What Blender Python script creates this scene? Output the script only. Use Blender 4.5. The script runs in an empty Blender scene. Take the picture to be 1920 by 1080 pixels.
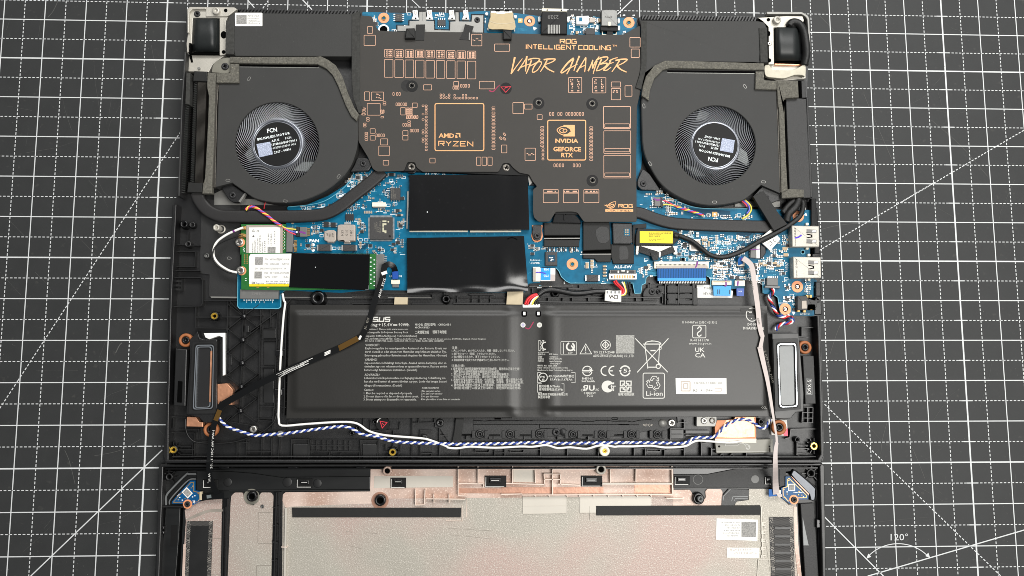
import bpy, math, random
from mathutils import Vector, Matrix
random.seed(7)
rnd = random.Random(11)
sc = bpy.context.scene
COL = sc.collection
# ------------------------------------------------------------------ camera (mat grid fit, millimetres)
F_PX = 1350.0
def _rot(w):
    t = math.sqrt(sum(a*a for a in w)); k = [a/t for a in w]
    return Matrix.Rotation(t, 3, Vector(k))
CR = _rot((0.1027, -0.0382, 0.0007))
OX, OY = 8.5*25.4, -7.0*25.4
CC = Vector((8.0106*25.4-OX, -8.5323*25.4-OY, 17.6562*25.4))*0.001
cam = bpy.data.cameras.new('camera'); cam.sensor_fit = 'HORIZONTAL'; cam.sensor_width = 36.0
cam.lens = 36.0*F_PX/1920.0; cam.clip_start = 0.01; cam.clip_end = 50
camo = bpy.data.objects.new('camera', cam); COL.objects.link(camo)
camo.matrix_world = Matrix.Translation(CC) @ CR.to_4x4()
sc.camera = camo
# ------------------------------------------------------------------ light: indoor ceiling panels, dim room
w = bpy.data.worlds.new("World"); sc.world = w; w.use_nodes = True
bg = w.node_tree.nodes['Background']; bg.inputs[0].default_value = (0.93, 0.96, 1.0, 1); bg.inputs[1].default_value = 0.19
def area(name, loc, target, sx, sy, watts, col):
    l = bpy.data.lights.new(name, 'AREA'); l.shape = 'RECTANGLE'; l.size = sx; l.size_y = sy; l.energy = watts; l.color = col
    o = bpy.data.objects.new(name, l); COL.objects.link(o); o.location = loc
    o.rotation_euler = (Vector(target)-Vector(loc)).to_track_quat('-Z', 'Y').to_euler()
    return o
area('ceiling_lamp', (0.22, 0.80, 0.95), (0.02, 0.02, 0), 1.3, 0.4, 15.5, (1.0, 0.99, 0.97))
area('ceiling_lamp', (0.60, -0.20, 1.28), (0.05, -0.02, 0), 0.6, 0.7, 17.0, (1.0, 0.98, 0.94))
sc.view_settings.view_transform = 'Standard'; sc.view_settings.look = 'None'
sc.view_settings.exposure = 0.0; sc.view_settings.gamma = 1.0
try:
    sc.cycles.max_bounces = 6; sc.cycles.use_denoising = True; sc.cycles.filter_width = 0.9
except Exception: pass

# ------------------------------------------------------------------ pixel -> place on a plane z (mm above the mat)
def W(px, py, z):
    if callable(z): z = z(px, py)
    d = CR @ Vector(((px-960)/F_PX, -(py-540)/F_PX, -1.0))
    t = (z*0.001-CC.z)/d.z
    return CC + d*t
def scl(px, py, z):
    return (W(px+1, py, z)-W(px, py, z)).length
def crop(x0, y0, s):
    def f(*a):
        if len(a) == 2 and not hasattr(a[0], '__len__'): return (x0+a[0]/s, y0+a[1]/s)
        return [(x0+p[0]/s, y0+p[1]/s) for p in (a[0] if len(a) == 1 and hasattr(a[0][0], '__len__') else a)]
    f.s = s
    return f
cA = crop(330, 0, 4.908); cB = crop(330, 200, 4.908); cC = crop(670, 0, 4.908); cD = crop(670, 200, 4.908)
cE = crop(940, 0, 4.908); cF = crop(940, 200, 4.908); cG = crop(1190, 0, 4.908); cH = crop(1190, 200, 4.908)
cI = crop(320, 360, 4.908); cJ = crop(660, 310, 4.0); cK = crop(980, 360, 4.91); cL = crop(1240, 360, 4.822)
cM = crop(290, 560, 3.375); cN = crop(640, 560, 4.5); cO = crop(980, 560, 4.5); cQ = crop(1240, 560, 3.375)
cR = crop(480, 760, 5.333); cS = crop(820, 760, 5.333); cT = crop(1160, 760, 4.8); cU = crop(280, 850, 4.695)
cV = crop(1260, 850, 4.695); cX = crop(1500, 700, 2.843); cY = crop(540, 310, 6.352); cZ = crop(1280, 390, 5.142)
cP = crop(320, 370, 4.0); cBt = crop(760, 770, 8.0); cLd = crop(1380, 850, 9.817); cSp = crop(310, 600, 4.156); cFc = crop(1180, 380, 6.0)

# ------------------------------------------------------------------ materials
def lin(c):
    c /= 255.0
    return c/12.92 if c <= 0.04045 else ((c+0.055)/1.055)**2.4
MATS = {}
def mat(name, rgb, rough=0.5, metal=0.0, spec=0.5, var=0.0, vscale=400, speck=None, speck_scale=900, speck_lo=0.55, bump=0.0, bscale=1500, coat=0.0, aniso=None, alpha=1.0, stretch=None, trans=0.0, blend=None):
    m = bpy.data.materials.new(name); m.use_nodes = True
    nt = m.node_tree; b = nt.nodes['Principled BSDF']
    col = tuple(lin(c) for c in rgb)+(1,)
    b.inputs['Base Color'].default_value = col
    b.inputs['Roughness'].default_value = rough; b.inputs['Metallic'].default_value = metal
    b.inputs['Specular IOR Level'].default_value = spec
    b.inputs['Coat Weight'].default_value = coat; b.inputs['Coat Roughness'].default_value = 0.15
    b.inputs['Alpha'].default_value = alpha
    if trans: b.inputs['Transmission Weight'].default_value = trans
    tc = nt.nodes.new('ShaderNodeTexCoord'); src = tc.outputs['Object']
    if stretch:
        mp = nt.nodes.new('ShaderNodeMapping'); mp.inputs['Scale'].default_value = stretch
        nt.links.new(src, mp.inputs[0]); src = mp.outputs[0]
    last = None
    if var:
        n = nt.nodes.new('ShaderNodeTexNoise'); n.inputs['Scale'].default_value = vscale; n.inputs['Detail'].default_value = 5
        nt.links.new(src, n.inputs['Vector'])
        mr = nt.nodes.new('ShaderNodeMapRange'); mr.inputs[1].default_value = 0.3; mr.inputs[2].default_value = 0.7
        mr.inputs[3].default_value = 1-var; mr.inputs[4].default_value = 1+var
        nt.links.new(n.outputs[0], mr.inputs[0])
        mx = nt.nodes.new('ShaderNodeMix'); mx.data_type = 'RGBA'; mx.blend_type = 'MULTIPLY'; mx.inputs[0].default_value = 1
        mx.inputs[6].default_value = col
        nt.links.new(mr.outputs[0], mx.inputs[7]); last = mx.outputs[2]
        mr2 = nt.nodes.new('ShaderNodeMapRange'); mr2.inputs[3].default_value = max(0.02, rough-0.12*min(1, var*3)); mr2.inputs[4].default_value = min(1, rough+0.12*min(1, var*3))
        nt.links.new(n.outputs[0], mr2.inputs[0]); nt.links.new(mr2.outputs[0], b.inputs['Roughness'])
    if blend:
        n4 = nt.nodes.new('ShaderNodeTexNoise'); n4.inputs['Scale'].default_value = blend[1]; n4.inputs['Detail'].default_value = 2
        nt.links.new(src, n4.inputs['Vector'])
        mr = nt.nodes.new('ShaderNodeMapRange'); mr.inputs[1].default_value = 0.42; mr.inputs[2].default_value = 0.62
        nt.links.new(n4.outputs[0], mr.inputs[0])
        mx = nt.nodes.new('ShaderNodeMix'); mx.data_type = 'RGBA'; nt.links.new(mr.outputs[0], mx.inputs[0])
        if last: nt.links.new(last, mx.inputs[6])
        else: mx.inputs[6].default_value = col
        mx.inputs[7].default_value = tuple(lin(c) for c in blend[0])+(1,); last = mx.outputs[2]
    if speck:
        n2 = nt.nodes.new('ShaderNodeTexNoise'); n2.inputs['Scale'].default_value = speck_scale; n2.inputs['Detail'].default_value = 3
        nt.links.new(src, n2.inputs['Vector'])
        mr = nt.nodes.new('ShaderNodeMapRange'); mr.inputs[1].default_value = speck_lo; mr.inputs[2].default_value = speck_lo+0.12
        nt.links.new(n2.outputs[0], mr.inputs[0])
        mx = nt.nodes.new('ShaderNodeMix'); mx.data_type = 'RGBA'
        nt.links.new(mr.outputs[0], mx.inputs[0])
        if last: nt.links.new(last, mx.inputs[6])
        else: mx.inputs[6].default_value = col
        mx.inputs[7].default_value = tuple(lin(c) for c in speck)+(1,); last = mx.outputs[2]
    if last: nt.links.new(last, b.inputs['Base Color'])
    if bump:
        n3 = nt.nodes.new('ShaderNodeTexNoise'); n3.inputs['Scale'].default_value = bscale; n3.inputs['Detail'].default_value = 3
        nt.links.new(src, n3.inputs['Vector'])
        bp = nt.nodes.new('ShaderNodeBump'); bp.inputs['Strength'].default_value = bump; bp.inputs['Distance'].default_value = 0.0003
        nt.links.new(n3.outputs[0], bp.inputs['Height']); nt.links.new(bp.outputs[0], b.inputs['Normal'])
    MATS[name] = m
    return m
M = MATS
mat('mat_rubber', (45, 46, 46), 0.6, spec=0.35, var=0.07, vscale=90, speck=(58, 58, 56), speck_scale=260, speck_lo=0.64, bump=0.25, bscale=2500)
mat('mat_print', (204, 206, 206), 0.7, spec=0.2, var=0.06, vscale=700)
mat('scratch', (88, 88, 86), 0.8, spec=0.2)
mat('plastic', (10, 10, 11), 0.43, spec=0.62, var=0.18, vscale=70, bump=0.25, bscale=3000)
mat('plastic_rib', (19, 19, 19), 0.42, spec=0.68, var=0.15, vscale=120)
mat('plastic_gloss', (12, 12, 13), 0.26, spec=0.5)
mat('hinge_plastic', (30, 33, 33), 0.42, spec=0.4, var=0.08)
mat('sheet_dark', (40, 40, 40), 0.5, metal=0.15, var=0.07, vscale=120, bump=0.35, bscale=2500)
mat('fan_cover', (54, 54, 53), 0.62, spec=0.3, speck=(66, 66, 64), speck_scale=520, speck_lo=0.68, var=0.05, vscale=60, bump=0.25, bscale=3000)
mat('spreader', (56, 54, 51), 0.6, spec=0.3, speck=(66, 64, 61), speck_scale=520, speck_lo=0.68, var=0.05, vscale=60, bump=0.2, bscale=3000)
mat('pipe', (40, 39, 39), 0.5, spec=0.35, var=0.06, vscale=90, bump=0.3, bscale=1800)
mat('black', (9, 9, 9), 0.6, spec=0.3)
mat('void', (4, 4, 4), 0.9, spec=0.05)
mat('foam', (98, 96, 89), 0.95, spec=0.1, var=0.28, vscale=900, speck=(140, 136, 120), speck_scale=1300, speck_lo=0.62, bump=1.0, bscale=1800)
mat('foam_dark', (62, 62, 60), 0.9, spec=0.15, var=0.2, vscale=700, bump=0.7, bscale=1600)
mat('silver', (138, 137, 133), 0.46, metal=0.5, var=0.08, vscale=120)
mat('nickel', (196, 193, 186), 0.28, metal=0.9, var=0.05, vscale=300)
mat('bracket', (184, 180, 170), 0.42, metal=0.3, var=0.07, vscale=130, bump=0.2)
mat('steel', (104, 104, 102), 0.38, metal=0.85, var=0.1, vscale=300)
mat('steel_dark', (104, 100, 94), 0.3, metal=0.8, var=0.1, vscale=900)
mat('chrome', (200, 205, 215), 0.16, metal=1.0)
mat('brass', (232, 196, 86), 0.28, metal=0.85, var=0.12, vscale=1500)
mat('gold', (182, 144, 88), 0.4, metal=0.55)
mat('copper_ring', (226, 152, 108), 0.5, metal=0.15, var=0.05)
mat('rubber_ring', (160, 98, 58), 0.55, spec=0.4, var=0.1, vscale=500)
mat('copper_print', (206, 162, 136), 0.45, metal=0.2)
mat('copper_bright', (224, 166, 112), 0.45, metal=0.15, var=0.08, vscale=900)
mat('foil_fold', (206, 134, 92), 0.6, var=0.12, vscale=200)
mat('copper_foil', (226, 164, 128), 0.4, metal=0.7, var=0.12, vscale=200, bump=0.8, bscale=85)
mat('pcb', (0, 94, 126), 0.4, spec=0.22, var=0.16, vscale=260)
mat('pcb_deep', (0, 64, 90), 0.4, spec=0.22)
mat('trace', (24, 128, 162), 0.4, spec=0.3)
mat('pcb_edge', (104, 176, 196), 0.5)
mat('pcb_green', (36, 100, 46), 0.36, spec=0.4, var=0.1, vscale=500)
mat('pcb_led', (8, 76, 124), 0.4, spec=0.3, var=0.15, vscale=600)
mat('silk', (240, 246, 246), 0.7)
mat('chip', (58, 57, 57), 0.5, spec=0.4, var=0.06, vscale=600, bump=0.3)
mat('chip_dark', (40, 40, 41), 0.45, spec=0.4)
mat('chip_mark', (120, 117, 108), 0.7)
mat('chip_mark_pale', (190, 186, 160), 0.6)
mat('ink_dark', (62, 58, 54), 0.8)
mat('ink_grey', (128, 126, 124), 0.8)
mat('inductor', (168, 158, 148), 0.5, metal=0.2, var=0.05, vscale=500, bump=0.3)
mat('cap_tan', (176, 152, 118), 0.5)
mat('solder', (220, 222, 220), 0.28, metal=0.75)
mat('port_plastic', (20, 20, 20), 0.6, spec=0.3)
mat('port_beige', (182, 164, 128), 0.5, spec=0.35, var=0.06)
mat('ivory', (232, 226, 206), 0.45)
mat('white_plastic', (236, 236, 232), 0.4)
mat('slot_grey', (104, 104, 102), 0.45, var=0.05)
mat('film', (13, 13, 14), 0.19, spec=0.55, bump=0.5, bscale=42, speck=(30, 30, 31), speck_scale=420, speck_lo=0.66)
mat('film_gloss', (7, 7, 8), 0.1, spec=0.5, bump=0.05, bscale=120)
mat('battery', (38, 37, 35), 0.40, spec=0.45, var=0.05, vscale=45, bump=0.10, bscale=900)
mat('battery_print', (206, 205, 198), 0.6)
mat('battery_print_dim', (178, 177, 171), 0.6)
mat('label_white', (230, 229, 224), 0.55, var=0.03, vscale=300)
mat('label_code', (132, 131, 128), 0.7, speck=(158, 156, 152), speck_scale=1500, speck_lo=0.44)
mat('label_code_pale', (150, 158, 178), 0.7, speck=(186, 194, 214), speck_scale=1500, speck_lo=0.47)
mat('label_yellow', (226, 206, 20), 0.5, var=0.03, vscale=300)
mat('tape_black', (29, 29, 28), 0.6, spec=0.35, var=0.1, vscale=400, bump=0.3)
mat('tape_beige', (188, 174, 146), 0.7, var=0.06)
mat('masking', (196, 190, 172), 0.75, var=0.08, vscale=300, bump=0.5, bscale=700)
mat('wire_white', (244, 242, 236), 0.4)
mat('wire_blue', (40, 66, 150), 0.4)
mat('wire_red', (206, 36, 44), 0.4)
mat('wire_pink', (226, 62, 92), 0.4)
mat('wire_yellow', (238, 218, 86), 0.4)
mat('wire_black', (22, 22, 22), 0.42, spec=0.5)
mat('wire_violet', (106, 104, 206), 0.4)
mat('sleeve', (24, 24, 23), 0.5, spec=0.4, bump=0.5, bscale=900)
mat('ffc_pink', (188, 176, 171), 0.45, var=0.03, vscale=200)
mat('ffc_black', (7, 8, 9), 0.34, spec=0.38, stretch=(1, 1, 1))
mat('ffc_blue', (0, 86, 158), 0.45, spec=0.25)
mat('ffc_blue_light', (20, 148, 216), 0.35)
mat('ffc_navy', (24, 74, 158), 0.35)
mat('ffc_grey', (150, 158, 158), 0.2, metal=0.6)
mat('ffc_amber', (84, 60, 20), 0.25, spec=0.6)
mat('foil', (168, 163, 152), 0.5, spec=0.4, metal=0.22, var=0.07, vscale=26, speck=(198, 192, 182), speck_scale=1500, speck_lo=0.54, bump=0.6, bscale=1700, blend=((176, 156, 147), 14))  # pale specks give the grain and put the foil's sparkle into its colour
mat('foil_pink', (206, 186, 174), 0.5, spec=0.35, metal=0.15, var=0.12, vscale=60, speck=(222, 200, 186), speck_scale=900, speck_lo=0.56, bump=0.3, bscale=1500, blend=((176, 146, 130), 34))
mat('foil_copper', (178, 136, 116), 0.4, metal=0.5, var=0.22, vscale=70, bump=0.4, bscale=400)
mat('foil_smooth', (192, 186, 175), 0.45, metal=0.12, var=0.04, vscale=50)
mat('cover_plastic', (20, 21, 21), 0.4, spec=0.5, var=0.22, vscale=40, stretch=(1, 4, 1))
mat('mesh_grille', (70, 68, 66), 0.6)
mat('ink_red', (210, 40, 60), 0.6)
mat('ink_pen', (72, 40, 190), 0.6)
mat('ink_purple', (120, 44, 132), 0.6)
mat('ink_magenta', (150, 26, 70), 0.6)
mat('blade', (196, 198, 202), 0.3, metal=0.5)
mat('rib_pale', (226, 208, 194), 0.5, metal=0.1)
mat('code_grey', (138, 137, 132), 0.7, speck=(166, 165, 160), speck_scale=1500, speck_lo=0.46)
mat('reflector', (70, 72, 76), 0.3, metal=0.85, var=0.25, vscale=90, bump=0.6, bscale=60)
mat('membrane_dark', (24, 24, 25), 0.5)
mat('membrane_grey', (112, 114, 114), 0.4, metal=0.2, var=0.12, vscale=120, bump=0.3, bscale=120)
mat('clear_tape', (122, 120, 110), 0.36, spec=0.35, var=0.1, vscale=200)
mat('clear_rim', (190, 196, 202), 0.14, metal=0.8)
mat('rim_steel', (150, 153, 160), 0.3, metal=0.85)
mat('foil_grey', (150, 142, 132), 0.5, metal=0.2, var=0.2, vscale=120)
mat('paper_white', (228, 226, 220), 0.6)
mat('strut', (120, 124, 122), 0.35, spec=0.5, metal=0.3)

for n_ in M['copper_foil'].node_tree.nodes:
    if n_.type == 'BUMP': n_.inputs['Distance'].default_value = 0.0016
# ------------------------------------------------------------------ mesh builder
def area2(p):
    return sum(p[i][0]*p[(i+1) % len(p)][1]-p[(i+1) % len(p)][0]*p[i][1] for i in range(len(p)))
def inset(pts, d):
    """pts: world XY list, ccw; moved inwards by d"""
    n = len(pts); out = []
    for i in range(n):
        a, b, c = pts[i-1], pts[i], pts[(i+1) % n]
        e1 = Vector((b[0]-a[0], b[1]-a[1])); e2 = Vector((c[0]-b[0], c[1]-b[1]))
        if e1.length < 1e-9 or e2.length < 1e-9: out.append((b[0], b[1])); continue
        e1.normalize(); e2.normalize()
        n1 = Vector((-e1.y, e1.x)); n2 = Vector((-e2.y, e2.x)); m = n1+n2
        if m.length < 1e-6: m = n1
        m.normalize(); k = d/max(0.35, m.dot(n1))
        out.append((b[0]+m.x*k, b[1]+m.y*k))
    return out
def rrect(x0, y0, x1, y1, r=0, n=3):
    if r <= 0: return [(x0, y0), (x1, y0), (x1, y1), (x0, y1)]
    r = min(r, abs(x1-x0)/2.01, abs(y1-y0)/2.01); o = []
    for cx, cy, a0 in ((x1-r, y0+r, -90), (x1-r, y1-r, 0), (x0+r, y1-r, 90), (x0+r, y0+r, 180)):
        for k in range(n+1):
            a = math.radians(a0+90*k/n); o.append((cx+r*math.cos(a), cy+r*math.sin(a)))
    return o
def rrc(f, x0, y0, x1, y1, r=0, n=3):
    a = f(x0, y0); b = f(x1, y1)
    return rrect(a[0], a[1], b[0], b[1], r, n)
def disc(cx, cy, r, n=20, ry=None):
    ry = ry or r
    return [(cx+r*math.cos(2*math.pi*k/n), cy+ry*math.sin(2*math.pi*k/n)) for k in range(n)]
def rotpts(pts, cx, cy, deg):
    a = math.radians(deg); c, s = math.cos(a), math.sin(a)
    return [(cx+(x-cx)*c-(y-cy)*s, cy+(x-cx)*s+(y-cy)*c) for x, y in pts]
def spline(pts, n=6):
    """catmull-rom through tuples of any length"""
    if len(pts) < 3: return list(pts)
    P = [pts[0]]+list(pts)+[pts[-1]]; o = []
    for i in range(1, len(P)-2):
        for k in range(n):
            t = k/n
            o.append(tuple(0.5*((2*b)+(-a+c)*t+(2*a-5*b+4*c-d)*t*t+(-a+3*b-3*c+d)*t**3) for a, b, c, d in zip(P[i-1], P[i], P[i+1], P[i+2])))
    o.append(tuple(pts[-1])); return o
def rounded(pts, r, n=3):
    """pixel polygon with its corners rounded by radius r (px)"""
    o = []; N = len(pts)
    for i in range(N):
        a, b, c = Vector(pts[i-1]), Vector(pts[i]), Vector(pts[(i+1) % N])
        e1 = a-b; e2 = c-b; rr = min(r, e1.length*0.45, e2.length*0.45)
        p = b+e1.normalized()*rr; q = b+e2.normalized()*rr
        for k in range(n+1):
            t = k/n; v = p*(1-t)**2+b*2*t*(1-t)+q*t*t; o.append((v.x, v.y))
    return o

TECH = {'R': ([(0, 1), (0, 0), (1, 0), (1, .5), (.2, .5)], [(.62, .5), (1, 1)]), 'O': ([(.12, 0), (1, 0), (1, .88), (.88, 1), (0, 1), (0, .12), (.12, 0)],), 'G': ([(1, 0), (.1, 0), (0, .12), (0, 1), (1, 1), (1, .5), (.55, .5)],), 'I': ([(.5, 0), (.5, 1.05)],), 'N': ([(0, 1), (0, 0), (1, 1), (1, 0)],), 'T': ([(0, 0), (1, 0)], [(.5, 0), (.5, 1)]), 'E': ([(1, 0), (0, 0), (0, 1), (1, 1)], [(0, .5), (.85, .5)]), 'L': ([(0, 0), (0, 1), (1, 1)],), 'C': ([(1, 0), (.1, 0), (0, .12), (0, 1), (1, 1)],), 'Y': ([(0, 0), (.5, .5), (1, 0)], [(.5, .5), (.5, 1)]), 'Z': ([(0, 0), (1, 0), (0, 1), (1, 1)],), 'A': ([(0, 1), (0, 0), (1, 0), (1, 1)], [(0, .55), (1, .55)]), 'S': ([(1, 0), (0, 0), (0, .5), (1, .5), (1, 1), (-.05, 1)],), 'U': ([(0, 0), (0, 1), (1, 1), (1, 0)],)}
def techno(m, txt, x, y, h, width, sw, z, slope=0.0, lean=0.0):
    """square drawn capitals; (x, y) is the top left corner in pixels"""
    g = 0.36; n = sum(.18 if c == 'I' else (.5 if c == ' ' else 1) for c in txt)+g*(len(txt)-1); u = width/n; px = x; k = 0
    for c in txt:
        cw = .18 if c == 'I' else (.5 if c == ' ' else 1)
        for st in TECH.get(c, ()):
            k += 1; m.line([(px+a*cw*u+(1-b)*lean*h, y+b*h+(px+a*cw*u-x)*slope) for a, b in st], sw, (z if callable(z) else z+.002*k))
        px += (cw+g)*u
class MB:
    def __init__(s): s.v = []; s.f = []; s.m = []; s.sm = []; s.cut = []
    def add(s, v, f, mi=0, sm=False):
        b = len(s.v); s.v += [tuple(x) for x in v]
        for q in f: s.f.append(tuple(b+i for i in q)); s.m.append(mi); s.sm.append(sm)
        return s
    def prism(s, pts, z0, z1, mi=0, bev=0.0, side=None, top=True):
        """prism whose top outline is the pixel polygon seen at height z1 (mm)"""
        w = [W(x, y, z1) for x, y in pts]; p = [(a.x, a.y) for a in w]
        if area2(p) < 0: p.reverse()
        n = len(p); side = mi if side is None else side
        rings = [(p, z0*1e-3)]
        if bev > 0:
            b = bev*1e-3
            rings += [(p, z1*1e-3-b), (inset(p, b*0.3), z1*1e-3-b*0.3), (inset(p, b), z1*1e-3)]
        else: rings += [(p, z1*1e-3)]
        v = []; f = []
        for q, z in rings: v += [(x, y, z) for x, y in q]
        for r in range(len(rings)-1):
            for i in range(n):
                j = (i+1) % n; f.append((r*n+i, r*n+j, (r+1)*n+j, (r+1)*n+i))
        s.add(v, f, side, False)
        tb = len(rings)-1
        if top: s.add([v[tb*n+i] for i in range(n)], [tuple(range(n))], mi)
        s.add([v[i] for i in range(n)], [tuple(reversed(range(n)))], side)
        return s
    def box(s, x0, y0, x1, y1, z0, z1, mi=0, bev=0.0):
        return s.prism(rrect(min(x0, x1), min(y0, y1), max(x0, x1), max(y0, y1)), z0, z1, mi, bev)
    def bar(s, a, b, wpx, z0, z1, mi=0):
        dx, dy = b[0]-a[0], b[1]-a[1]; L = math.hypot(dx, dy) or 1; nx, ny = -dy/L*wpx/2, dx/L*wpx/2
        return s.prism([(a[0]+nx, a[1]+ny), (b[0]+nx, b[1]+ny), (b[0]-nx, b[1]-ny), (a[0]-nx, a[1]-ny)], z0, z1, mi)
    def sheet(s, pts, z, mi=0):
        w = [W(x, y, z) for x, y in pts]
        if area2([(a.x, a.y) for a in w]) < 0: w.reverse()
        return s.add(w, [tuple(range(len(w)))], mi)
    def ring(s, outer, inner, z0, z1, mi=0, bev=0.0):
        """flat frame between two pixel polygons with the same number of points"""
        def ww(p):
            q = [W(x, y, z1) for x, y in p]; q = [(a.x, a.y) for a in q]
            return q[::-1] if area2(q) < 0 else q
        o, i = ww(outer), ww(inner); n = len(o); v = []; f = []
        zt, zb = z1*1e-3, z0*1e-3
        for q, z in ((o, zb), (o, zt), (i, zt), (i, zb)): v += [(x, y, z) for x, y in q]
        for r in range(3):
            for k in range(n):
                j = (k+1) % n; f.append((r*n+k, r*n+j, (r+1)*n+j, (r+1)*n+k))
        return s.add(v, f, mi)
    def line(s, pts, wpx, z, mi=0, closed=False, w1=None):
        """flat printed line along a pixel polyline"""
        n = len(pts); L = []; R = []
        for i, p in enumerate(pts):
            a = pts[i-1] if (i > 0 or closed) else p; c = pts[(i+1) % n] if (i < n-1 or closed) else p
            d1 = Vector((p[0]-a[0], p[1]-a[1])); d2 = Vector((c[0]-p[0], c[1]-p[1]))
            d = (d1.normalized() if d1.length > 1e-6 else Vector((0, 0)))+(d2.normalized() if d2.length > 1e-6 else Vector((0, 0)))
            if d.length < 1e-6: d = Vector((1, 0))
            d.normalize(); nn = Vector((-d.y, d.x))
            k = 1.0
            if d1.length > 1e-6 and d2.length > 1e-6:
                k = 1/max(0.5, d.dot(d1.normalized()))
            ww = wpx if w1 is None else (wpx+(w1-wpx)*i/max(1, n-1))
            L.append((p[0]+nn.x*ww/2*k, p[1]+nn.y*ww/2*k)); R.append((p[0]-nn.x*ww/2*k, p[1]-nn.y*ww/2*k))
        v = [W(x, y, z) for x, y in L]+[W(x, y, z) for x, y in R]
        f = [(i, i+1, n+i+1, n+i) for i in range(n-1)]
        if closed: f.append((n-1, 0, n, 2*n-1))
        return s.add(v, f, mi)
    def frame(s, x0, y0, x1, y1, wpx, z, mi=0, r=1.2):
        return s.line(rrect(x0, y0, x1, y1, r, 2), wpx, z, mi, closed=True)
    def lathe(s, cx, cy, prof, n=20, mi=0, sm=True, mis=None):
        """prof: (radius px, z mm) from the outside bottom to the centre top"""
        zt = max(z for r, z in prof); c = W(cx, cy, zt); k = scl(cx, cy, zt); v = []; f = []; m = []
        for r, z in prof:
            for a in range(n):
                t = 2*math.pi*a/n; v.append((c.x+r*k*math.cos(t), c.y+r*k*math.sin(t), z*1e-3))
        for r in range(len(prof)-1):
            g = [(r*n+a, r*n+(a+1) % n, (r+1)*n+(a+1) % n, (r+1)*n+a) for a in range(n)]
            if mis is None: f += g
            else: s.add([], [], 0); m.append((g, mis[r]))
        if mis is None: s.add(v, f, mi, sm)
        else:
            b = len(s.v); s.v += v
            for g, q in m:
                for x in g: s.f.append(tuple(b+i for i in x)); s.m.append(q); s.sm.append(sm)
        return s
    def tube(s, path, rpx, mi=0, n=7, smooth=5, flat=1.0):
        """path: (px, py, z) in order; radius in pixels"""
        P = spline(path, smooth) if smooth else path
        c = [W(x, y, z) for x, y, z in P]; k = scl(P[0][0], P[0][1], P[0][2]); r = rpx*k
        return s.tubew(c, r, mi, n, flat)
    def tubew(s, c, r, mi=0, n=7, flat=1.0):
        v = []; f = []; N = len(c)
        for i, p in enumerate(c):
            t = (c[min(i+1, N-1)]-c[max(i-1, 0)]).normalized()
            a = t.cross(Vector((0, 0, 1)))
            if a.length < 1e-4: a = Vector((1, 0, 0))
            a.normalize(); b = a.cross(t)
            for q in range(n):
                th = 2*math.pi*q/n; v.append(p+a*r*math.cos(th)+b*r*math.sin(th)*flat)
        for i in range(N-1):
            for q in range(n): f.append((i*n+q, (i+1)*n+q, (i+1)*n+(q+1) % n, i*n+(q+1) % n))
        f.append(tuple(range(n))); f.append(tuple((N-1)*n+q for q in reversed(range(n))))
        return s.add(v, f, mi, True)
    def ribbon(s, path, wpx, mi=0, smooth=6, th=0.15, w1=None):
        """flat cable; path (px, py, z); width in pixels, lies flat"""
        P = spline(path, smooth) if smooth else path; N = len(P); v = []; f = []
        C = [W(x, y, z) for x, y, z in P]
        for i, p in enumerate(C):
            d = C[min(i+1, N-1)]-C[max(i-1, 0)]; d.z = 0; d.normalize(); nn = Vector((-d.y, d.x, 0))
            k = scl(*P[i]); ww = (wpx if w1 is None else wpx+(w1-wpx)*i/(N-1))*k/2
            if len(P[i]) > 3: pass
            for sx, dz in ((1, 0), (-1, 0), (-1, -th*1e-3), (1, -th*1e-3)): v.append(p+nn*ww*sx+Vector((0, 0, dz)))
        for i in range(N-1):
            for q in range(4): f.append((i*4+q, i*4+(q+1) % 4, (i+1)*4+(q+1) % 4, (i+1)*4+q))
        f += [(0, 1, 2, 3), ((N-1)*4+3, (N-1)*4+2, (N-1)*4+1, (N-1)*4)]
        return s.add(v, f, mi)
    def build(s, name, mats, parent=None, label=None, kind=None):
        if not isinstance(mats, (list, tuple)): mats = [mats]
        org = origin(parent)
        me = bpy.data.meshes.new(name)
        me.from_pydata([(x-org.x, y-org.y, z-org.z) for x, y, z in s.v], [], s.f)
        for m in mats: me.materials.append(M[m])
        me.polygons.foreach_set('material_index', s.m); me.polygons.foreach_set('use_smooth', s.sm)
        me.update()
        o = bpy.data.objects.new(name, me); COL.objects.link(o)
        if parent is not None: o.parent = parent
        if label: o['label'] = label
        if kind: o['kind'] = kind
        return o
def origin(p):
    v = Vector((0, 0, 0))
    while p is not None: v = v+Vector(p.location); p = p.parent
    return v
def thing(name, label, cat, px, py, z=0.0, group=None):
    o = bpy.data.objects.new(name, None); COL.objects.link(o); o.empty_display_size = 0.01
    o.location = W(px, py, z); o['label'] = label; o['category'] = cat
    if group: o['group'] = group
    return o
def tag(o, label, cat, group=None):
    o['label'] = label; o['category'] = cat
    if group: o['group'] = group
    return o
def part(name, mats, parent, fn, label=None, kind=None):
    m = MB(); fn(m); return m.build(name, mats, parent, label, kind)
def pieces(name, mats, parent, fns, label=None):
    """one object for each shape in the list of builders"""
    return [part(name, mats, parent, f, label) for f in fns]
class Sym(MB):
    def new(s): s.cut.append((len(s.v), len(s.f)))
    def build_each(s, *a): return Each.build_each(s, *a)
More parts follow.
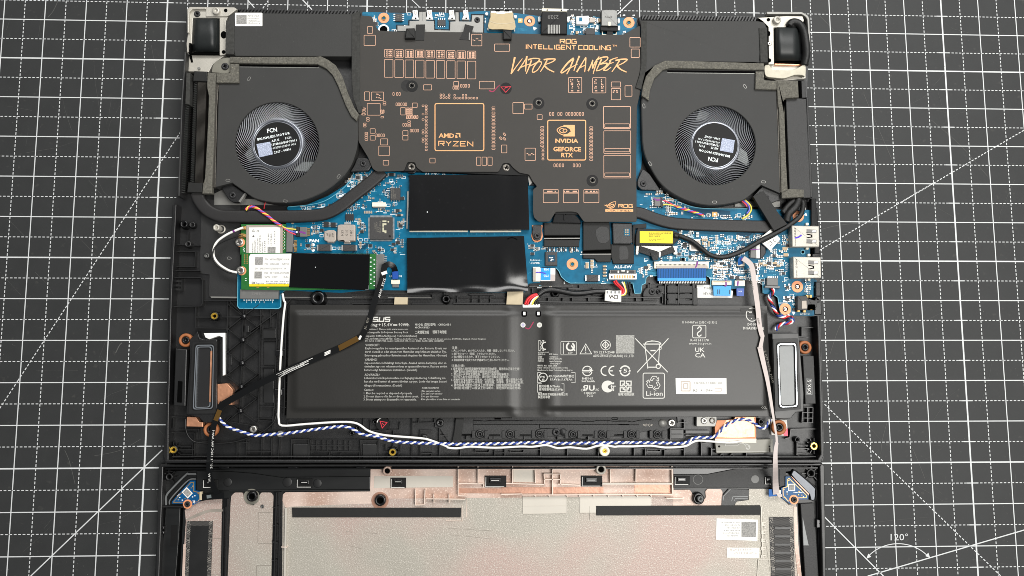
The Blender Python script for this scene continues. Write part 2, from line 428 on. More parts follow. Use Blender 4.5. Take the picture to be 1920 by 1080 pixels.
class Each(MB):
    """an MB whose every shape call is remembered, so that build_each makes one object of each"""
    def mark(s): s.cut.append((len(s.v), len(s.f)))
    def prism(s, *a, **k): s.mark(); return MB.prism(s, *a, **k)
    def lathe(s, *a, **k): s.mark(); return MB.lathe(s, *a, **k)
    def line(s, *a, **k): s.mark(); return MB.line(s, *a, **k)
    def sheet(s, *a, **k): s.mark(); return MB.sheet(s, *a, **k)
    def tube(s, *a, **k): s.mark(); return MB.tube(s, *a, **k)
    def build_each(s, name, mats, parent=None, label=None):
        ends = s.cut[1:]+[(len(s.v), len(s.f))]; out = []
        for (v0, f0), (v1, f1) in zip(s.cut, ends):
            q = MB(); q.v = s.v[v0:v1]; q.f = [tuple(i-v0 for i in f) for f in s.f[f0:f1]]; q.m = s.m[f0:f1]; q.sm = s.sm[f0:f1]
            out.append(q.build(name, mats, parent, label))
        return out
def each(name, mats, parent, fn, label=None):
    m = Each(); fn(m); return m.build_each(name, mats, parent, label)
# ---- copies that share one mesh
SHARED = {}
def stamp(name, key, parent, px, py, z, make, mats, rot=0.0, scale=1.0, label=None):
    """object at (px,py,z) whose mesh (made once, around its own origin at z = 0) is shared"""
    if key not in SHARED:
        v, f, mi, sm = make()
        me = bpy.data.meshes.new(name); me.from_pydata(v, [], f)
        for m in mats: me.materials.append(M[m])
        me.polygons.foreach_set('material_index', mi); me.polygons.foreach_set('use_smooth', sm); me.update()
        SHARED[key] = me
    o = bpy.data.objects.new(name, SHARED[key]); COL.objects.link(o)
    o.parent = parent; o.location = W(px, py, z)-origin(parent); o.rotation_euler = (0, 0, rot)
    k = scl(px, py, z)*scale; o.scale = (k, k, k)
    if label: o['label'] = label
    return o
def lathe_local(prof, n, mis):
    v = []; f = []; mi = []
    for r, z in prof:
        for a in range(n):
            t = 2*math.pi*a/n; v.append((r*math.cos(t), r*math.sin(t), z))
    for r in range(len(prof)-1):
        for a in range(n): f.append((r*n+a, r*n+(a+1) % n, (r+1)*n+(a+1) % n, (r+1)*n+a)); mi.append(mis[r])
    return v, f, mi, [True]*len(f)
def cross_add(g, r, w_, z, m):
    v, f, mi, sm = g
    for (a, b) in ((r, w_), (w_, r)):
        k = len(v); v += [(-a, -b, z), (a, -b, z), (a, b, z), (-a, b, z)]; f.append((k, k+1, k+2, k+3)); mi.append(m); sm.append(False); z += 0.02
    return v, f, mi, sm
def mk_screw():        # unit radius 10 px pan head with a cross recess
    g = lathe_local([(10, -6), (10, 1.6), (9.2, 3.0), (6.5, 3.8), (5.6, 3.4), (0.01, 2.9)], 20, [0, 0, 0, 1, 1])
    return cross_add(g, 4.6, 1.2, 3.75, 2)
def screw(parent, px, py, z, r, kind='dark', rot=0.4, label=None):
    mats = {'dark': ['steel_dark', 'steel_dark', 'void'], 'nickel': ['nickel', 'nickel', 'ink_dark'], 'black': ['chip_dark', 'chip_dark', 'void'], 'plastic': ['plastic_rib', 'plastic_rib', 'void']}[kind]
    return stamp('screw', 'screw_'+kind, parent, px, py, z, mk_screw, mats, rot, r/10.0, label)

# ---- text: queued, made at the end in one go
TXT = []
def lettering(name, material, parent, z, items, label=None):
    """items: (string, x, baseline y, cap height px, width px or None, angle deg, align) in photo pixels"""
    TXT.append((name, material, parent, z, items, label))
def flush_text():
    made = []
    for job in TXT:
        for it in job[4]:
            cu = bpy.data.curves.new('t', 'FONT'); cu.body = it[0]; cu.size = 1.0; cu.resolution_u = 2 if it[3] > 6 else 1
            if len(it) > 7 and it[7]: cu.offset = it[7]
            ob = bpy.data.objects.new('t', cu); COL.objects.link(ob); made.append(ob)
    bpy.context.view_layer.update()
    dg = bpy.context.evaluated_depsgraph_get(); k = 0
    for name, material, parent, z, items, label in TXT:
        mb = MB(); one_each = name in ('processor_lettering', 'battery_lettering', 'battery_symbol_lettering')
        for it in items:
            ob = made[k]; k += 1
            me = bpy.data.meshes.new_from_object(ob.evaluated_get(dg))
            if not len(me.vertices): continue
            x, y, h, wd, ang = it[1:6]; al = it[6] if len(it) > 6 else 'l'
            xs = [q.co.x for q in me.vertices]; x0, x1 = min(xs), max(xs)
            sy = h/0.70; sx = sy if not wd else wd/max(1e-6, x1-x0)
            off = {'l': 0, 'c': 0.5, 'r': 1}[al]*(x1-x0)
            a = math.radians(ang); ca, sa = math.cos(a), math.sin(a); v = []
            for q in me.vertices:
                u = (q.co.x-x0-off)*sx; t = -q.co.y*sy
                v.append(W(x+u*ca-t*sa, y+u*sa+t*ca, z))
            mb.add(v, [tuple(p.vertices) for p in me.polygons])
            bpy.data.meshes.remove(me)
            if one_each: mb.build(name, material, parent, label); mb = MB()
        if mb.v: mb.build(name, material, parent, label)
    for o in made:
        c = o.data; bpy.data.objects.remove(o); bpy.data.curves.remove(c)
cK2 = crop(990, 430, 7.111); cU2 = crop(640, 860, 4.91); cV2 = crop(940, 860, 4.908); cA2 = crop(320, 100, 3.6)
cRt = crop(1500, 0, 2.843); cRm = crop(1500, 340, 2.843); cLt = crop(0, 200, 2.077)
# ================================================================== cutting mat
IN = 0.0254
def G(i, j, z=0.0): return Vector((i*IN-OX*1e-3, -j*IN-OY*1e-3, z))
cm = bpy.data.objects.new('cutting_mat', None); COL.objects.link(cm)
tag(cm, 'black cutting mat with white inch grid lying under the opened laptop', 'cutting mat')
a, b = G(-9, -5), G(27, 23)
m = MB(); v = []
for z in (-0.003, -0.0004, 0.0):
    d = 0.0004 if z == 0.0 else 0
    v += [(a.x+d, b.y+d, z), (b.x-d, b.y+d, z), (b.x-d, a.y-d, z), (a.x+d, a.y-d, z)]
m.add(v, [(0, 1, 5, 4), (1, 2, 6, 5), (2, 3, 7, 6), (3, 0, 4, 7), (4, 5, 9, 8), (5, 6, 10, 9), (6, 7, 11, 10), (7, 4, 8, 11), (8, 9, 10, 11), (3, 2, 1, 0)])
m.build('mat_sheet', 'mat_rubber', cm)
def qline(mb, p, q, wmm, z=0.00012):
    d = (q-p); d.z = 0; d.normalize(); n = Vector((-d.y, d.x, 0))*wmm*0.0005
    mb.add([p+n+Vector((0, 0, z)), p-n+Vector((0, 0, z)), q-n+Vector((0, 0, z)), q+n+Vector((0, 0, z))], [(0, 1, 2, 3)])
def dashes(mb, p, q, wmm, period=2.54, on=1.55, z=0.00012):
    L = (q-p).length*1000; d = (q-p).normalized(); t = 0.0
    while t < L:
        qline(mb, p+d*t*1e-3, p+d*min(L, t+on)*1e-3, wmm, z); t += period
I0, I1, J0, J1 = -8, 26, -4, 22
s1, s2 = MB(), MB()
for i in range(I0, I1+1): qline(s1, G(i, J0), G(i, J1), 0.98 if i % 5 == 0 else 0.60)
for j in range(J0, J1+1): qline(s2, G(I0, j), G(I1, j), 0.86 if (j-1) % 5 == 0 else 0.60, 0.00015)
s1.build('solid_grid_line', 'mat_print', cm); s2.build('solid_grid_line', 'mat_print', cm)
d1, d2 = MB(), MB()
for i in range(I0, I1): dashes(d1, G(i+0.5, J0), G(i+0.5, J1), 0.52)
for j in range(J0, J1):
    dashes(d2, G(I0, j+0.5), G(I1, j+0.5), 0.48)
    for i in range(I0, I1+1):
        if i % 5 == 0: qline(d2, G(i-0.14, j+0.5), G(i+0.14, j+0.5), 0.6, 0.00018)
d1.build('dashed_grid_line', 'mat_print', cm, kind='stuff'); d2.build('dashed_grid_line', 'mat_print', cm, kind='stuff')
ang = MB()
def gl(mb, p, q, w_=0.66): qline(mb, W(p[0], p[1], 0), W(q[0], q[1], 0), w_, 0.00022)
gl(ang, (58, 1080), (304.5, 843.6)); gl(ang, (-40, 1174), (58, 1080)); gl(ang, (1545.7, 969), (1700, 1124)); gl(ang, (1626.6, 1080), (2000, 970))
gl(ang, cA(650, -10), cA(722, 72), .6); gl(ang, cA(1160, -6), cA(1252, 90)); gl(ang, cE(1215, -10), cE(1060, 140)); gl(ang, cC(490, -12), cC(575, 70), .5)
ang.build('angle_line', 'mat_print', cm)
ad = MB()
dashes(ad, W(*cLt(70, 1068), 0), W(*cLt(704, 98), 0), 0.56, z=0.00022); dashes(ad, W(*cLt(-20, 1205), 0), W(*cLt(70, 1068), 0), 0.56, z=0.00022)
dashes(ad, W(*cRm(100, 370), 0), W(*cRm(720, 3), 0), 0.56, z=0.00022); dashes(ad, W(*cRt(540, 1078), 0), W(*cRt(1260, 655), 0), 0.56, z=0.00022)
dashes(ad, W(*cX(130, 165), 0), W(*cX(1100, 1110), 0), 0.56, z=0.00022)
dashes(ad, W(*cA(800, 78), 0), W(*cA(850, 6), 0), 0.6, z=0.00022)
ad.build('dashed_angle_line', 'mat_print', cm, kind='stuff')
ar = MB()
arc = [cX(523+223*math.sin(t), 1131-223*math.cos(t)) for t in [math.radians(-46+92*k/24) for k in range(25)]]
ar.line(arc, 1.5, 0.22); ar.sheet([cX(354, 988), cX(364, 961), cX(380, 978)], 0.24); ar.sheet([cX(694, 984), cX(668, 974), cX(684, 956)], 0.24)
ar.build('angle_arc', 'mat_print', cm)
lettering('angle_number', 'mat_print', cm, 0.24, [('120°', *cX(483, 890), 12.2, 32.5, 0)])
scr = MB()
for p, q, r in ((cRt(100, 80), cRt(150, 130), cRt(190, 172)), (cA(440-0, 165), cA(480, 110), cA(535, 10)), (cRt(270, 880), cRt(280, 930), cRt(300, 950)), (cRt(340, 500), cRt(390, 620), cRt(490, 850)), (cRm(230, 735), cRm(200, 800), cRm(160, 920)),
                (cRm(520, 720), cRm(530, 790), cRm(548, 900)), (cX(430, 430), cX(440, 350), cX(470, 240)), (cX(600, 400), cX(630, 470), cX(665, 560)), (cRt(700, 640), cRt(850, 770), cRt(1000, 940)), (cRm(100, 260), cRm(200, 235), cRm(330, 222))):
    scr.line(spline([p, q, r], 6), 0.7, 0.08)
scr.line(spline([crop(0, 0, 4.908)(440, 160), crop(0, 0, 4.908)(490, 100), crop(0, 0, 4.908)(535, 5)], 6), 1.0, 0.08)
scr.line(spline([crop(0, 700, 2.841)(500, 440), crop(0, 700, 2.841)(640, 410), crop(0, 700, 2.841)(750, 350)], 6), 0.6, 0.08)
scr.line(spline([crop(0, 700, 2.841)(345, 410), crop(0, 700, 2.841)(370, 470), crop(0, 700, 2.841)(400, 590)], 6), 0.8, 0.08)
scr.line(spline([cLt(450, 960), cLt(465, 930), cLt(475, 920)], 6), 1.6, 0.08)
for k in range(70):
    x, y = (rnd.uniform(-20, 300) if k % 2 else rnd.uniform(1550, 1940)), rnd.uniform(-10, 1090); a = rnd.uniform(0, 6.3); L = rnd.uniform(8, 70); b = a+rnd.uniform(-.4, .4)
    scr.line([(x, y), (x+L*math.cos(a), y+L*math.sin(a)), (x+L*math.cos(a)+L*.6*math.cos(b), y+L*math.sin(a)+L*.6*math.sin(b))], rnd.uniform(.25, .5), 0.07+k*.0006, w1=.15)
for k in range(120):
    x, y = (rnd.uniform(0, 310) if k % 2 else rnd.uniform(1545, 1920)), rnd.uniform(0, 1080); scr.sheet(disc(x, y, rnd.uniform(.35, .9), 5), 0.13)
scr.build('scratch_mark', 'scratch', cm, kind='stuff')

# ================================================================== laptop base (chassis)
lb = thing('laptop_base', 'black laptop base lying face down with its underside opened', 'laptop', 930, 450, 0)
OUT = [(350, 20), (347, 95), (342, 180), (333, 362), (327, 382), (317, 560), (311, 800), (305, 850), (306, 862), (312, 868), (1536, 868), (1543, 863), (1545, 852), (1541, 700), (1537, 560), (1532, 470), (1528, 385), (1520, 372), (1513, 180), (1518, 60), (1515, 44), (1440, 40), (1194, 38), (683, 28), (440, 24)]
part('shell', 'plastic', lb, lambda m: m.prism(OUT, 0.4, 8.6))
# lower rim along the seam with the cover, side walls
def rim(m):
    m.box(309, 862, 1541, 868.5, 8.6, 16.6, 0, .5)
    m.box(322, 855.5, 1530, 857.5, 8.6, 15.2, 1, .3)
    m.prism([(327, 383), (323, 383), (316, 560), (310, 800), (304.5, 852), (309, 864), (316, 864), (316, 800), (322, 560), (331, 383)], 8.6, 16.2, 0, .5)
    m.prism([(1545, 855), (1541, 700), (1537.5, 592), (1532, 592), (1536, 700), (1539, 852), (1532, 864), (1540, 866)], 8.6, 16.2, 0, .5)
part('rim', ['plastic', 'plastic_rib'], lb, rim)
each('side_rail', 'sheet_dark', lb, lambda m: (m.prism([(349, 97), (344.5, 97), (339, 190), (332.5, 368), (336.5, 368), (342.5, 190)], 8.6, 16.8, 0, .4), m.prism([(1512, 182), (1516, 182), (1524, 370), (1519, 370)], 8.6, 15, 0, .4)), 'thin dark metal edge strip')
each('port_wall', 'plastic_gloss', lb, lambda m: (m.prism([(1524, 386), (1533, 390), (1537, 480), (1541, 590), (1527, 590), (1519, 395)], 8.6, 10.2, 0, .5), m.box(1521, 372, 1531, 422, 10, 13.5, 0, .5), m.box(1527, 459, 1538, 476, 10, 14, 0, .6), m.box(1529, 528, 1540, 556, 10, 13, 0, .6)), 'glossy black wall beside the ports')
# dark sheet metal plate under heat pipe / wifi card
PL = cI([(285, 60), (640, 100), (640, 990), (350, 962), (357, 760), (270, 748), (270, 560)])
plate = part('metal_plate', 'sheet_dark', lb, lambda m: (m.prism(PL, 8.6, 9.4, 0, .1), m.prism(cI([(366, 963), (612, 966), (612, 976), (370, 974)]), 8.6, 9.5)), 'matt charcoal sheet metal plate')
part('plate_edge', 'silver', plate, lambda m: m.prism(cI([(366, 961), (612, 964), (612, 977), (372, 975)]), 9.3, 9.75))
sil = part('fan_bracket_plate', 'silver', lb, lambda m: m.prism(cB([(350, 800), (430, 760), (520, 840), (900, 860), (1150, 880), (1000, 905), (350, 905)]), 8.6, 9.6, 0, .2), 'bare silver sheet metal under the fan')
part('fan_bracket_plate', 'silver', lb, lambda m: m.prism(cH([(920, 900), (1000, 870), (1340, 870), (1340, 925), (920, 920)]), 8.6, 9.6, 0, .2), 'bare silver sheet metal under the fan')
# wells and ribs
rb = MB()
def rib(f, *pts, w_=1.2, z1=11.6, closed=False):
    p = [f(*q) for q in pts]
    if closed: p.append(p[0])
    for q, r in zip(p, p[1:]): rb.bar(q, r, w_, 8.6, z1+rnd.uniform(-.06, .06))
# rib lattice between speaker and battery (crop M)
nod = [(560, 112), (553, 262), (549, 408), (543, 560), (538, 712)]
for q in nod: rb.lathe(*cM(*q), [(5.4, 8.6), (5.4, 12.3), (4.4, 12.9), (0.01, 13.1)], 14, 1)
rib(cM, (565, 60), (560, 112), (553, 262), (549, 408), (543, 560), (538, 712), (535, 790))
rib(cM, (462, 60), (455, 490)); rib(cM, (670, 70), (655, 780)); rib(cM, (735, 70), (730, 180))
for (x, y) in nod: rib(cM, (x-95, y-75), (x, y), (x+100, y+72)); rib(cM, (x-95, y+78), (x, y), (x+100, y-75))
rib(cM, (258, 120), (560, 112), (680, 108)); rib(cM, (260, 185), (460, 187)); rib(cM, (258, 60), (258, 185))
rib(cM, (770, 88), (600, 210), w_=1.4); rib(cM, (680, 185), (775, 188)); rib(cM, (680, 262), (780, 262)); rib(cM, (668, 430), (760, 432)); rib(cM, (655, 680), (755, 682)); rib(cM, (655, 770), (750, 775)); rib(cM, (752, 690), (752, 780), (690, 850)); rib(cM, (485, 780), (600, 800), (700, 850))
rib(cM, (775, 88), (758, 700)); rib(cM, (832, 60), (818, 740), w_=1.6, z1=13); rib(cM, (860, 5), (832, 40))
rib(cM, (830, 690), (775, 680)); rib(cM, (885, 8), (1000, 5)); rib(cM, (480, 745), (420, 800)); rib(cM, (520, 900), (520, 1020)); 
rib(cM, (80, 745), (200, 750)); rib(cM, (85, 848), (250, 850)); rib(cM, (250, 850), (250, 1000)); rib(cM, (155, 955), (250, 955)); rib(cM, (160, 985), (245, 985)); rib(cM, (300, 905), (590, 910)); 
rib(cM, (580, 880), (578, 1020)); rib(cM, (675, 880), (672, 1015)); rib(cM, (740, 880), (738, 1015)); rib(cM, (580, 968), (735, 968)); rib(cM, (370, 1015), (250, 1010)); rib(cM, (790, 880), (782, 1020))
for x in (865, 975): rib(cM, (x, 888), (x-2, 1015))
for k in range(8): rib(cR, (550+k*55, 345), (550+k*55, 455), z1=10.6)
rib(cR, (545, 345), (1035, 345), z1=11); rib(cR, (545, 455), (1035, 465), z1=11); rib(cR, (545, 400), (1035, 405), z1=10.4)
rib(cR, (360, 340), (355, 540)); rib(cR, (540, 345), (530, 540)); rib(cR, (1045, 345), (1035, 540)); rib(cR, (1220, 350), (1215, 540)); rib(cR, (365, 340), (535, 345)); rib(cR, (1050, 348), (1215, 350))
rib(cR, (735, 470), (735, 540)); rib(cR, (840, 480), (840, 540)); rib(cR, (720, 500), (760, 500)); rib(cR, (820, 505), (860, 505))
rib(cR, (165, 110), (165, 240)); rib(cR, (0, 135), (165, 135)); rib(cR, (320, 140), (310, 250)); rib(cR, (1075, 130), (1070, 230), (1145, 250)); rib(cR, (1140, 150), (1145, 250), (1435, 245), (1440, 170)); rib(cR, (1375, 250), (1370, 430), z1=12); rib(cR, (1290, 400), (1290, 465), (1440, 465), (1440, 400))
rib(cR, (1310, 480), (1310, 540)); rib(cR, (1420, 480), (1420, 540)); rib(cR, (1560, 100), (1558, 530)); rib(cR, (1640, 255), (1640, 520), (1750, 520), (1755, 490)); rib(cR, (1835, 230), (1830, 520)); rib(cR, (1655, 480), (1760, 480)); rib(cR, (1840, 300), (1920, 300)); rib(cR, (1640, 250), (1760, 255))
rib(cBt, (205, 100), (200, 180)); rib(cBt, (100, 185), (430, 180)); rib(cBt, (430, 100), (440, 180))
# lower bay right of that (crop S / T)
for x in (20, 230, 575, 675, 1030, 1300, 1610): rib(cS, (x, 425), (x, 522), z1=12.2)
for x in (290, 565, 870, 1205, 1510): rib(cS, (x, 310), (x, 345), z1=12)
rib(cS, (375, 445), (380, 470), (515, 470), (520, 445)); rib(cS, (725, 445), (730, 470), (862, 470), (865, 445)); rib(cS, (580, 475), (670, 475)); rib(cS, (230, 430), (570, 440)); rib(cS, (680, 440), (1030, 440)); rib(cS, (1310, 420), (1610, 425)); rib(cS, (230, 520), (570, 525)); rib(cS, (1050, 520), (1290, 520))
for x in (140, 240, 415, 590, 745, 835, 1150): rib(cT, (x, 385), (x, 465), z1=12.2)
rib(cT, (255, 395), (255, 415), (375, 415), (380, 395)); rib(cT, (150, 390), (410, 395)); rib(cT, (430, 400), (590, 400)); rib(cT, (740, 290), (745, 390)); rib(cT, (750, 340), (800, 345)); rib(cT, (835, 395), (880, 395)); rib(cT, (1160, 430), (1310, 435)); rib(cT, (465, 210), (590, 210), (590, 130)); rib(cT, (465, 210), (465, 310)); rib(cT, (470, 265), (580, 265)); rib(cT, (530, 90), (535, 155), (620, 155))
for x in (930, 1020): rib(cT, (x-15, 450), (x, 435), (x+15, 450), z1=11.4)
rib(cT, (1550, 215), (1700, 210), (1820, 215)); rib(cT, (1550, 215), (1540, 290), (1500, 300)); rib(cT, (1605, 330), (1605, 440)); rib(cT, (1605, 355), (1720, 360)); rib(cT, (1605, 385), (1720, 390)); rib(cT, (1605, 435), (1700, 438)); rib(cT, (1600, 440), (1640, 460))
rib(cQ, (895, 685), (890, 785), (958, 785), (960, 690), closed=True); rib(cQ, (925, 685), (925, 785)); rib(cQ, (893, 720), (960, 722)); rib(cQ, (893, 755), (958, 756))
rib(cQ, (890, 180), (990, 185)); rib(cQ, (890, 180), (890, 240)); rib(cQ, (870, 240), (930, 245)); rib(cQ, (870, 825), (975, 825)); rib(cQ, (960, 600), (1000, 600)); rib(cQ, (975, 500), (1010, 500)); rib(cQ, (965, 430), (1000, 430))
# left edge (crop P)
rib(cP, (20, 355), (215, 360), z1=12); rib(cP, (15, 550), (215, 550), z1=12.5); rib(cP, (20, 405), (185, 408), (180, 520), (20, 520)); rib(cP, (130, 260), (128, 330)); rib(cP, (185, 820), (185, 980), (415, 980)); rib(cP, (190, 895), (520, 900)); rib(cP, (430, 770), (420, 1000)); rib(cP, (30, 590), (20, 820), w_=1.6, z1=13); 
rib(cP, (22, 600), (225, 602), (238, 620), (240, 790), (225, 815), (25, 820), w_=1.5, z1=12.6); rib(cP, (440, 775), (540, 885)); rib(cP, (250, 775), (500, 775)); rib(cP, (85, 610), (80, 700)); 
for y in (625, 660, 690): rib(cP, (32, y), (85, y+2), w_=4, z1=11)
rib(cSp, (235, 5), (232, 60), (475, 65)); rib(cSp, (20, 755), (60, 758), (60, 840)); rib(cSp, (20, 520), (60, 520)); rib(cSp, (100, 850), (260, 850), (265, 930)); rib(cSp, (110, 985), (200, 985)); rib(cSp, (110, 1010), (200, 1012)); rib(cSp, (215, 960), (212, 1060))
# battery top strip (crop K2 and J)
rib(cK2, (10, 765), (600, 760)); rib(cK2, (150, 905), (1760, 910), w_=1.4, z1=12.2); rib(cK2, (130, 965), (1740, 985), w_=2.2, z1=12.8); rib(cK2, (540, 790), (690, 795), w_=3); rib(cK2, (860, 790), (1030, 790), w_=3); rib(cK2, (690, 740), (690, 800), (1000, 800)); rib(cK2, (860, 870), (1030, 870), w_=2.4); rib(cK2, (1375, 790), (1370, 880)); rib(cK2, (60, 785), (60, 850), (170, 850))
for x in (270, 465, 590, 805, 1445, 1545): rib(cK2, (x, 905), (x, 955), w_=1)
rib(cK2, (1545, 940), (1740, 945)); rib(cK2, (1745, 840), (1800, 845), (1795, 985)); rib(cK2, (1635, 710), (1635, 780)); rib(cK2, (1835, 715), (1830, 1000))
for x in (1830, 2010, 2200): rib(cK2, (x, 720), (x, 1000), w_=1.3, z1=11.6)
rib(cJ, (0, 960), (600, 965), (605, 995)); rib(cJ, (0, 1035), (310, 1035), w_=2); rib(cJ, (450, 1040), (680, 1040), w_=2); rib(cJ, (690, 1010), (690, 960), (740, 960)); rib(cJ, (750, 995), (1150, 995), w_=1.3); rib(cJ, (760, 1035), (1150, 1035), w_=2.4); rib(cJ, (880, 970), (1060, 970), w_=2.5); rib(cJ, (600, 1000), (240, 1000))
for x in (790, 900, 960, 1040): rib(cJ, (x, 980), (x, 1030), w_=1)
# flutes round the brass inserts
def star(cx, cy, r0, r1, n, z=11.4, sk=0.0):
    for k in range(n):
        t = 2*math.pi*k/n+sk; rb.bar((cx+r0*math.cos(t), cy+r0*math.sin(t)), (cx+r1*math.cos(t), cy+r1*math.sin(t)), 1.1, 8.6, z)
for cx, cy in ((325, 843), (1526.5, 836.5)): star(cx, cy, 6, 15, 12)
for cx, cy in ((401.5, 592.5), (736, 848)): star(cx, cy, 6, 11, 8)
rb.build('rib_lattice', ['plastic_rib', 'plastic_gloss'], lb)
# raised pads / plates moulded in the base
pads = Each()
for f, x0, y0, x1, y1, z in ((cM, 685, 190, 765, 250, 10.2), (cM, 690, 270, 770, 420, 9.7), (cM, 690, 440, 752, 660, 10), (cM, 465, 350, 490, 420, 9.8), (cM, 572, 172, 596, 212, 10.4), (cR, 370, 390, 525, 530, 10.5), (cR, 1065, 390, 1205, 530, 10.4), (cT, 470, 215, 585, 300, 9.8), (cT, 600, 225, 820, 255, 11), (cT, 600, 262, 720, 280, 10), (cV, 0, 0, 1, 1, 9)):
    pads.prism(rrc(f, x0, y0, x1, y1, 1), 8.6, z, 0, .2)
for (x0, y0, x1, y1) in ((0, 0, 110, 60), (0, 70, 110, 130), (130, 0, 240, 60), (130, 70, 240, 130)):   # grey blocks by the wide ribbon
    for ox in (1840,): pads.prism([cK2(ox+x0+30, 740+y0*1.9), cK2(ox+x1+20, 740+y0*1.9), cK2(ox+x1+20, 740+y1*1.9), cK2(ox+x0+30, 740+y1*1.9)], 8.6, 11.2, 1, .2)
for (x, y, x2, y2) in ((1214, 533, 1229, 551), (1234, 535, 1247, 551), (1251, 536, 1271, 549), (1274, 536, 1298, 549), (1251, 551, 1271, 560), (1274, 551, 1298, 560), (1251, 563, 1271, 571), (1274, 563, 1298, 571), (1300, 540, 1308, 572)):
    pads.box(x, y, x2, y2, 8.6, 11+rnd.uniform(-.3, .4), 1, .25)
pads.build_each('moulded_pad', ['plastic_rib', 'sheet_dark'], lb)
# touchpad bracket below the battery
tb = part('touchpad_bracket', 'sheet_dark', lb, lambda m: (
    m.prism(cBt([(445, 100), (2000, 70), (2000, 430), (1250, 430), (1240, 350), (860, 350), (700, 520), (620, 430), (510, 260), (440, 250)]), 8.6, 10.6, 0, .2),
    m.prism(cS([(360, 100), (1920, 95), (1920, 315), (500, 315), (500, 250), (360, 250)]), 8.6, 10.7, 0, .2),
    m.prism(cT([(-100, 95), (520, 95), (525, 195), (465, 200), (400, 240), (390, 305), (290, 305), (290, 225), (190, 245), (-100, 230)]), 8.6, 10.75, 0, .2)), 'matt grey metal touchpad bracket')
slot = Each()
for z, f, p in ((10.9, cS, [(360, 190), (1920, 190)]), (10.9, cS, [(360, 150), (420, 152), (480, 158), (540, 150), (780, 150), (830, 155), (920, 155), (960, 148), (1400, 150), (1450, 160), (1560, 160), (1600, 150), (1700, 150), (1760, 160), (1920, 158)]), (10.95, cT, [(0, 175), (185, 175)]), (10.95, cT, [(0, 140), (70, 140), (120, 150), (185, 135), (300, 125)]), (10.9, cS, [(1020, 190), (1025, 230), (1180, 235)]), (10.9, cS, [(1200, 350), (1300, 345), (1400, 335), (1500, 345)])):
    slot.line([f(*q) for q in p], 1.0, z)
for x0, x1 in ((245, 355), (515, 630), (825, 935), (1450, 1560), (1770, 1860)): slot.line([cS(x0, 297), cS(x1, 297)], 2.2, 10.9)
slot.sheet([cS(572, 122), cS(638, 122), cS(638, 142), cS(572, 142)], 10.9); slot.frame(*cS(1745, 124), *cS(1805, 142), 1, 10.9)
slot.line([cT(-10, 265), cT(40, 265)], 2, 10.95)
slot.build_each('bracket_slot', 'void', tb)
lug = Each()
for f, x, y in ((cS, 425, 290), (cS, 727, 290), (cS, 1022, 287), (cS, 1357, 292), (cS, 1650, 293), (cT, 117, 262), (cT, 350, 262)):
    cx, cy = f(x, y)
    lug.prism(rrect(cx-15, cy-7, cx-8.5, cy+8, 2), 10.7, 11.5, 0, .2); lug.prism(rrect(cx+8.5, cy-7, cx+15, cy+8, 2), 10.7, 11.5, 0, .2)
    lug.lathe(cx, cy, [(8.2, 10.5), (8.2, 11.6), (7.4, 12), (5.8, 12), (5.4, 11.2), (4.6, 11.2), (4.2, 12.3), (2.4, 12.3), (2.0, 11.0), (0.01, 10.9)], 20, 1)
lug.build_each('clip_lug', ['sheet_dark', 'plastic_rib'], tb)
for f, x, y, r, kd in ((cS, 28, 172, 7.5, 'black'), (cS, 1188, 268, 7.5, 'black'), (cT, 475, 157, 7.2, 'nickel')): screw(tb, *f(x, y), 10.8, r, kd)
part('rivet', 'silver', tb, lambda m: m.lathe(*cT(397, 162), [(7.8, 10.6), (7.6, 11.2), (0.01, 11.4)], 20), 'flat pale rivet head')
part('rivet', 'sheet_dark', tb, lambda m: m.lathe(*cS(1262, 268), [(7, 10.6), (6.8, 11.3), (0.01, 11.4)], 20))
lettering('embossed_mark', 'steel_dark', tb, 10.9, [('>PC<', *cT(222, 190), 5, 17, 0)])
# corner latch plate by the copper foil
lp = part('latch_plate', 'silver', lb, lambda m: m.prism(rrc(cT, 700, 90, 884, 192, 1.5), 8.6, 12, 0, .3), 'small silver plate with two screws')
screw(lp, *cT(767, 138), 12, 6, 'nickel'); part('rivet', 'steel_dark', lp, lambda m: m.lathe(*cT(846, 138), [(5.4, 11.9), (5.4, 12.6), (3.6, 12.8), (3.0, 12), (0.01, 11.9)], 18))
# round boss with screw by the wide ribbon
hb = part('screw_pad', 'sheet_dark', lb, lambda m: m.prism(rounded(cK2([(1540, 830), (1580, 780), (1740, 775), (1790, 800), (1790, 905), (1530, 900)]), 3), 8.6, 11.6, 0, .3))
screw(hb, *cK2(1652, 832), 11.6, 6, 'black'); part('rivet', 'plastic_gloss', hb, lambda m: m.lathe(*cK2(1748, 832), [(4.6, 11.5), (4.6, 12.6), (3, 12.8), (2.6, 12), (.01, 11.9)], 16))
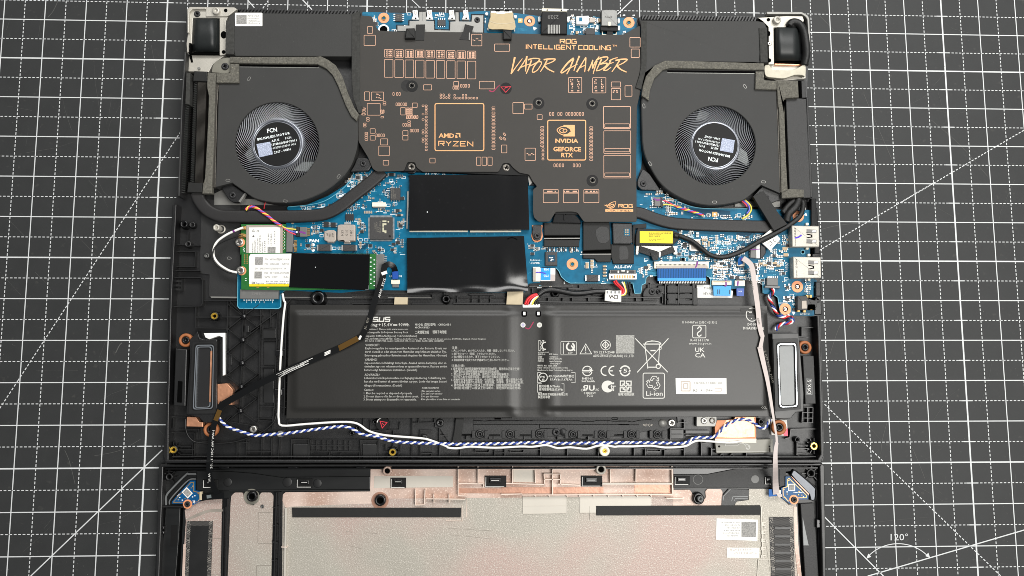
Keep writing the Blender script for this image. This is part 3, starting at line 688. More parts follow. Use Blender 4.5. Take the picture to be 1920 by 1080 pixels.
# bosses with brass inserts
def insert(px, py, r=6.5, zt=13.4, label='brass threaded insert'):
    o = part('screw_boss', 'plastic_gloss', lb, lambda m: m.lathe(px, py, [(r*1.45, 8.6), (r*1.32, zt-.8), (r*1.15, zt-.3), (r*.95, zt-.3), (r*.95, zt-1.6), (0.01, zt-1.7)], 24))
    def ins(m):
        n = 28; c = W(px, py, zt); k = scl(px, py, zt); v = []; f = []
        prof = [(1.0, -1.2), (1.0, 0), (.62, 0), (.5, -.3), (.5, -2)]
        for q, (rr, dz) in enumerate(prof):
            for a in range(n):
                t = 2*math.pi*a/n; g = rr*r*(1-(0.07 if (a % 2 and q in (0, 1)) else 0)); v.append((c.x+g*k*math.cos(t), c.y+g*k*math.sin(t), (zt+dz)*1e-3))
        for q in range(4):
            for a in range(n): f.append((q*n+a, q*n+(a+1) % n, (q+1)*n+(a+1) % n, (q+1)*n+a))
        m.add(v, f, 0)
        m.add([(c.x+.5*r*k*math.cos(2*math.pi*a/n), c.y+.5*r*k*math.sin(2*math.pi*a/n), (zt-1.6)*1e-3) for a in range(n)], [tuple(range(n))], 1)
    part('threaded_insert', ['brass', 'void'], o, ins, label)
for p in ((325, 843.5), (401.5, 592.5), (736, 848), (1526.5, 836.5)): insert(*p)
def wb(m):
    m.lathe(1134, 846, [(10, 8.6), (9.6, 14.4), (8.6, 14.8), (4.4, 14.8), (4, 12), (0.01, 12)], 24)
wbo = part('screw_boss', 'ivory', lb, wb, 'white ringed boss with brass thread'); part('threaded_insert', 'brass', wbo, lambda m: m.lathe(1134, 845.5, [(4.2, 13.2), (4.2, 13.9), (2.4, 13.9), (2, 12.6), (.01, 12.6)], 16))
# black plastic bosses
def boss(px, py, r, zt, mats='plastic_gloss', name='screw_boss', hole=0.55):
    return part(name, [mats, 'void'], lb, lambda m: m.lathe(px, py, [(r*1.25, 8.6), (r, zt-.5), (r*.93, zt), (r*hole, zt), (r*hole*.9, zt-2.5), (0.01, zt-2.6)], 22, mis=[0, 0, 0, 0, 1]))
boss(*cP(97, 200), 7.5, 13); boss(*cP(128, 350), 6.2, 12.4, 'plastic_rib'); boss(*cP(160, 205), 6, 11, 'plastic'); boss(*cT(1283, 150), 5.5, 14); boss(*cT(1610, 310), 5, 12); boss(*cJ(705, 1003), 7.5, 13); boss(*cK2(365, 850), 7, 12, 'plastic'); boss(*cI(1350, 975), 13.5, 13.5, hole=.45); boss(*cR(1020, 225), 4.4, 12); boss(*cR(955, 280), 4.4, 12); boss(*cR(1190, 170), 4.5, 12)
bn = part('stand_off', 'bracket', lb, lambda m: (m.lathe(*cI(462, 342), [(8.6, 9.4), (8.4, 9.9), (6.5, 9.9)], 20), m.lathe(*cI(418, 326), [(6.4, 9.4), (6.4, 14.2), (5.4, 14.6), (3, 14.6), (2.6, 13), (0.01, 13)], 20)), 'bare metal stand-off post')
part('stand_off', 'steel', lb, lambda m: m.lathe(*cI(328, 585), [(6, 9.4), (5.6, 11.5), (4, 12.2), (3, 12.2), (2.4, 11), (0.01, 11)], 18), 'small zinc grey stud')
part('lance_mark', 'silver', plate, lambda m: m.line([cI(520, 605), cI(530, 597), cI(552, 600), cI(560, 612), cI(545, 620), cI(525, 618)], .9, 9.5, closed=True))
screw(lb, *cM(625, 826), 11.5, 7, 'nickel', label='bright nickel screw')
screw(lb, *cR(1840, 175), 11, 7.5, 'plastic')
# rubber grommets
def grommet(px, py, r, z, label=None, sq=None):
    def f(m):
        m.lathe(px, py, [(r, z-2.5), (r, z-.6), (r*.92, z), (r*.62, z), (r*.55, z-.8)], 28, 0)
        m.lathe(px, py, [(r*.56, z-1.5), (r*.54, z+.6), (r*.44, z+1.0), (r*.3, z+.9), (r*.24, z-.8), (0.01, z-.9)], 22, 1)
    return part('rubber_grommet', ['rubber_ring', 'plastic_gloss'], lb, f, label)
grommet(*cSp(155, 157), 13, 12.5); grommet(*cSp(352, 855), 14, 12.5); grommet(*cQ(912, 308), 12.2, 12.5)
part('paper_pad', ['paper_white', 'wire_pink'], lb, lambda m: (m.prism(cQ([(693, 762), (795, 768), (800, 868), (698, 862)]), 8.6, 10.4), m.prism(cQ([(770, 845), (798, 820), (801, 870), (775, 866)]), 8.7, 10.5, 1)), 'white paper square with a pink corner')
grommet(*cQ(748, 815), 14, 12.8, 'brown rubber grommet on a white square')
# clips holding the antenna wire along the battery, small dark tapes
for x, y in ((790, 345), (782, 592)): part('wire_clip', 'plastic_gloss', lb, lambda m: (m.prism(rrc(cM, x-26, y-19, x+22, y+19, 1.5), 8.6, 13.4, 0, .4), m.box(*cM(x+22, y-24), *cM(x+40, y+24), 8.6, 12.5, 0, .3)))
part('wire_clip', 'slot_grey', lb, lambda m: m.prism(rrc(cR, 215, 258, 262, 320, 1), 8.6, 13.6, 0, .5))
part('wire_clip', 'plastic_gloss', lb, lambda m: m.prism(rrc(cR, 1658, 300, 1708, 355, 2), 8.6, 13.4, 0, .5))
part('tape_strip', 'tape_black', lb, lambda m: m.prism(cBt([(755, 112), (880, 108), (838, 380), (815, 515), (690, 518), (730, 330)]), 10.9, 13.2, 0, .3), 'matt black tape over the twisted wires')
part('tape_strip', 'tape_beige', lb, lambda m: m.prism(cJ([(320, 988), (418, 990), (415, 1043), (316, 1043)]), 9, 12.9), 'small beige tape piece')
part('tape_strip', 'tape_beige', lb, lambda m: m.prism(cJ([(1165, 945), (1285, 945), (1280, 1045), (1158, 1043)]), 9, 13.0), 'beige tape under the lower memory cover')
# dark sheet between RAM bay and battery
each('metal_plate', 'sheet_dark', lb, lambda m: (m.prism(cK2([(150, 480), (360, 500), (430, 640), (520, 730), (600, 755), (20, 765), (10, 690), (160, 690)]), 8.6, 9.6, 0, .1), m.prism(cI([(1040, 905), (2180, 900), (2180, 985), (1045, 985)]), 8.6, 9.8, 0, .2)), 'dark grey sheet metal strip')
each('plate_edge', 'silver', lb, lambda m: (m.prism(cK2([(20, 757), (600, 752), (600, 759), (20, 764)]), 9.5, 9.9), m.prism(cI([(1040, 965), (2000, 968), (2000, 976), (1040, 973)]), 9.7, 10.1), m.prism(cJ([(0, 985), (600, 990), (600, 996), (0, 992)]), 9.7, 10.1)))
# white bracket sticker behind the speaker
part('white_bracket', 'white_plastic', lb, lambda m: m.prism(cM([(310, 218), (445, 216), (447, 480), (430, 488), (430, 245), (405, 235), (345, 258), (320, 245)]), 8.6, 11.6, 0, .2), 'white L shaped plastic frame')
# TS sticker
ts = part('sticker', 'label_white', lb, lambda m: m.prism(cZ([(136, 742), (300, 740), (485, 800), (478, 866), (138, 864)]), 9.0, 10.2), 'white sticker under the blue ribbon')
lettering('sticker_print', 'ink_dark', ts, 10.3, [('TS-MB', *cZ(205, 785), 4.2, 13, 0), ('REV:A0', *cZ(202, 836), 4.6, 16, 0)])
cFl = crop(430, 180, 6.0)
# ================================================================== hinges
def barrel(m, x0, y0, x1, y1, zlo, zhi, split, mi=0):
    """rounded hinge housing, domed across its width"""
    n = 12; rows = [(y0, .75), (y0+3, 1.0), (split, 1.0), (y1-1, .55), (y1, .4)]; v = []; f = []
    for y, k in rows:
        for i in range(n+1):
            t = i/n; prof = min(1, math.sin(math.pi*min(.5, t/0.22*.5)))*min(1, math.sin(math.pi*min(.5, (1-t)/0.3*.5)))
            v.append(W(x0+(x1-x0)*t, y, zlo+(zhi-zlo)*k*(0.25+0.75*prof)))
    for r in range(len(rows)-1):
        for i in range(n): f.append((r*(n+1)+i, r*(n+1)+i+1, (r+1)*(n+1)+i+1, (r+1)*(n+1)+i))
    m.add(v, f, mi, True)
hl = thing('hinge', 'hinge with plain pale bracket next to the white sticker on the fin housing', 'hinge', 392, 70, 9)
hb1 = part('hinge_bracket', 'bracket', hl, lambda m: (
    m.prism(rounded(cA([(100, 85), (122, 62), (535, 65), (568, 88), (480, 150), (462, 190), (455, 505), (400, 510), (400, 165), (155, 165), (140, 480), (100, 480), (95, 400), (110, 300)]), 1.5), 8.6, 13, 0, .35),
    m.prism(cA([(98, 478), (140, 480), (455, 505), (340, 590), (300, 665), (90, 655)]), 8.6, 11.6, 0, .3),
    m.prism(cA([(104, 88), (124, 64), (275, 66), (275, 82), (150, 84), (122, 110), (118, 300), (104, 300)]), 12.9, 14.6, 0, .3),
    m.prism(cA([(275, 66), (540, 68), (560, 86), (490, 140), (470, 150), (275, 152)]), 12.9, 13.8, 0, .3)))
part('hinge_barrel', 'hinge_plastic', hl, lambda m: barrel(m, *cA(142, 168), *cA(398, 478), 9.5, 16.2, 390/4.908))
part('hinge_frame', 'void', hl, lambda m: (m.prism(cA([(140, 168), (400, 168), (400, 480), (140, 480)]), 8.6, 9.4), m.prism(cA([(118, 395), (138, 395), (138, 480), (390, 482), (390, 496), (118, 494)]), 11.6, 14.2, 0, .3), m.prism(cA([(120, 500), (142, 505), (155, 570), (138, 572)]), 11.6, 12.1)))
part('stand_off', 'bracket', hl, lambda m: (m.lathe(*cA(365, 95), [(7.4, 13.7), (7.2, 15.4), (6.4, 15.8), (4.0, 15.8)], 22), m.lathe(*cA(365, 95), [(4.2, 15.6), (3.6, 15.2), (.01, 14.6)], 18)))
screw(hl, *cA(196, 130), 13, 6, 'steel' if False else 'black'); 
each('bracket_hole', 'void', hl, lambda m: (m.prism(disc(*cA(457, 96), 3.4, 16), 13.75, 13.9), m.prism(disc(*cA(438, 320), 5.5, 16, 7), 12.9, 13.1), m.prism(disc(*cA(438, 478), 3.6, 14), 12.9, 13.1)))
hr = thing('hinge', 'hinge with a black wrapped cable curling past it and masking tape below', 'hinge', 1478, 80, 9)
part('hinge_bracket', 'bracket', hr, lambda m: (
    m.prism(rounded(cG([(1128, 162), (1400, 145), (1545, 148), (1560, 185), (1555, 200), (1400, 205), (1395, 250), (1280, 252), (1285, 590), (1232, 592), (1228, 250), (1180, 200)]), 1.2), 8.6, 13.2, 0, .35),
    m.prism(cG([(1225, 590), (1570, 600), (1575, 720), (1400, 740), (1300, 740), (1220, 700)]), 8.6, 10.6, 0, .2)))
part('hinge_rail', 'silver', hr, lambda m: m.prism(rounded(cG([(1215, 105), (1540, 108), (1595, 140), (1610, 170), (1622, 480), (1608, 480), (1590, 180), (1570, 150), (1535, 128), (1215, 128)]), 2), 8.6, 12.5, 0, .4), 'satin grey corner rail')
part('hinge_frame', 'void', hr, lambda m: (m.prism(cG([(1285, 250), (1600, 200), (1600, 600), (1285, 590)]), 8.6, 9.4), m.prism(cG([(1215, 128), (1540, 130), (1560, 150), (1570, 330), (1560, 330), (1545, 150), (1215, 145)]), 8.6, 10)))
part('hinge_barrel', 'hinge_plastic', hr, lambda m: barrel(m, *cG(1286, 250), *cG(1535, 560), 9.5, 16.2, 470/4.908))
part('hinge_pin', 'copper_foil', hr, lambda m: m.prism(cG([(1290, 585), (1535, 592), (1540, 602), (1290, 596)]), 10, 12))
part('stand_off', 'bracket', hr, lambda m: (m.lathe(*cG(1316, 178), [(7.4, 13.1), (7.2, 15.2), (6.4, 15.6), (4.0, 15.6)], 22), m.lathe(*cG(1316, 178), [(4.2, 15.4), (3.6, 15), (.01, 14.4)], 18)))
each('bracket_hole', 'void', hr, lambda m: (m.prism(disc(*cG(1231, 181), 3.2, 14), 13.1, 13.35), m.prism(disc(*cG(1234, 310), 3, 14, 5), 13.1, 13.35), m.prism(disc(*cG(1240, 555), 3.6, 14), 13.1, 13.35)))
screw(hr, *cG(1240, 402), 13.2, 4, 'nickel')
part('masking_tape', 'masking', hr, lambda m: m.prism(spline(cG([(1195, 640), (1200, 600), (1240, 600), (1270, 640), (1360, 645), (1450, 645), (1500, 625), (1560, 595), (1575, 620), (1570, 700), (1540, 690), (1470, 690), (1380, 720), (1290, 715), (1210, 700), (1195, 640)]), 3)[:-1], 12, 14.2, 0, .3), 'creased cream masking tape')
sc_ = part('screen_cable_sheath', 'sleeve', hr, lambda m: (m.tube([(*cG(1420, 240), 14.5), (*cG(1450, 205), 15), (*cG(1510, 220), 15.5), (*cG(1555, 290), 15.5), (*cG(1575, 400), 15.5), (*cG(1580, 500), 15), (*cG(1558, 600), 13)], 7.0, 0, 10), m.tube([(*cG(1410, 240), 13.5), (*cG(1475, 230), 13.5)], 7, 0, 8, 0)), 'black wrapped display cable')

# ================================================================== fin stacks
def fins(m, pts0, pts1, n, th, z0, z1):
    """n thin plates between two pixel lines"""
    for k in range(n):
        t = k/(n-1); a = (pts0[0][0]+(pts0[1][0]-pts0[0][0])*t, pts0[0][1]+(pts0[1][1]-pts0[0][1])*t); b = (pts1[0][0]+(pts1[1][0]-pts1[0][0])*t, pts1[0][1]+(pts1[1][1]-pts1[0][1])*t)
        m.bar(a, b, th, z0, z1)
def comb(m, a, b, n, amp, z0, z1):
    """toothed fin edge along the top rim"""
    for k in range(n):
        t = k/(n-1); x = a[0]+(b[0]-a[0])*t; y = a[1]+(b[1]-a[1])*t
        m.bar((x-amp*.25, y-amp), (x+amp*.25, y+amp), 1.15, z0, z1)
h1 = thing('heat_sink', 'dark rear heat sink housing carrying the white code sticker', 'heat sink', 560, 65, 9)
part('fin', 'plastic_rib', h1, lambda m: comb(m, cA(588, 95), cA(1680, 118), 84, 4.6, 9, 14.8), 'black cooling fins', 'stuff')
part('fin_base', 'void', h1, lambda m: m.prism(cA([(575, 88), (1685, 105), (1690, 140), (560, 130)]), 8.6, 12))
part('housing', 'fan_cover', h1, lambda m: m.prism(rounded(cA([(485, 150), (540, 118), (1688, 128), (1690, 420), (1690, 520), (545, 516), (540, 500), (480, 200)]), 1), 10, 16.2, 0, .4))
part('gasket', 'foam_dark', h1, lambda m: m.prism(cA([(1618, 128), (1690, 100), (1692, 560), (1690, 920), (1718, 985), (1705, 1040), (1680, 1040), (1630, 900), (1615, 700)]), 12, 16.9, 0, .3), 'dark foam strip along the housing')
part('gasket', 'foam_dark', h1, lambda m: m.prism(cA([(458, 185), (536, 185), (532, 500), (452, 497)]), 12, 17.0, 0, .5), 'grey foam pad by the hinge')
st = part('sticker', 'label_white', h1, lambda m: m.prism(rrect(*cA(543, 117), *cA(795, 240), 1.4), 16.2, 16.4), 'white sticker with small grey print')
part('code_patch', 'label_code', st, lambda m: m.sheet(rrc(cA, 556, 137, 650, 222), 16.45))
lettering('sticker_print', 'ink_grey', st, 16.46, [('ASUS  MLD', *cA(658, 152), 3.0, 22, 2), ('13N1DBAM0101', *cA(658, 176), 3.0, 22, 2), ('60NR0AM0 A01', *cA(658, 198), 3.0, 24, 2), ('2362-0033', *cA(658, 219), 3.0, 23, 2), ('.', *cA(772, 230), 6, None, 0)])
h2 = thing('heat_sink', 'dark rear heat sink housing without a sticker', 'heat sink', 1310, 70, 9)
part('fin', 'plastic_rib', h2, lambda m: comb(m, cG(70, 158), cG(1110, 172), 78, 4.3, 9, 14.8), 'black cooling fins', 'stuff')
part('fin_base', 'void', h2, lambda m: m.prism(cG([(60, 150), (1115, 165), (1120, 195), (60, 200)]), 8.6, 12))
part('housing', 'fan_cover', h2, lambda m: m.prism(rounded(cG([(58, 186), (1130, 192), (1195, 205), (1215, 255), (1160, 280), (1152, 576), (400, 568), (200, 600), (58, 700)]), 1), 10, 16.2, 0, .4))
part('gasket', 'foam_dark', h2, lambda m: m.prism(cG([(58, 190), (112, 195), (110, 620), (75, 760), (62, 824), (8, 806), (45, 690), (60, 600)]), 12, 16.9, 0, .3), 'dark foam strip along the housing')
part('gasket', 'foam_dark', h2, lambda m: m.prism(cG([(1145, 255), (1222, 250), (1228, 572), (1158, 575)]), 12, 17.0, 0, .5), 'grey foam pad by the hinge')
h3 = thing('heat_sink', 'side heat sink with bare grey fins between two black blocks', 'heat sink', 372, 240, 9)
part('fin', 'steel_dark', h3, lambda m: fins(m, (cA2(183, 190), cA2(165, 868)), (cA2(243, 192), cA2(217, 870)), 98, 0.9, 10, 15), 'dark grey cooling fins', 'stuff')
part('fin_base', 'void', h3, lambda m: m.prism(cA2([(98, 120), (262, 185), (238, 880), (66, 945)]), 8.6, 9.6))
part('fin_core', 'black', h3, lambda m: m.prism(cA2([(180, 188), (244, 190), (219, 872), (163, 870)]), 9.6, 12))
part('fin_edge', 'steel', h3, lambda m: [m.bar(cA2(158+(-25)*t, 190+680*t), cA2(178+(-22)*t, 184+680*t), 0.8, 10, 14.2) for t in [k/56 for k in range(57)]], 'toothed bright fin edge', 'stuff')
part('fin_edge', 'steel', h3, lambda m: [m.bar(cA2(101+(-33)*t, 352+590*t), cA2(124+(-27)*t, 346+590*t), 0.8, 10, 13.8) for t in [k/50 for k in range(51)]], 'toothed bright fin edge', 'stuff')
part('block', 'tape_black', h3, lambda m: m.prism(cA2([(158, 118), (246, 122), (244, 190), (150, 186)]), 10, 16, 0, .4)); part('block', 'tape_black', h3, lambda m: m.prism(cA2([(117, 870), (216, 874), (210, 940), (110, 938)]), 10, 16, 0, .4))
part('gasket', 'foam_dark', h3, lambda m: m.prism(cA2([(104, 128), (132, 130), (126, 345), (97, 342)]), 10, 15.2, 0, .4))
part('silver_tab', 'silver', h3, lambda m: (m.prism(rounded(cA2([(150, 95), (185, 78), (260, 100), (262, 120), (150, 120)]), 1), 9.6, 11, 0, .2), m.prism(disc(*cA2(190, 100), 2.6), 11, 12.4)))
h4 = thing('heat_sink', 'side heat sink under a smooth dark cover plate near the USB ports', 'heat sink', 1497, 280, 9)
part('cover_plate', 'sheet_dark', h4, lambda m: m.prism([cG(1392, 908), cG(1480, 900), cG(1580, 908), cH(1622, 838), cH(1560, 840), cH(1425, 765)], 9, 15.6, 0, .4), 'smooth dark grey cover plate')
part('gasket', 'foam', h4, lambda m: m.prism(cH([(1352, 775), (1425, 755), (1560, 762), (1558, 832), (1355, 842)]), 15.0, 17.4, 0, .5), 'speckled foam pad')
part('side_strip', 'sheet_dark', h4, lambda m: m.prism(cG([(1535, 740), (1572, 745), (1575, 900), (1540, 898)]), 9, 13, 0, .3))
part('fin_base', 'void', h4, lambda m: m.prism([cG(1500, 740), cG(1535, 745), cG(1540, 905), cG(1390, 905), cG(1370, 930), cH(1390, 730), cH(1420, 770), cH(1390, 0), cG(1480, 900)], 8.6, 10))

# ================================================================== fans
def sample_outline(pts, c, angs):
    o = []
    for t in angs:
        d = (math.cos(t), math.sin(t)); best = 1e9
        for i in range(len(pts)):
            (x1, y1), (x2, y2) = pts[i], pts[(i+1) % len(pts)]
            ex, ey = x2-x1, y2-y1; den = d[0]*ey-d[1]*ex
            if abs(den) < 1e-9: continue
            s = ((x1-c[0])*ey-(y1-c[1])*ex)/den; u = ((x1-c[0])*d[1]-(y1-c[1])*d[0])/den
            if s > 0 and -1e-6 <= u <= 1+1e-6: best = min(best, s)
        o.append((c[0]+d[0]*best, c[1]+d[1]*best))
    return o
def make_fan(label, outline, c, rx, ry, hub_r, lab_r, swirl, lc, nb=70):
    fan = thing('cooling_fan', label, 'fan', c[0], c[1], 9)
    angs = sorted(set([2*math.pi*k/120 for k in range(120)]+[math.atan2(p[1]-c[1], p[0]-c[0]) % (2*math.pi) for p in outline]))
    ot = sample_outline(outline, c, angs)
    def cover(m):
        inn = [(c[0]+rx*math.cos(t), c[1]+ry*math.sin(t)) for t in angs]
        inn2 = [(c[0]+(rx+1.2)*math.cos(t), c[1]+(ry+1.2)*math.sin(t)) for t in angs]
        n = len(angs); v = []; f = []
        o_in = [(x+(c[0]-x)*0.012, y+(c[1]-y)*0.012) for x, y in ot]
        base = [W(x, y, 17) for x, y in ot]
        rings = [[Vector((p.x, p.y, 0.0096)) for p in base], [Vector((p.x, p.y, 0.0166)) for p in base], [W(x, y, 17) for x, y in o_in], [W(x, y, 17) for x, y in inn2], [W(x, y, 16.7) for x, y in inn], [Vector((W(x, y, 16.7).x, W(x, y, 16.7).y, 0.0158)) for x, y in inn]]
        for r in rings: v += r
        for r in range(len(rings)-1):
            for i in range(n): j = (i+1) % n; f.append((r*n+i, r*n+j, (r+1)*n+j, (r+1)*n+i))
        m.add(v, f)
    part('fan_cover', 'fan_cover', fan, cover)
    part('fan_floor', 'void', fan, lambda m: m.prism([(c[0]+(x-c[0])*.985, c[1]+(y-c[1])*.985) for x, y in ot], 8.7, 9.8))
    # rotor
    rot = part('hub', ['rim_steel', 'chip_dark'], fan, lambda m: m.lathe(c[0], c[1], [(hub_r*1.02, 10), (hub_r*1.02, 14.2), (hub_r*.99, 15.0), (hub_r*.95, 15.3), (hub_r*.91, 15.0), (hub_r*.9, 14.4)], 64))
    part('hub_label', 'black', rot, lambda m: m.lathe(lc[0], lc[1], [(lab_r*1.02, 13), (lab_r*1.02, 15.2), (lab_r*.99, 15.7), (lab_r*.97, 15.75), (.01, 15.75)], 64, 0, False))
    part('label_rim', 'rim_steel', rot, lambda m: m.lathe(lc[0], lc[1], [(lab_r*1.035, 14), (lab_r*1.035, 15.75), (lab_r*1.015, 15.95), (lab_r*.995, 15.8)], 64))
    cw = W(c[0], c[1], 14); k = scl(c[0], c[1], 14)
    def mk():
        v = []; f = []; r0, r1 = hub_r*.99*k, (rx+3.5)*k; N = 7
        for i in range(N+1):
            t = i/N; r = r0+(r1-r0)*t; th = swirl*(0.62*math.log(r/r0)/math.log(r1/r0)+0.10*t*t)
            for s in (-1, 1):
                a = -th+s*0.00021/r    # image y is down: a clockwise sweep in the picture is negative here
                for z in (-0.0012, -0.00026 if s == -swirl else 0.0): v.append((r*math.cos(a), r*math.sin(a), z))
        for i in range(N):
            b = i*4
            f += [(b+1, b+5, b+7, b+3), (b, b+4, b+5, b+1), (b+2, b+3, b+7, b+6)]
        return v, f, [0]*len(f), [False]*len(f)
    for q in range(nb):
        stamp('fan_blade', 'blade%s' % label, fan, c[0], c[1], 14.6, mk, ['blade'], 2*math.pi*q/nb, 1/scl(c[0], c[1], 14.6))
    return fan, rot
FL = spline([cB(515, 702), cB(640, 790), cB(740, 850), cB(930, 885), cB(1150, 868), cB(1350, 790), cB(1500, 680), cB(1600, 560), cB(1655, 420), cB(1672, 300), cB(1670, 100)], 4)
FLO = [cA(446*0+409.5*0+392, 770), cB(362, 742)]+FL+[cA(1665, 1080), cA(1645, 1060), cA(1565, 900), cA(1500, 760), cA(1440, 680), cA(1390, 640), cA(1320, 605), cA(575, 600), cA(575, 765)]
f1, r1 = make_fan('cooling fan nearer the side fins, its hub lettering the right way up', FLO, (519.6, 268.6), 78.4, 76.5, 49, 43, 1, (519.4, 270))
FR = spline([cH(1165, 722), cH(1020, 850), cH(900, 888), cH(750, 908), cH(600, 898), cH(420, 838), cH(250, 720), cH(130, 532), cH(78, 380), cH(65, 150), cG(62, 935)], 4)
FRO = FR+[cG(90, 760), cG(150, 640), cG(260, 580), cG(330, 580), cG(1115, 640), cG(1115, 822), cG(1305, 830), cH(1312, 0), cH(1343, 800)]
f2, r2 = make_fan('cooling fan nearer the USB ports, its hub lettering upside down', FRO, (1341.3, 272.6), 75.2, 74.2, 46.5, 42, -1, (1341.2, 271.5))
def slotln(m, pts, w_, z): m.line(pts, w_, z)
for fan, f, a, b_ in ((f1, cA, (575, 601), (1310, 612)), (f2, cG, (300, 655), (1108, 665))):
    part('cover_slot', ['void', 'silver'], fan, lambda m: (m.line([f(*a), f(*b_)], 3.6, 17.06), m.line([f(a[0], a[1]+15), f(b_[0]+8, b_[1]+12)], .9, 17.1, 1)))
# foam on the fans
part('foam_strip', 'foam', f1, lambda m: m.prism(cA([(495, 520), (700, 521), (1280, 520), (1330, 515), (1400, 548), (1470, 600), (1530, 700), (1580, 850), (1640, 990), (1682, 1050), (1660, 1112), (1612, 1070), (1560, 970), (1490, 790), (1440, 690), (1380, 630), (1300, 590), (800, 584), (495, 578)]), 16.2, 18.6, 0, .5), 'speckled grey foam strip')
part('foam_strip', 'foam', f1, lambda m: m.prism(cA([(370, 672), (495, 668), (495, 585), (575, 585), (578, 762), (370, 760)]), 16.2, 18.6, 0, .5), 'speckled grey foam corner')
part('foam_strip', 'foam', f1, lambda m: m.prism([cA(288, 668), cA(370, 668), cA(362, 770), cB(355, 0), cB(345, 400), cB(330, 745), cB(330, 800), cB(240, 800), cB(246, 715), cB(264, 660), cB(285, 300), cB(298, 0), cA(300, 880), cA(283, 800)], 15.2, 18.2, 0, .5), 'long speckled foam strip')
part('side_strip', 'steel_dark', f1, lambda m: m.prism([cA(362, 770), cA(392, 770), cB(378, 0), cB(362, 742), cB(332, 745), cB(352, 0)], 14, 16.6, 0, .2), 'blue grey metal edge')
part('corner_film', 'clear_tape', f1, lambda m: m.prism(spline(cA([(330, 650), (345, 590), (400, 545), (495, 530), (500, 580), (490, 668), (370, 668), (330, 665)]), 3), 14.6, 15.6, 0, .2), 'cloudy clear plastic corner')
screw(f1, *cA(453, 613), 15.6, 7, 'black')
part('foam_strip', 'foam', f2, lambda m: m.prism(cG([(65, 880), (75, 800), (105, 700), (180, 602), (280, 556), (380, 556), (1190, 580), (1195, 645), (800, 636), (330, 626), (262, 642), (182, 722), (142, 830), (130, 925)]), 16.2, 18.6, 0, .5), 'speckled grey foam strip')
part('foam_strip', 'foam', f2, lambda m: m.prism(cG([(1115, 655), (1190, 655), (1195, 735), (1310, 745), (1308, 825), (1110, 820)]), 16.2, 18.6, 0, .5), 'speckled grey foam corner')
part('foam_strip', 'foam', f2, lambda m: m.prism([cG(1312, 745), cG(1505, 740), cG(1512, 896), cG(1392, 902), cG(1370, 930), cG(1382, 1080), cH(1375, 0), cH(1395, 500), cH(1410, 765), cH(1350, 790), cH(1340, 400), cH(1326, 0), cG(1322, 1000), cG(1312, 830)], 15.2, 18.2, 0, .5), 'long speckled foam strip')
part('side_strip', 'steel_dark', f2, lambda m: m.prism([cG(1305, 832), cG(1318, 832), cH(1325, 0), cH(1348, 790), cH(1335, 785), cH(1310, 0)], 15, 17.2, 0, .2))
# mounting ears with screws
def ear(fan, pts, sx, sy, r, mats='plastic'):
    part('mounting_ear', mats, fan, lambda m: m.prism(rounded(pts, 3), 11.5, 14.6, 0, .4)); screw(fan, sx, sy, 14.4, r, 'black')
ear(f1, cB([(1668, 470), (1745, 470), (1790, 490), (1800, 540), (1770, 590), (1600, 600), (1640, 540)]), *cB(1722, 525), 6)
ear(f1, cB([(415, 745), (500, 705), (545, 735), (640, 800), (580, 880), (520, 880), (480, 850)]), *cB(522, 815), 6.5)
ear(f2, cH([(75, 570), (140, 620), (240, 770), (60, 765), (25, 730), (25, 680)]), *cH(78, 710), 6)
ear(f2, cH([(1180, 728), (1330, 800), (1350, 850), (1230, 900), (1080, 840)]), *cH(1210, 835), 5)
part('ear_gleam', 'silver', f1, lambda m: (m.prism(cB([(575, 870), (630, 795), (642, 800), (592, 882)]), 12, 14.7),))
mk_ = each('cover_lug', 'silver', f1, lambda m: [m.line(rotpts(rrect(x-4, y-2, x+4, y+2, 2), x, y, a), .8, 17.1, closed=True) for x, y, a in ((*cB(478, 678), 5), (*cB(1005, 868), 8), (*cB(1497, 642), -55), (*cA(672, 725), -55))], 'small pressed lug outlines')
each('cover_lug', 'silver', f2, lambda m: [m.line(rotpts(rrect(x-4, y-2, x+4, y+2, 2), x, y, a), .8, 17.1, closed=True) for x, y, a in ((*cH(1185, 692), 5), (*cH(735, 878), 0), (*cH(142, 525), 60), (*cG(1015, 795), 55), (*cG(85, 975), 80))], 'small pressed lug outlines')
lettering('hub_lettering', 'silk', r1, 15.8, [('FCN', *cFl(429, 416), 7.6, 18.6, -9, 'l', .02), ('BRUSHLESS MOTOR', *cFl(319, 502), 4.4, 62, -11.5, 'l', .02), ('ASUS', *cFl(476, 520), 4.2, 15, -11, 'l', .01), ('FCN', *cFl(633, 489), 4.2, 11, -11), ('13NR0DB0P02011', *cFl(479, 562), 4.2, 47.5, -11, 'l', .01), ('6033B0128301 A01', *cFl(490, 600), 4, 43.6, -11.2), ('2367 - 04BH', *cFl(506, 648), 4.2, 31.5, -12, 'l', .01)])
part('code_patch', 'label_code_pale', r1, lambda m: m.sheet(cFl([(305, 541), (460, 514), (490, 656), (338, 690)]), 15.8))
lettering('hub_lettering', 'silk', r2, 15.8, [('FCN', *cH(769, 477), 7.2, 18.4, 190, 'l', .02), ('BRUSHLESS MOTOR', *cH(878, 449), 4.2, 59.5, 192, 'l', .02), ('ASUS', *cH(771, 380), 4.2, 14, 191, 'l', .01), ('FCN', *cH(646, 357), 4.2, 10.5, 191), ('13NR0DB0P01011', *cH(779, 352), 4, 45, 191, 'l', .01), ('6033B0128201 A01', *cH(784, 325), 3.8, 41, 191), ('2368 - 0DAT', *cH(788, 291), 4, 30, 191, 'l', .01)])
part('code_patch', 'label_code_pale', r2, lambda m: m.sheet(cH([(805, 289), (921, 309), (905, 426), (784, 404)]), 15.8))
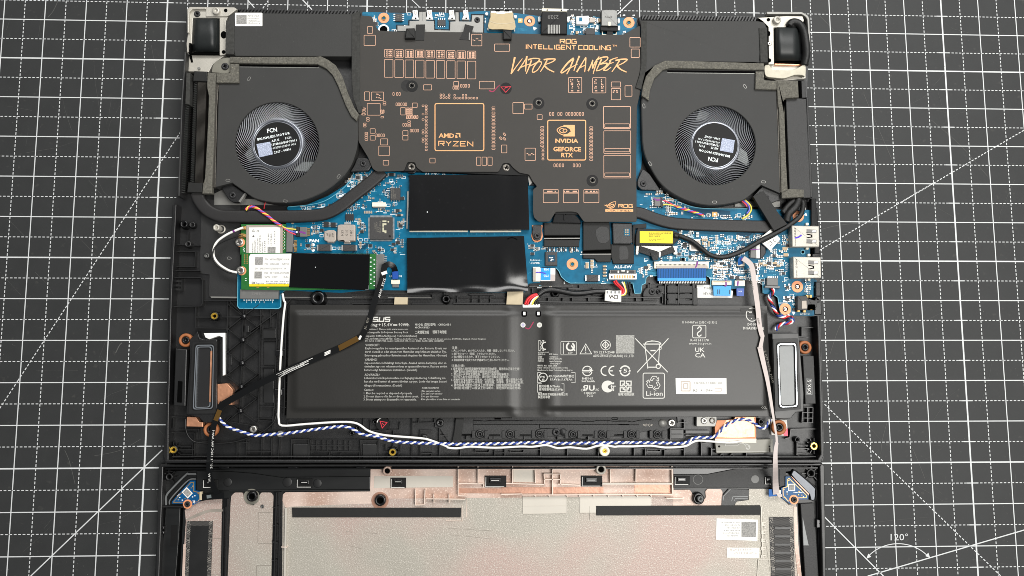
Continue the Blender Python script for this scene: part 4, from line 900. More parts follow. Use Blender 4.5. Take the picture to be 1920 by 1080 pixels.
# pale guide vanes seen between the blades
each('stator_vane', 'strut', f1, lambda m: [m.prism(cFl(p), 9.8, 13.2) for p in ([(530, 110), (650, 100), (725, 255), (590, 240)], [(170, 660), (255, 560), (290, 640), (230, 740)], [(720, 840), (830, 740), (960, 740), (880, 850)])])
each('stator_vane', 'strut', f2, lambda m: [m.prism(cH(p), 9.8, 13.2) for p in ([(565, 120), (600, 40), (690, 60), (650, 130)], [(960, 370), (1030, 420), (1060, 560), (950, 490)], [(450, 530), (560, 560), (650, 640), (560, 640)])])

# ================================================================== heat pipes
def pipe(label, path, wpx, z=14.2):
    P = spline(path, 8); n = len(P); v = []; f = []; pr = [(-.5, -.5), (-.5, .25), (-.42, .46), (-.3, .5), (.3, .5), (.42, .46), (.5, .25), (.5, -.5)]
    h = 2.4
    for i, p in enumerate(P):
        c = W(p[0], p[1], z); d = W(*P[min(i+1, n-1)], z)-W(*P[max(i-1, 0)], z); d.z = 0; d.normalize(); nn = Vector((-d.y, d.x, 0)); k = scl(p[0], p[1], z)
        ww = wpx[0]+(wpx[1]-wpx[0])*i/(n-1)
        for a, b in pr: v.append(c+nn*a*ww*k+Vector((0, 0, (b-.5)*h*1e-3)))
    q = len(pr)
    for i in range(n-1):
        for j in range(q-1): f.append((i*q+j, i*q+j+1, (i+1)*q+j+1, (i+1)*q+j))
    f.append(tuple(range(q))); f.append(tuple((n-1)*q+j for j in reversed(range(q))))
    m = MB().add(v, f, 0, True); o = m.build('heat_pipe', 'pipe'); tag(o, label, 'heat pipe')
    return o
pipe('flat black heat pipe curving from the side fins up to the heat spreader', [cI(230, 0), cI(265, 80), cI(330, 160), cI(430, 210), cI(560, 222), cI(900, 222), cI(1200, 220), cI(1400, 200), cI(1550, 130), cI(1690, 20), cY(1000, 180), cY(1130, 60)], (23.5, 23))
pipe('flat black heat pipe running level below the fan next to the yellow label', [cK(1020, 185), cK(1090, 192), cL(-60, 235), cL(60, 270), cL(200, 288), cL(500, 300), cL(800, 308), cL(990, 312)], (21, 22.5))
# ================================================================== heat spreader sheet
hs = thing('heat_spreader', 'dark grey heat spreader sheet printed with copper outlines and logos', 'heat spreader', 940, 230, 15)
ol = [cC(28, 140), cC(135, 150), cC(160, 230), cC(195, 280), cC(330, 288), cC(1130, 300), cE(640, 318), cE(1120, 318), cE(1275, 235), cE(1283, 640), cE(1236, 800), cE(1283, 830), cF(1248, 0), cF(1242, 480), cF(1246, 1060), cF(760, 1060), cF(700, 975), cF(650, 965), cF(500, 968), cF(445, 1058), cF(340, 1058), cF(300, 1020), cF(290, 960), cF(292, 760), cF(330, 735), cF(290, 690), cF(255, 625), cD(1490, 608), cD(1430, 560), cD(1400, 520), cD(1340, 520), cD(1300, 600), cD(600, 600), cD(545, 560), cD(530, 512), cD(460, 510), cD(430, 590), cD(180, 598), cD(140, 570), cD(100, 470), cD(10, 320), cD(8, 90), cC(45, 1000), cC(10, 900), cC(15, 300)]
SZ = 16.0
part('sheet', 'spreader', hs, lambda m: m.prism(rounded(ol, 3), 15.2, SZ, 0, .15))
part('under_plate', 'black', hs, lambda m: (m.prism([(690, 70), (1180, 72), (1185, 330), (1180, 405), (1010, 400), (1010, 330), (700, 318), (690, 260)], 12, 15.15),))
pz = SZ+0.08
op = Each()
fr = lambda f, x0, y0, x1, y1, w_=0.85, r=1.0: op.frame(*f(x0, y0), *f(x1, y1), w_, pz, 0, r)
for q in ((95, 243, 138, 310), (62, 324, 166, 418), (1052, 315, 1146, 422), (1263, 405, 1402, 472), (610, 780, 684, 828), (887, 750, 932, 790), (1123, 748, 1261, 818), (66, 845, 113, 925), (130, 847, 241, 925), (91, 952, 211, 1060), (506, 948, 551, 990), (399, 988, 441, 1058), (1431, 944, 1530, 1046), (1537, 958, 1608, 1004)): fr(cC, *q)
for k in range(9):
    x = 250+k*95.3; d = k*1.9; fr(cC, x, 455+d, x+78, 526+d); fr(cC, x-1+k*.2, 548+d, x+78, 711+d)
    for i in range(2):
        for j in range(3): op.frame(*cC(x+16+i*30, 468+d+j*19), *cC(x+34+i*30, 478+d+j*19), 1.0, pz, 0, .5)
for q in ((118, 203, 165, 245), (118, 267, 165, 308), (213, 296, 279, 352), (197, 363, 295, 451), (238, 495, 289, 538), (418, 221, 466, 263), (418, 266, 466, 307), (667, 474, 716, 518), (1096, 464, 1137, 540), (1148, 464, 1189, 540), (1201, 464, 1241, 540), (1326, 353, 1376, 425), (1543, 382, 1639, 495), (1655, 74, 1701, 118)): fr(cD, *q)
for q in ((943, 222, 1190, 430), (943, 448, 1190, 656), (952, 384, 1180, 415), (952, 610, 1180, 642), (952, 158, 1180, 192), (386, 763, 524, 883), (571, 763, 710, 883), (759, 763, 898, 883)): fr(cF, *q)
op.frame(*cE(940, 980), *cF(1188, 200), 1.05, pz)
for q in ((1183, 345, 1278, 433), (1195, 451, 1269, 529), (1012, 754, 1098, 801), (1012, 815, 1098, 918), (1138, 789, 1202, 886), (619, 713, 740, 853), (840, 715, 962, 855)): fr(cE, *q)
op.build_each('component_outline', 'copper_print', hs)
# pill shaped pads
pl = MB()
def vp(f, xs, y, h=5.6, w_=2.8):
    for x in xs: a, b = f(x, y); pl.frame(a-w_/2, b-h/2, a+w_/2, b+h/2, .8, pz, 0, 1)
def hp(f, x, ys, w_=5.4, h=2.9):
    for y in ys: a, b = f(x, y); pl.frame(a-w_/2, b-h/2, a+w_/2, b+h/2, .8, pz, 0, 1)
vp(cC, (333, 367, 389), 865); vp(cC, (956, 978, 999, 1026), 790); vp(cC, (886, 908, 928), 808); vp(cC, (362, 383, 405, 427, 448), 960)
vp(cC, (768, 794, 846), 873, 3.6); vp(cC, (768, 794, 820, 846), 898, 3.6); vp(cC, (895, 973, 999), 877, 3.6); vp(cC, (895, 922, 948, 973, 999, 1024, 1050, 1075, 1100), 903, 3.6)
hp(cC, 250, (943, 960)); vp(cC, (222, 240), 1026, 6); hp(cC, 605, (973, 1050), 4); hp(cC, 634, (973, 998, 1025, 1050), 4); hp(cD, 634, (20, 45, 68, 95, 120, 145, 170, 193, 220, 245, 270, 295, 320, 345, 370, 397), 4); hp(cD, 605, (68, 118, 220, 245, 295, 320), 4)
hp(cC, 1253, (990, 1015, 1040, 1063), 6); hp(cD, 1253, (10, 33, 58, 84, 110, 135, 160, 185, 211, 236, 262, 287, 312, 337, 362, 387), 6)
vp(cD, (458, 478, 498, 526, 550), 98); vp(cD, (425, 445), 168); vp(cD, (493, 515, 536, 557), 220); vp(cD, (178, 200, 222, 243), 264); hp(cD, 97, (107, 127)); hp(cD, 68, (158, 180)); hp(cD, 83, (243, 263, 283, 303)); hp(cD, 477, (137, 157, 178)); hp(cD, 230, (40, 55, 97)); hp(cD, 463, (18, 40, 68)); hp(cD, 493, (18, 40, 68)); hp(cC, 60, (1000, 1025, 1052), 6); hp(cD, 55, (20, 70), 6)
hp(cC, 463, (1003, 1030, 1055)); hp(cC, 493, (1003, 1030, 1055)); vp(cC, (460, 482, 508, 530, 552), 1076)
for x, y, a in ((1354, 254, 50), (1320, 290, 45), (1354, 296, 45)):
    c = cD(x, y); pl.line(rotpts(rrect(c[0]-2.8, c[1]-1.4, c[0]+2.8, c[1]+1.4, 1), c[0], c[1], a), .95, pz, 0, True)
vp(cF, (450, 476, 526, 552, 600, 625, 650, 675, 700, 725, 750), 67, 6); hp(cF, 376, (190, 214, 238, 264, 288, 312, 336, 360), 6); hp(cF, 383, (385, 410, 435, 458, 483), 4); hp(cF, 827, [192+k*24.6 for k in range(13)], 6); vp(cF, (490, 515, 541, 567, 668, 694, 720), 540, 6)
pl.build('pad_outline', 'copper_print', hs, kind='stuff')
# solid copper dots inside outlines
dt = MB()
def dots(f, pts, s=10, h=None):
    for x, y in pts: dt.sheet(rrc(f, x-s/2, y-(h or s)/2, x+s/2, y+(h or s)/2), pz+.01)
dots(cC, [(180, 866), (205, 878), (178, 895), (200, 900), (215, 908), (190, 868)], 12, 8); dots(cC, [(1066, 368), (1080, 372), (1094, 357), (1108, 357), (1120, 372), (1132, 372)], 8, 7)
for k in range(9):
    for i in range(2):
        for j in range(3):
            if rnd.random() < .45: dots(cC, [(250+k*95.3+25+i*30, 473+k*1.9+j*19)], 14, 7)
for bx in (619, 840):
    for y in range(735, 815, 15):
        for x in (20, 32, 82, 94): 
            if rnd.random() < .72: dots(cE, [(bx+x+(5 if rnd.random() < .4 else 0), y)], 9)
    dots(cE, [(bx+32, 836), (bx+88, 836)], 22, 9)
dots(cE, [(1040, 835), (1062, 835), (1066, 848), (1032, 848)], 14, 9); dots(cF, [(240, 432), (252, 444), (265, 444), (280, 432), (296, 440)], 14, 7)
for bx in (386, 571, 759):
    dt.sheet(rrc(cF, bx+6, 790, bx+133, 798), pz+.01)
    for x in range(10, 130, 10):
        if rnd.random() < .5: dots(cF, [(bx+x, 780)], 9, 12)
dt.build('copper_pad', 'copper_print', hs, kind='stuff')
# processor frames
part('processor_frame', 'copper_bright', hs, lambda m: m.frame(815.6, 194.2, 907.2, 282.4, 1.8, pz+.02, 0, 3))
part('processor_frame', 'copper_bright', hs, lambda m: m.frame(*cF(427, 125), *cF(776, 491), 1.8, pz+.02, 0, 2.5))
lettering('processor_lettering', 'copper_bright', hs, pz+.02, [('AMD', *cD(748, 284), 8.0, 29, 1, 'l', .03), ('NVIDIA', *cF(497, 331), 7.4, 43, 0.5, 'l', .035), ('GEFORCE', *cF(478, 409), 8, 52, 0.5, 'l', .03), ('RTX', *cF(551, 464), 7.8, 22, 0.5, 'l', .03)])
cVC = crop(950, 60, 8.0)
lettering('cooling_lettering', 'copper_bright', hs, pz+.02, [('TM', *cE(1022, 428), 3.4, 8.5, 1)])
part('cooling_lettering', 'copper_bright', hs, lambda m: (techno(m, 'ROG', *cVC(803, 110), 7.4, 30.0, 1.6, pz+.02), techno(m, 'INTELLIGENT', *cVC(288, 188), 7.6, 93.5, 1.6, pz+.02, .018), techno(m, 'COOLING', *cVC(1080, 200), 7.6, 60, 1.6, pz+.02, .014)), 'square copper capitals ROG INTELLIGENT COOLING')
part('logo_lettering', 'copper_bright', hs, lambda m: techno(m, 'ROG', *cF(1080, 899), 5.8, 26, 1.5, pz+.02, .005))
part('processor_lettering', 'copper_bright', hs, lambda m: techno(m, 'RYZEN', *cD(749, 318), 8.6, 64, 1.7, pz+.02, .01))
def logos(m):
    m.new()
    # square with an eye
    e = lambda *p: cF(*p)
    m.sheet([e(572, 168), e(676, 168), e(676, 274), e(572, 274), e(572, 255), e(608, 250), e(640, 228), e(628, 205), e(598, 188), e(572, 186)], pz+.02)
    m.line(spline([e(572, 180), e(540, 190), e(513, 214), e(535, 245), e(572, 262)], 5), 1.5, pz+.03); m.line(spline([e(572, 200), e(550, 203), e(535, 217), e(550, 236), e(580, 240), e(604, 222), e(590, 206), e(572, 212), e(568, 224), e(580, 226)], 5), 1.5, pz+.03)
    m.line(spline([e(572, 262), e(610, 258), e(650, 236)], 4), 1.2, pz+.03)
    # arrow mark
    m.new()
    d = lambda *p: cD(*p)
    m.sheet([d(902, 242), d(948, 242), d(948, 288), d(936, 276), d(936, 254), d(914, 254)], pz+.02); m.sheet([d(902, 262), d(914, 262), d(914, 276), d(928, 276), d(918, 288), d(902, 288)], pz+.02)
    # eye mark
    m.new()
    g = lambda *p: cF(*p)
    m.line(spline([g(972, 925), g(990, 900), g(1020, 880), g(1055, 872)], 5), 2.4, pz+.02, w1=.6); m.line(spline([g(985, 928), g(1010, 934), g(1035, 925), g(1048, 900), g(1055, 874)], 5), 2.0, pz+.02, w1=.8); m.line(spline([g(990, 918), g(1010, 902), g(1034, 898), g(1028, 914), g(1000, 926)], 4), 1.4, pz+.02); m.line([g(950, 905), g(975, 915), g(968, 925)], 1.3, pz+.02); m.line([g(965, 903), g(985, 908)], 1.1, pz+.02)
    m.sheet(rrc(cF, 957, 944, 1213, 967), pz+.02)
sy = Sym(); logos(sy); sy.build_each('logo_mark', 'copper_bright', hs)
lettering('logo_lettering', 'spreader', hs, pz+.05, [('CERTIFIED', *cF(968, 963), 3.2, 47, .4)])
def brush(m):
    S_ = [[(122, 378), (100, 480), (66, 628), 3.4], [(66, 628), (150, 510), (236, 398), 2], [(168, 584), (240, 480), (306, 372), 2.4], [(302, 362), (290, 480), (284, 592), 3], [(204, 532), (345, 478), 2],
          [(318, 418), (400, 396), (490, 398), 2.6], [(496, 400), (470, 446), (346, 512), 2.8], [(372, 425), (330, 540), (292, 628), 2.6], [(520, 448), (470, 448), (410, 520), (386, 592), (412, 602), (470, 560), (522, 475), (520, 448), 2.4],
          [(555, 416), (640, 404), (728, 408), (680, 450), (565, 492), 2.6], [(606, 424), (560, 510), (504, 598), 2.4], [(560, 496), (620, 555), (714, 602), 3],
          [(1006, 392), (920, 460), (840, 560), (816, 606), (850, 604), (964, 520), 3.2], [(1004, 402), (950, 540), (900, 634), 2.8], [(1092, 358), (1050, 460), (1008, 582), 2.8], [(936, 548), (1064, 480), 2],
          [(1050, 602), (1120, 490), (1188, 378), 2.6], [(1186, 384), (1182, 500), (1170, 602), 2.6], [(1088, 542), (1190, 490), 2], [(1222, 588), (1262, 500), (1292, 418), 2.6], [(1292, 420), (1284, 490), (1286, 548), 2.2], [(1286, 548), (1330, 450), (1388, 368), 2.6], [(1356, 430), (1322, 540), (1296, 628), 2.4],
          [(1425, 405), (1380, 500), (1342, 584), 2.6], [(1345, 420), (1430, 382), (1512, 376), (1498, 424), (1398, 482), 2.6], [(1398, 480), (1504, 470), (1480, 520), (1400, 570), (1342, 584), 2.6],
          [(1562, 428), (1520, 500), (1450, 572), 2.6], [(1540, 432), (1600, 402), (1664, 384), 2.2], [(1512, 490), (1604, 454), 2], [(1450, 572), (1500, 574), (1566, 528), 2.4], [(1632, 428), (1720, 410), (1808, 412), (1740, 470), (1640, 512), 2.6], [(1694, 426), (1640, 510), (1578, 598), 2.4], [(1650, 502), (1710, 560), (1798, 602), 3]]
    for k, s in enumerate(S_): m.line(spline([cVC(*p) for p in s[:-1]], 4), s[-1]*1.1, pz+.02+.003*k, w1=s[-1]*.6)
part('brush_lettering', 'copper_bright', hs, brush, 'copper brush stroke lettering VAPOR CHAMBER')
# screws in recesses
for f, x, y, r, hole in ((cC, 503, 793, 9, 1), (cC, 1668, 950, 9, 1), (cE, 835, 957, 9, 1), (cF, 838, 680, 9, 1)):
    a = f(x, y); part('screw_recess', 'black', hs, lambda m: m.prism(disc(a[0], a[1], r*1.22, 26), SZ-.1, SZ+.06)); screw(hs, *a, SZ-.8, r*.82, 'dark', rnd.random())
part('screw_recess', 'tape_black', hs, lambda m: m.prism(disc(*cC(455, 788), 11, 24), SZ-.1, SZ+.05), 'dark round stain beside the screw')
sh = part('screw_recess', 'black', hs, lambda m: m.prism(disc(*cC(1367, 813), 11, 26), SZ-.1, SZ+.06), 'black hole with a red warning triangle')
part('warning_mark', 'ink_red', sh, lambda m: (m.line(cC([(1320, 800), (1412, 797), (1366, 850)]), 1.1, pz+.05, 0, True), m.line(cC([(1355, 822), (1362, 806), (1385, 803)]), .9, pz+.06)))
part('pen_mark', 'ink_magenta', hs, lambda m: m.line(spline(cC([(1212, 832), (1250, 842), (1290, 800), (1315, 780)]), 4), 2.6, pz, w1=1.0), 'magenta pen smear')
for f, x, y in ((cD, 497, 557), (cD, 1368, 565), (cD, 1675, 680)):
    a = f(x, y); part('mounting_tab', 'plastic_gloss', hs, lambda m: (m.prism(disc(a[0], a[1], 11.5, 22, 12), 12.4, 14.4, 0, .3), m.prism([(a[0]-12, a[1]+2), (a[0]+12, a[1]+2), (a[0]+18, a[1]+9), (a[0]-18, a[1]+9)], 12.4, 14.3))); screw(hs, *a, 14.4, 7.8, 'dark', rnd.random())
part('clip', 'plastic_gloss', hs, lambda m: (m.prism(cF([(480, 1020), (500, 968), (560, 962), (580, 1000), (600, 962), (660, 970), (725, 1040), (735, 1075), (470, 1070)]), 11.6, 14.6, 0, .5), m.bar(cF(578, 985), cF(580, 1045), 2, 14.6, 15.2)), 'black clip under the lower notch')
for p in ([(448, 258), (528, 256), (530, 350), (436, 352)], [(1340, 275), (1420, 275), (1420, 360), (1342, 360)]):
    part('foam_block', 'tape_black', hs, lambda m: m.prism(rounded(cC(p), 1), 14, 18.4, 0, .6), 'small black foam block')
for p, z in (([(540, 226), (622, 224), (614, 372), (528, 372)], 16.25), ([(990, 222), (1070, 242), (1050, 300), (1035, 370), (940, 362), (975, 290)], 16.25)):
    part('tape_patch', 'tape_black', hs, lambda m: m.prism(cC(p), 15, z), 'black tape folded over the sheet edge')
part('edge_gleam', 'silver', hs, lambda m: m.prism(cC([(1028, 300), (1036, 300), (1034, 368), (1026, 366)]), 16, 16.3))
part('folded_tape', 'tape_black', hs, lambda m: m.prism([cE(1283, 235), cE(1262, 165), cE(1285, 150), cE(1292, 190), cE(1290, 640), cE(1283, 640)], 12, 16.4, 0, .2))
# shield plate next to the DC port (crop K)
shd = thing('shield_film', 'pair of ridged black insulating films below the heat spreader', 'insulating film', 1080, 450, 12)
part('ridged_film', 'tape_black', shd, lambda m: (m.prism(cK([(195, 280), (535, 275), (530, 400), (195, 400)]), 11.5, 13.6, 0, .5), m.prism(cK([(195, 440), (525, 440), (520, 505), (195, 505)]), 11.5, 13.4, 0, .4)))
part('ridged_film', 'tape_black', shd, lambda m: (m.prism(cK([(555, 275), (800, 275), (815, 530), (555, 540)]), 11.5, 13.6, 0, .5), m.prism(cK([(555, 570), (815, 565), (812, 645), (690, 645), (660, 615), (555, 612)]), 11.5, 13.3, 0, .4)))
part('film_fold', 'silver', shd, lambda m: (m.bar(cK(197, 428), cK(526, 426), 2.2, 13, 13.9), m.bar(cK(198, 392), cK(526, 388), 1, 13.5, 13.8), m.bar(cK(557, 536), cK(815, 536), 1.2, 13.4, 13.8), m.bar(cK(557, 572), cK(815, 572), 1.4, 13.1, 13.6)) if False else (m.bar(cK(197, 428), cK(526, 426), 2.0, 12, 13.9), m.bar(cK(557, 573), cK(815, 572), 1.6, 12, 13.7)), 'shiny fold line')
part('film_gap', 'void', shd, lambda m: (m.prism(cK([(195, 400), (530, 400), (528, 440), (195, 440)]), 11.5, 12.2), m.prism(cK([(555, 538), (815, 532), (815, 570), (555, 572)]), 11.5, 12.2)))
tb2 = thing('black_tape', 'stepped black tape patch with a small window beside the yellow label', 'tape', 1165, 460, 12)
part('raised_square', 'plastic', tb2, lambda m: m.prism(rounded(cK([(825, 280), (1010, 285), (1015, 465), (985, 480), (830, 478)]), 2), 11.5, 14.4, 0, .6), 'raised glossy square')
part('flat_patch', 'tape_black', tb2, lambda m: (m.prism(cK([(815, 480), (1025, 480), (1025, 660), (835, 660), (815, 600)]), 11.5, 13, 0, .3), m.prism(cK([(1015, 300), (1140, 290), (1140, 330), (1040, 335), (1030, 480), (1015, 480)]), 11.5, 12.6, 0, .2)))
part('film_patch', 'sheet_dark', tb2, lambda m: (m.prism(rounded(cK([(670, 350), (720, 315), (790, 330), (800, 440), (760, 475), (700, 465), (680, 420)]), 4), 13.55, 13.75), m.prism(rounded(cK([(890, 500), (960, 500), (975, 560), (970, 620), (890, 625)]), 3), 12.95, 13.15)), 'greyer satin patch')
part('window', 'pcb', tb2, lambda m: (m.prism(cK([(932, 340), (985, 338), (985, 405), (932, 402)]), 14.3, 14.5),))
part('window_component', 'cap_tan', tb2, lambda m: [m.box(*cK(x-7, y-6), *cK(x+7, y+6), 14.4, 14.9) for x in (948, 968) for y in (350, 370, 392)])
# ================================================================== motherboard
mbd = thing('motherboard', 'blue motherboard crowded with tiny parts, pale ports and copper screw rings', 'circuit board', 960, 400, 10.2)
BZ = 11.5
# under the left fan / between the fans / right side / left tongue
BO = [cC(45, 108), cC(480, 122), cC(640, 108), cC(850, 120), cC(1170, 100), cE(110, 118), cE(370, 150), cE(1245, 165), cE(1245, 240), cE(1275, 330), (1204, 60), (1204, 290), cH(60, 560), cH(20, 680), cH(20, 765), cH(230, 780), cH(430, 890), cH(620, 940), cH(1050, 945), cH(1590, 950), cL(1345, 165), cL(1345, 270), cL(1345, 470), cL(1345, 600), cL(1345, 780), cL(1405, 795), cL(1405, 820), cL(1375, 840), cL(1375, 940), cL(1380, 1000)]
BO += [cQ(968, 108), cQ(752, 105), cZ(945, 1000), cZ(920, 860), cZ(885, 835), cZ(780, 825), cZ(775, 700), cZ(690, 688), cZ(600, 690), cZ(595, 780), cZ(285, 775), cZ(270, 670), cZ(230, 652), cFc(860, 830), cFc(315, 825), cFc(210, 825), cFc(185, 850), cFc(180, 905), cFc(140, 925), cFc(130, 1020), cFc(60, 1025), cFc(40, 920), cK2(1400, 720), cK2(560, 722), cK2(500, 690), cK2(440, 630), cK2(410, 560), cK2(370, 515), cK2(180, 500), cK2(165, 712), cK2(10, 722), (985, 548), (765, 548), cJ(415, 938), cJ(120, 935), (640, 549), cI(1050, 905), cI(1020, 930), cI(1015, 1060), cI(990, 1077), cI(630, 1075), cI(612, 1050), cI(615, 720), cI(700, 700), (536, 470), (536, 412), cI(1060, 270), (540, 395)]
BO += [cB(1020, 925), cB(1200, 905), cB(1400, 820), cB(1560, 720), cB(1640, 620), cB(1690, 600), (690, 300), (684, 270), (683, 200)]
board = part('circuit_board', ['pcb', 'pcb_edge'], mbd, lambda m: m.prism(rounded(BO, 2, 2), 10.2, BZ, 0, 0, 1))
tz = BZ+0.05
# pale board edge line
part('edge_line', 'pcb_edge', mbd, lambda m: (m.line(spline(cY([(790, 80), (700, 230), (560, 350), (420, 430), (250, 470), (0, 495)]), 5), 1.1, tz), m.line([cFc(310, 822), cFc(210, 825), cFc(188, 850), cFc(183, 905), cFc(143, 925), cFc(130, 1018), cFc(62, 1020), cFc(42, 920), cK2(1400, 716), cK2(560, 716), cK2(505, 688), cK2(445, 630), cK2(415, 560), cK2(375, 512)], 1.0, tz),
    m.line(cZ([(940, 1000), (918, 862), (884, 838)]), 1, tz), m.line(cZ([(775, 822), (772, 704), (690, 692)]), 1, tz), m.line(cZ([(270, 760), (268, 672), (232, 656)]), 1, tz), m.line(cI([(1014, 935), (1010, 1058), (990, 1072), (632, 1070), (616, 1050), (618, 780)]), 1.1, tz), m.line(spline(cH([(225, 782), (430, 885), (620, 935), (1050, 940)]), 5), 1.1, tz), m.line(spline(cFc([(380, 10), (560, 80), (760, 110), (960, 120)]), 4), .8, tz)), kind='stuff')
# lighter / darker copper pours
pour = Each()
for pts in (cY([(1345, 90), (1440, 90), (1440, 300), (1400, 320), (1400, 700), (1420, 1080), (1310, 1080), (1340, 900), (1335, 600), (1350, 300)]), cK([(330, 570), (540, 570), (560, 640), (700, 660), (700, 740), (560, 760), (540, 830), (430, 830), (360, 770), (340, 690)]), cY([(590, 420), (680, 330), (730, 400), (660, 470), (560, 500), (470, 500), (520, 440)]), cI([(622, 770), (640, 770), (640, 990), (1000, 1000), (1000, 1062), (640, 1062), (625, 1045)]), cY([(560, 920), (640, 920), (640, 1040), (560, 1040)]), cH([(20, 120), (30, 240), (60, 540), (30, 650), (18, 400)])):
    pour.sheet(pts, tz, 0)
pour.build_each('copper_pour', 'pcb', mbd)
dk = Each()
for pts in (cY([(830, 900), (960, 900), (960, 960), (880, 1060), (740, 1060), (830, 980)]), cY([(1120, 300), (1200, 260), (1215, 390), (1140, 380)]), cZ([(520, 240), (700, 240), (690, 320), (600, 380), (540, 400), (520, 300)]), cH([(450, 930), (880, 960), (880, 1020), (620, 1005)]), cY([(60, 500), (300, 490), (450, 430), (380, 510)]), cZ([(1150, 680), (1240, 680), (1190, 720), (1140, 720)])): dk.sheet(pts, tz+.01)
dk.build_each('copper_pour', 'pcb_deep', mbd)
# regions for the small parts: (x0,y0,x1,y1,count)
regs = [(652, 326, 757, 476, 230), (660, 320, 700, 360, 50), (560, 384, 640, 396, 16), (536, 418, 640, 468, 60), (630, 340, 672, 390, 34), (1204, 352, 1290, 402, 90), (1290, 398, 1440, 410, 34), (1228, 425, 1300, 470, 36), (1292, 440, 1440, 490, 190), (1330, 488, 1400, 528, 130), (1400, 440, 1480, 480, 70), (1400, 480, 1470, 530, 120), (1470, 520, 1520, 560, 34), (1462, 560, 1500, 590, 16), (1195, 482, 1250, 520, 22), (690, 25, 960, 62, 60), (1020, 28, 1190, 62, 50), (992, 450, 1060, 540, 26), (1068, 455, 1150, 530, 30), (1250, 470, 1330, 492, 40), (1205, 60, 1207, 300, 3)]
avoid = [rrc(cY, *q) for q in ((940, 580, 1290, 920), (990, 430, 1170, 510), (1205, 255, 1345, 420), (575, 670, 820, 940), (420, 750, 580, 930), (340, 930, 540, 1030), (640, 930, 830, 1030), (90, 700, 260, 870), (250, 875, 380, 925), (680, 570, 790, 660), (415, 665, 580, 750))]
avoid += [rrc(cZ, *q) for q in ((1020, 150, 1300, 380), (1030, 450, 1310, 680), (1040, 690, 1170, 820), (930, 910, 1060, 1040), (1090, 830, 1300, 1010), (0, 505, 260, 800), (280, 690, 480, 860), (500, 680, 605, 860), (515, 450, 660, 580), (600, 330, 750, 490), (790, 660, 945, 790), (55, 330, 170, 430), (1060, 20, 1170, 140), (740, 380, 830, 470))]
avoid += [rrc(cC, *q) for q in ((180, 105, 305, 285), (305, 110, 460, 215), (490, 85, 700, 190), (700, 160, 860, 270), (830, 85, 1165, 300), (1190, 80, 1470, 300), (1520, 140, 1770, 310))]+[rrc(cE, *q) for q in ((100, 70, 320, 290), (350, 70, 630, 320), (680, 140, 810, 230), (880, 80, 1100, 320), (1110, 150, 1240, 265))]
avoid += [rrc(cK2, *q) for q in ((220, 290, 400, 500), (500, 370, 690, 560), (10, 460, 380, 720), (750, 590, 970, 710), (1070, 460, 1460, 700), (990, 440, 1060, 640), (420, 320, 700, 620))]+[(rrc(cFc, *q)) for q in ((60, 280, 550, 590), (270, 650, 910, 910), (590, 450, 660, 510), (670, 400, 800, 550))]
AV = [(min(p[0] for p in a), min(p[1] for p in a), max(p[0] for p in a), max(p[1] for p in a)) for a in avoid]
def free(x, y, d=1.5): return not any(a[0]-d < x < a[2]+d and a[1]-d < y < a[3]+d for a in AV)
smd = MB(); silk = MB(); trc = MB(); via = MB()
def chip2(x, y, L, w_, vert, kind):
    """two terminal part: body and two ends"""
    h = rnd.uniform(.35, .7); dx, dy = (0, L/2) if vert else (L/2, 0); wx, wy = (w_/2, L/2) if vert else (L/2, w_/2)
    e = 0.28
    smd.box(x-wx, y-wy, x+wx, y+wy, BZ, BZ+h, 3)
    if vert: smd.box(x-wx*.96, y-wy*(1-2*e), x+wx*.96, y+wy*(1-2*e), BZ, BZ+h+.04, kind)
    else: smd.box(x-wx*(1-2*e), y-wy*.96, x+wx*(1-2*e), y+wy*.96, BZ, BZ+h+.04, kind)
for (x0, y0, x1, y1, n) in regs:
    done = 0; tries = 0
    while done < n and tries < n*12:
        tries += 1
        x = x0+rnd.random()*(x1-x0); y = y0+rnd.random()*(y1-y0); x = round(x/2.6)*2.6; y = round(y/2.6)*2.6
        if not free(x, y): continue
        q = rnd.random(); run = rnd.choice((1, 1, 2, 3, 4)); vert = rnd.random() < .5; kind = rnd.choice((0, 0, 1, 1, 1, 2))
        L, w_ = rnd.choice(((4.2, 2.1), (3.6, 1.8), (5.2, 2.8), (3.4, 1.7)))
        if q < .62:
            for r in range(run):
                xx, yy = (x+r*(w_+1.4), y) if vert else (x, y+r*(w_+1.4))
                if free(xx, yy) and x0 <= xx <= x1 and y0 <= yy <= y1: chip2(xx, yy, L, w_, vert, kind); done += 1
        elif q < .70:
            s_ = rnd.uniform(2.4, 3.8); smd.box(x-s_, y-s_*.8, x+s_, y+s_*.8, BZ, BZ+.8, 1); done += 2
            for k in (-1, 0, 1): smd.box(x-s_-1, y+k*1.9-.5, x-s_, y+k*1.9+.5, BZ, BZ+.3, 3); smd.box(x+s_, y+k*1.9-.5, x+s_+1, y+k*1.9+.5, BZ, BZ+.3, 3)
        elif q < .84:
            silk.frame(x-3.4, y-2.2, x+3.4, y+2.2, .7, tz+.03, 0, .3); done += 1
        else:
            for r in range(rnd.randint(2, 5)): via.sheet(disc(x+r*2.7, y, .8, 6), tz+.04)
            done += 1
        # reference designator as a tiny line of print
        if rnd.random() < .35:
            for r in range(rnd.randint(3, 6)): silk.sheet(rrect(x-4+r*1.7, y+3.2, x-4+r*1.7+1.1, y+4.7), tz+.03)
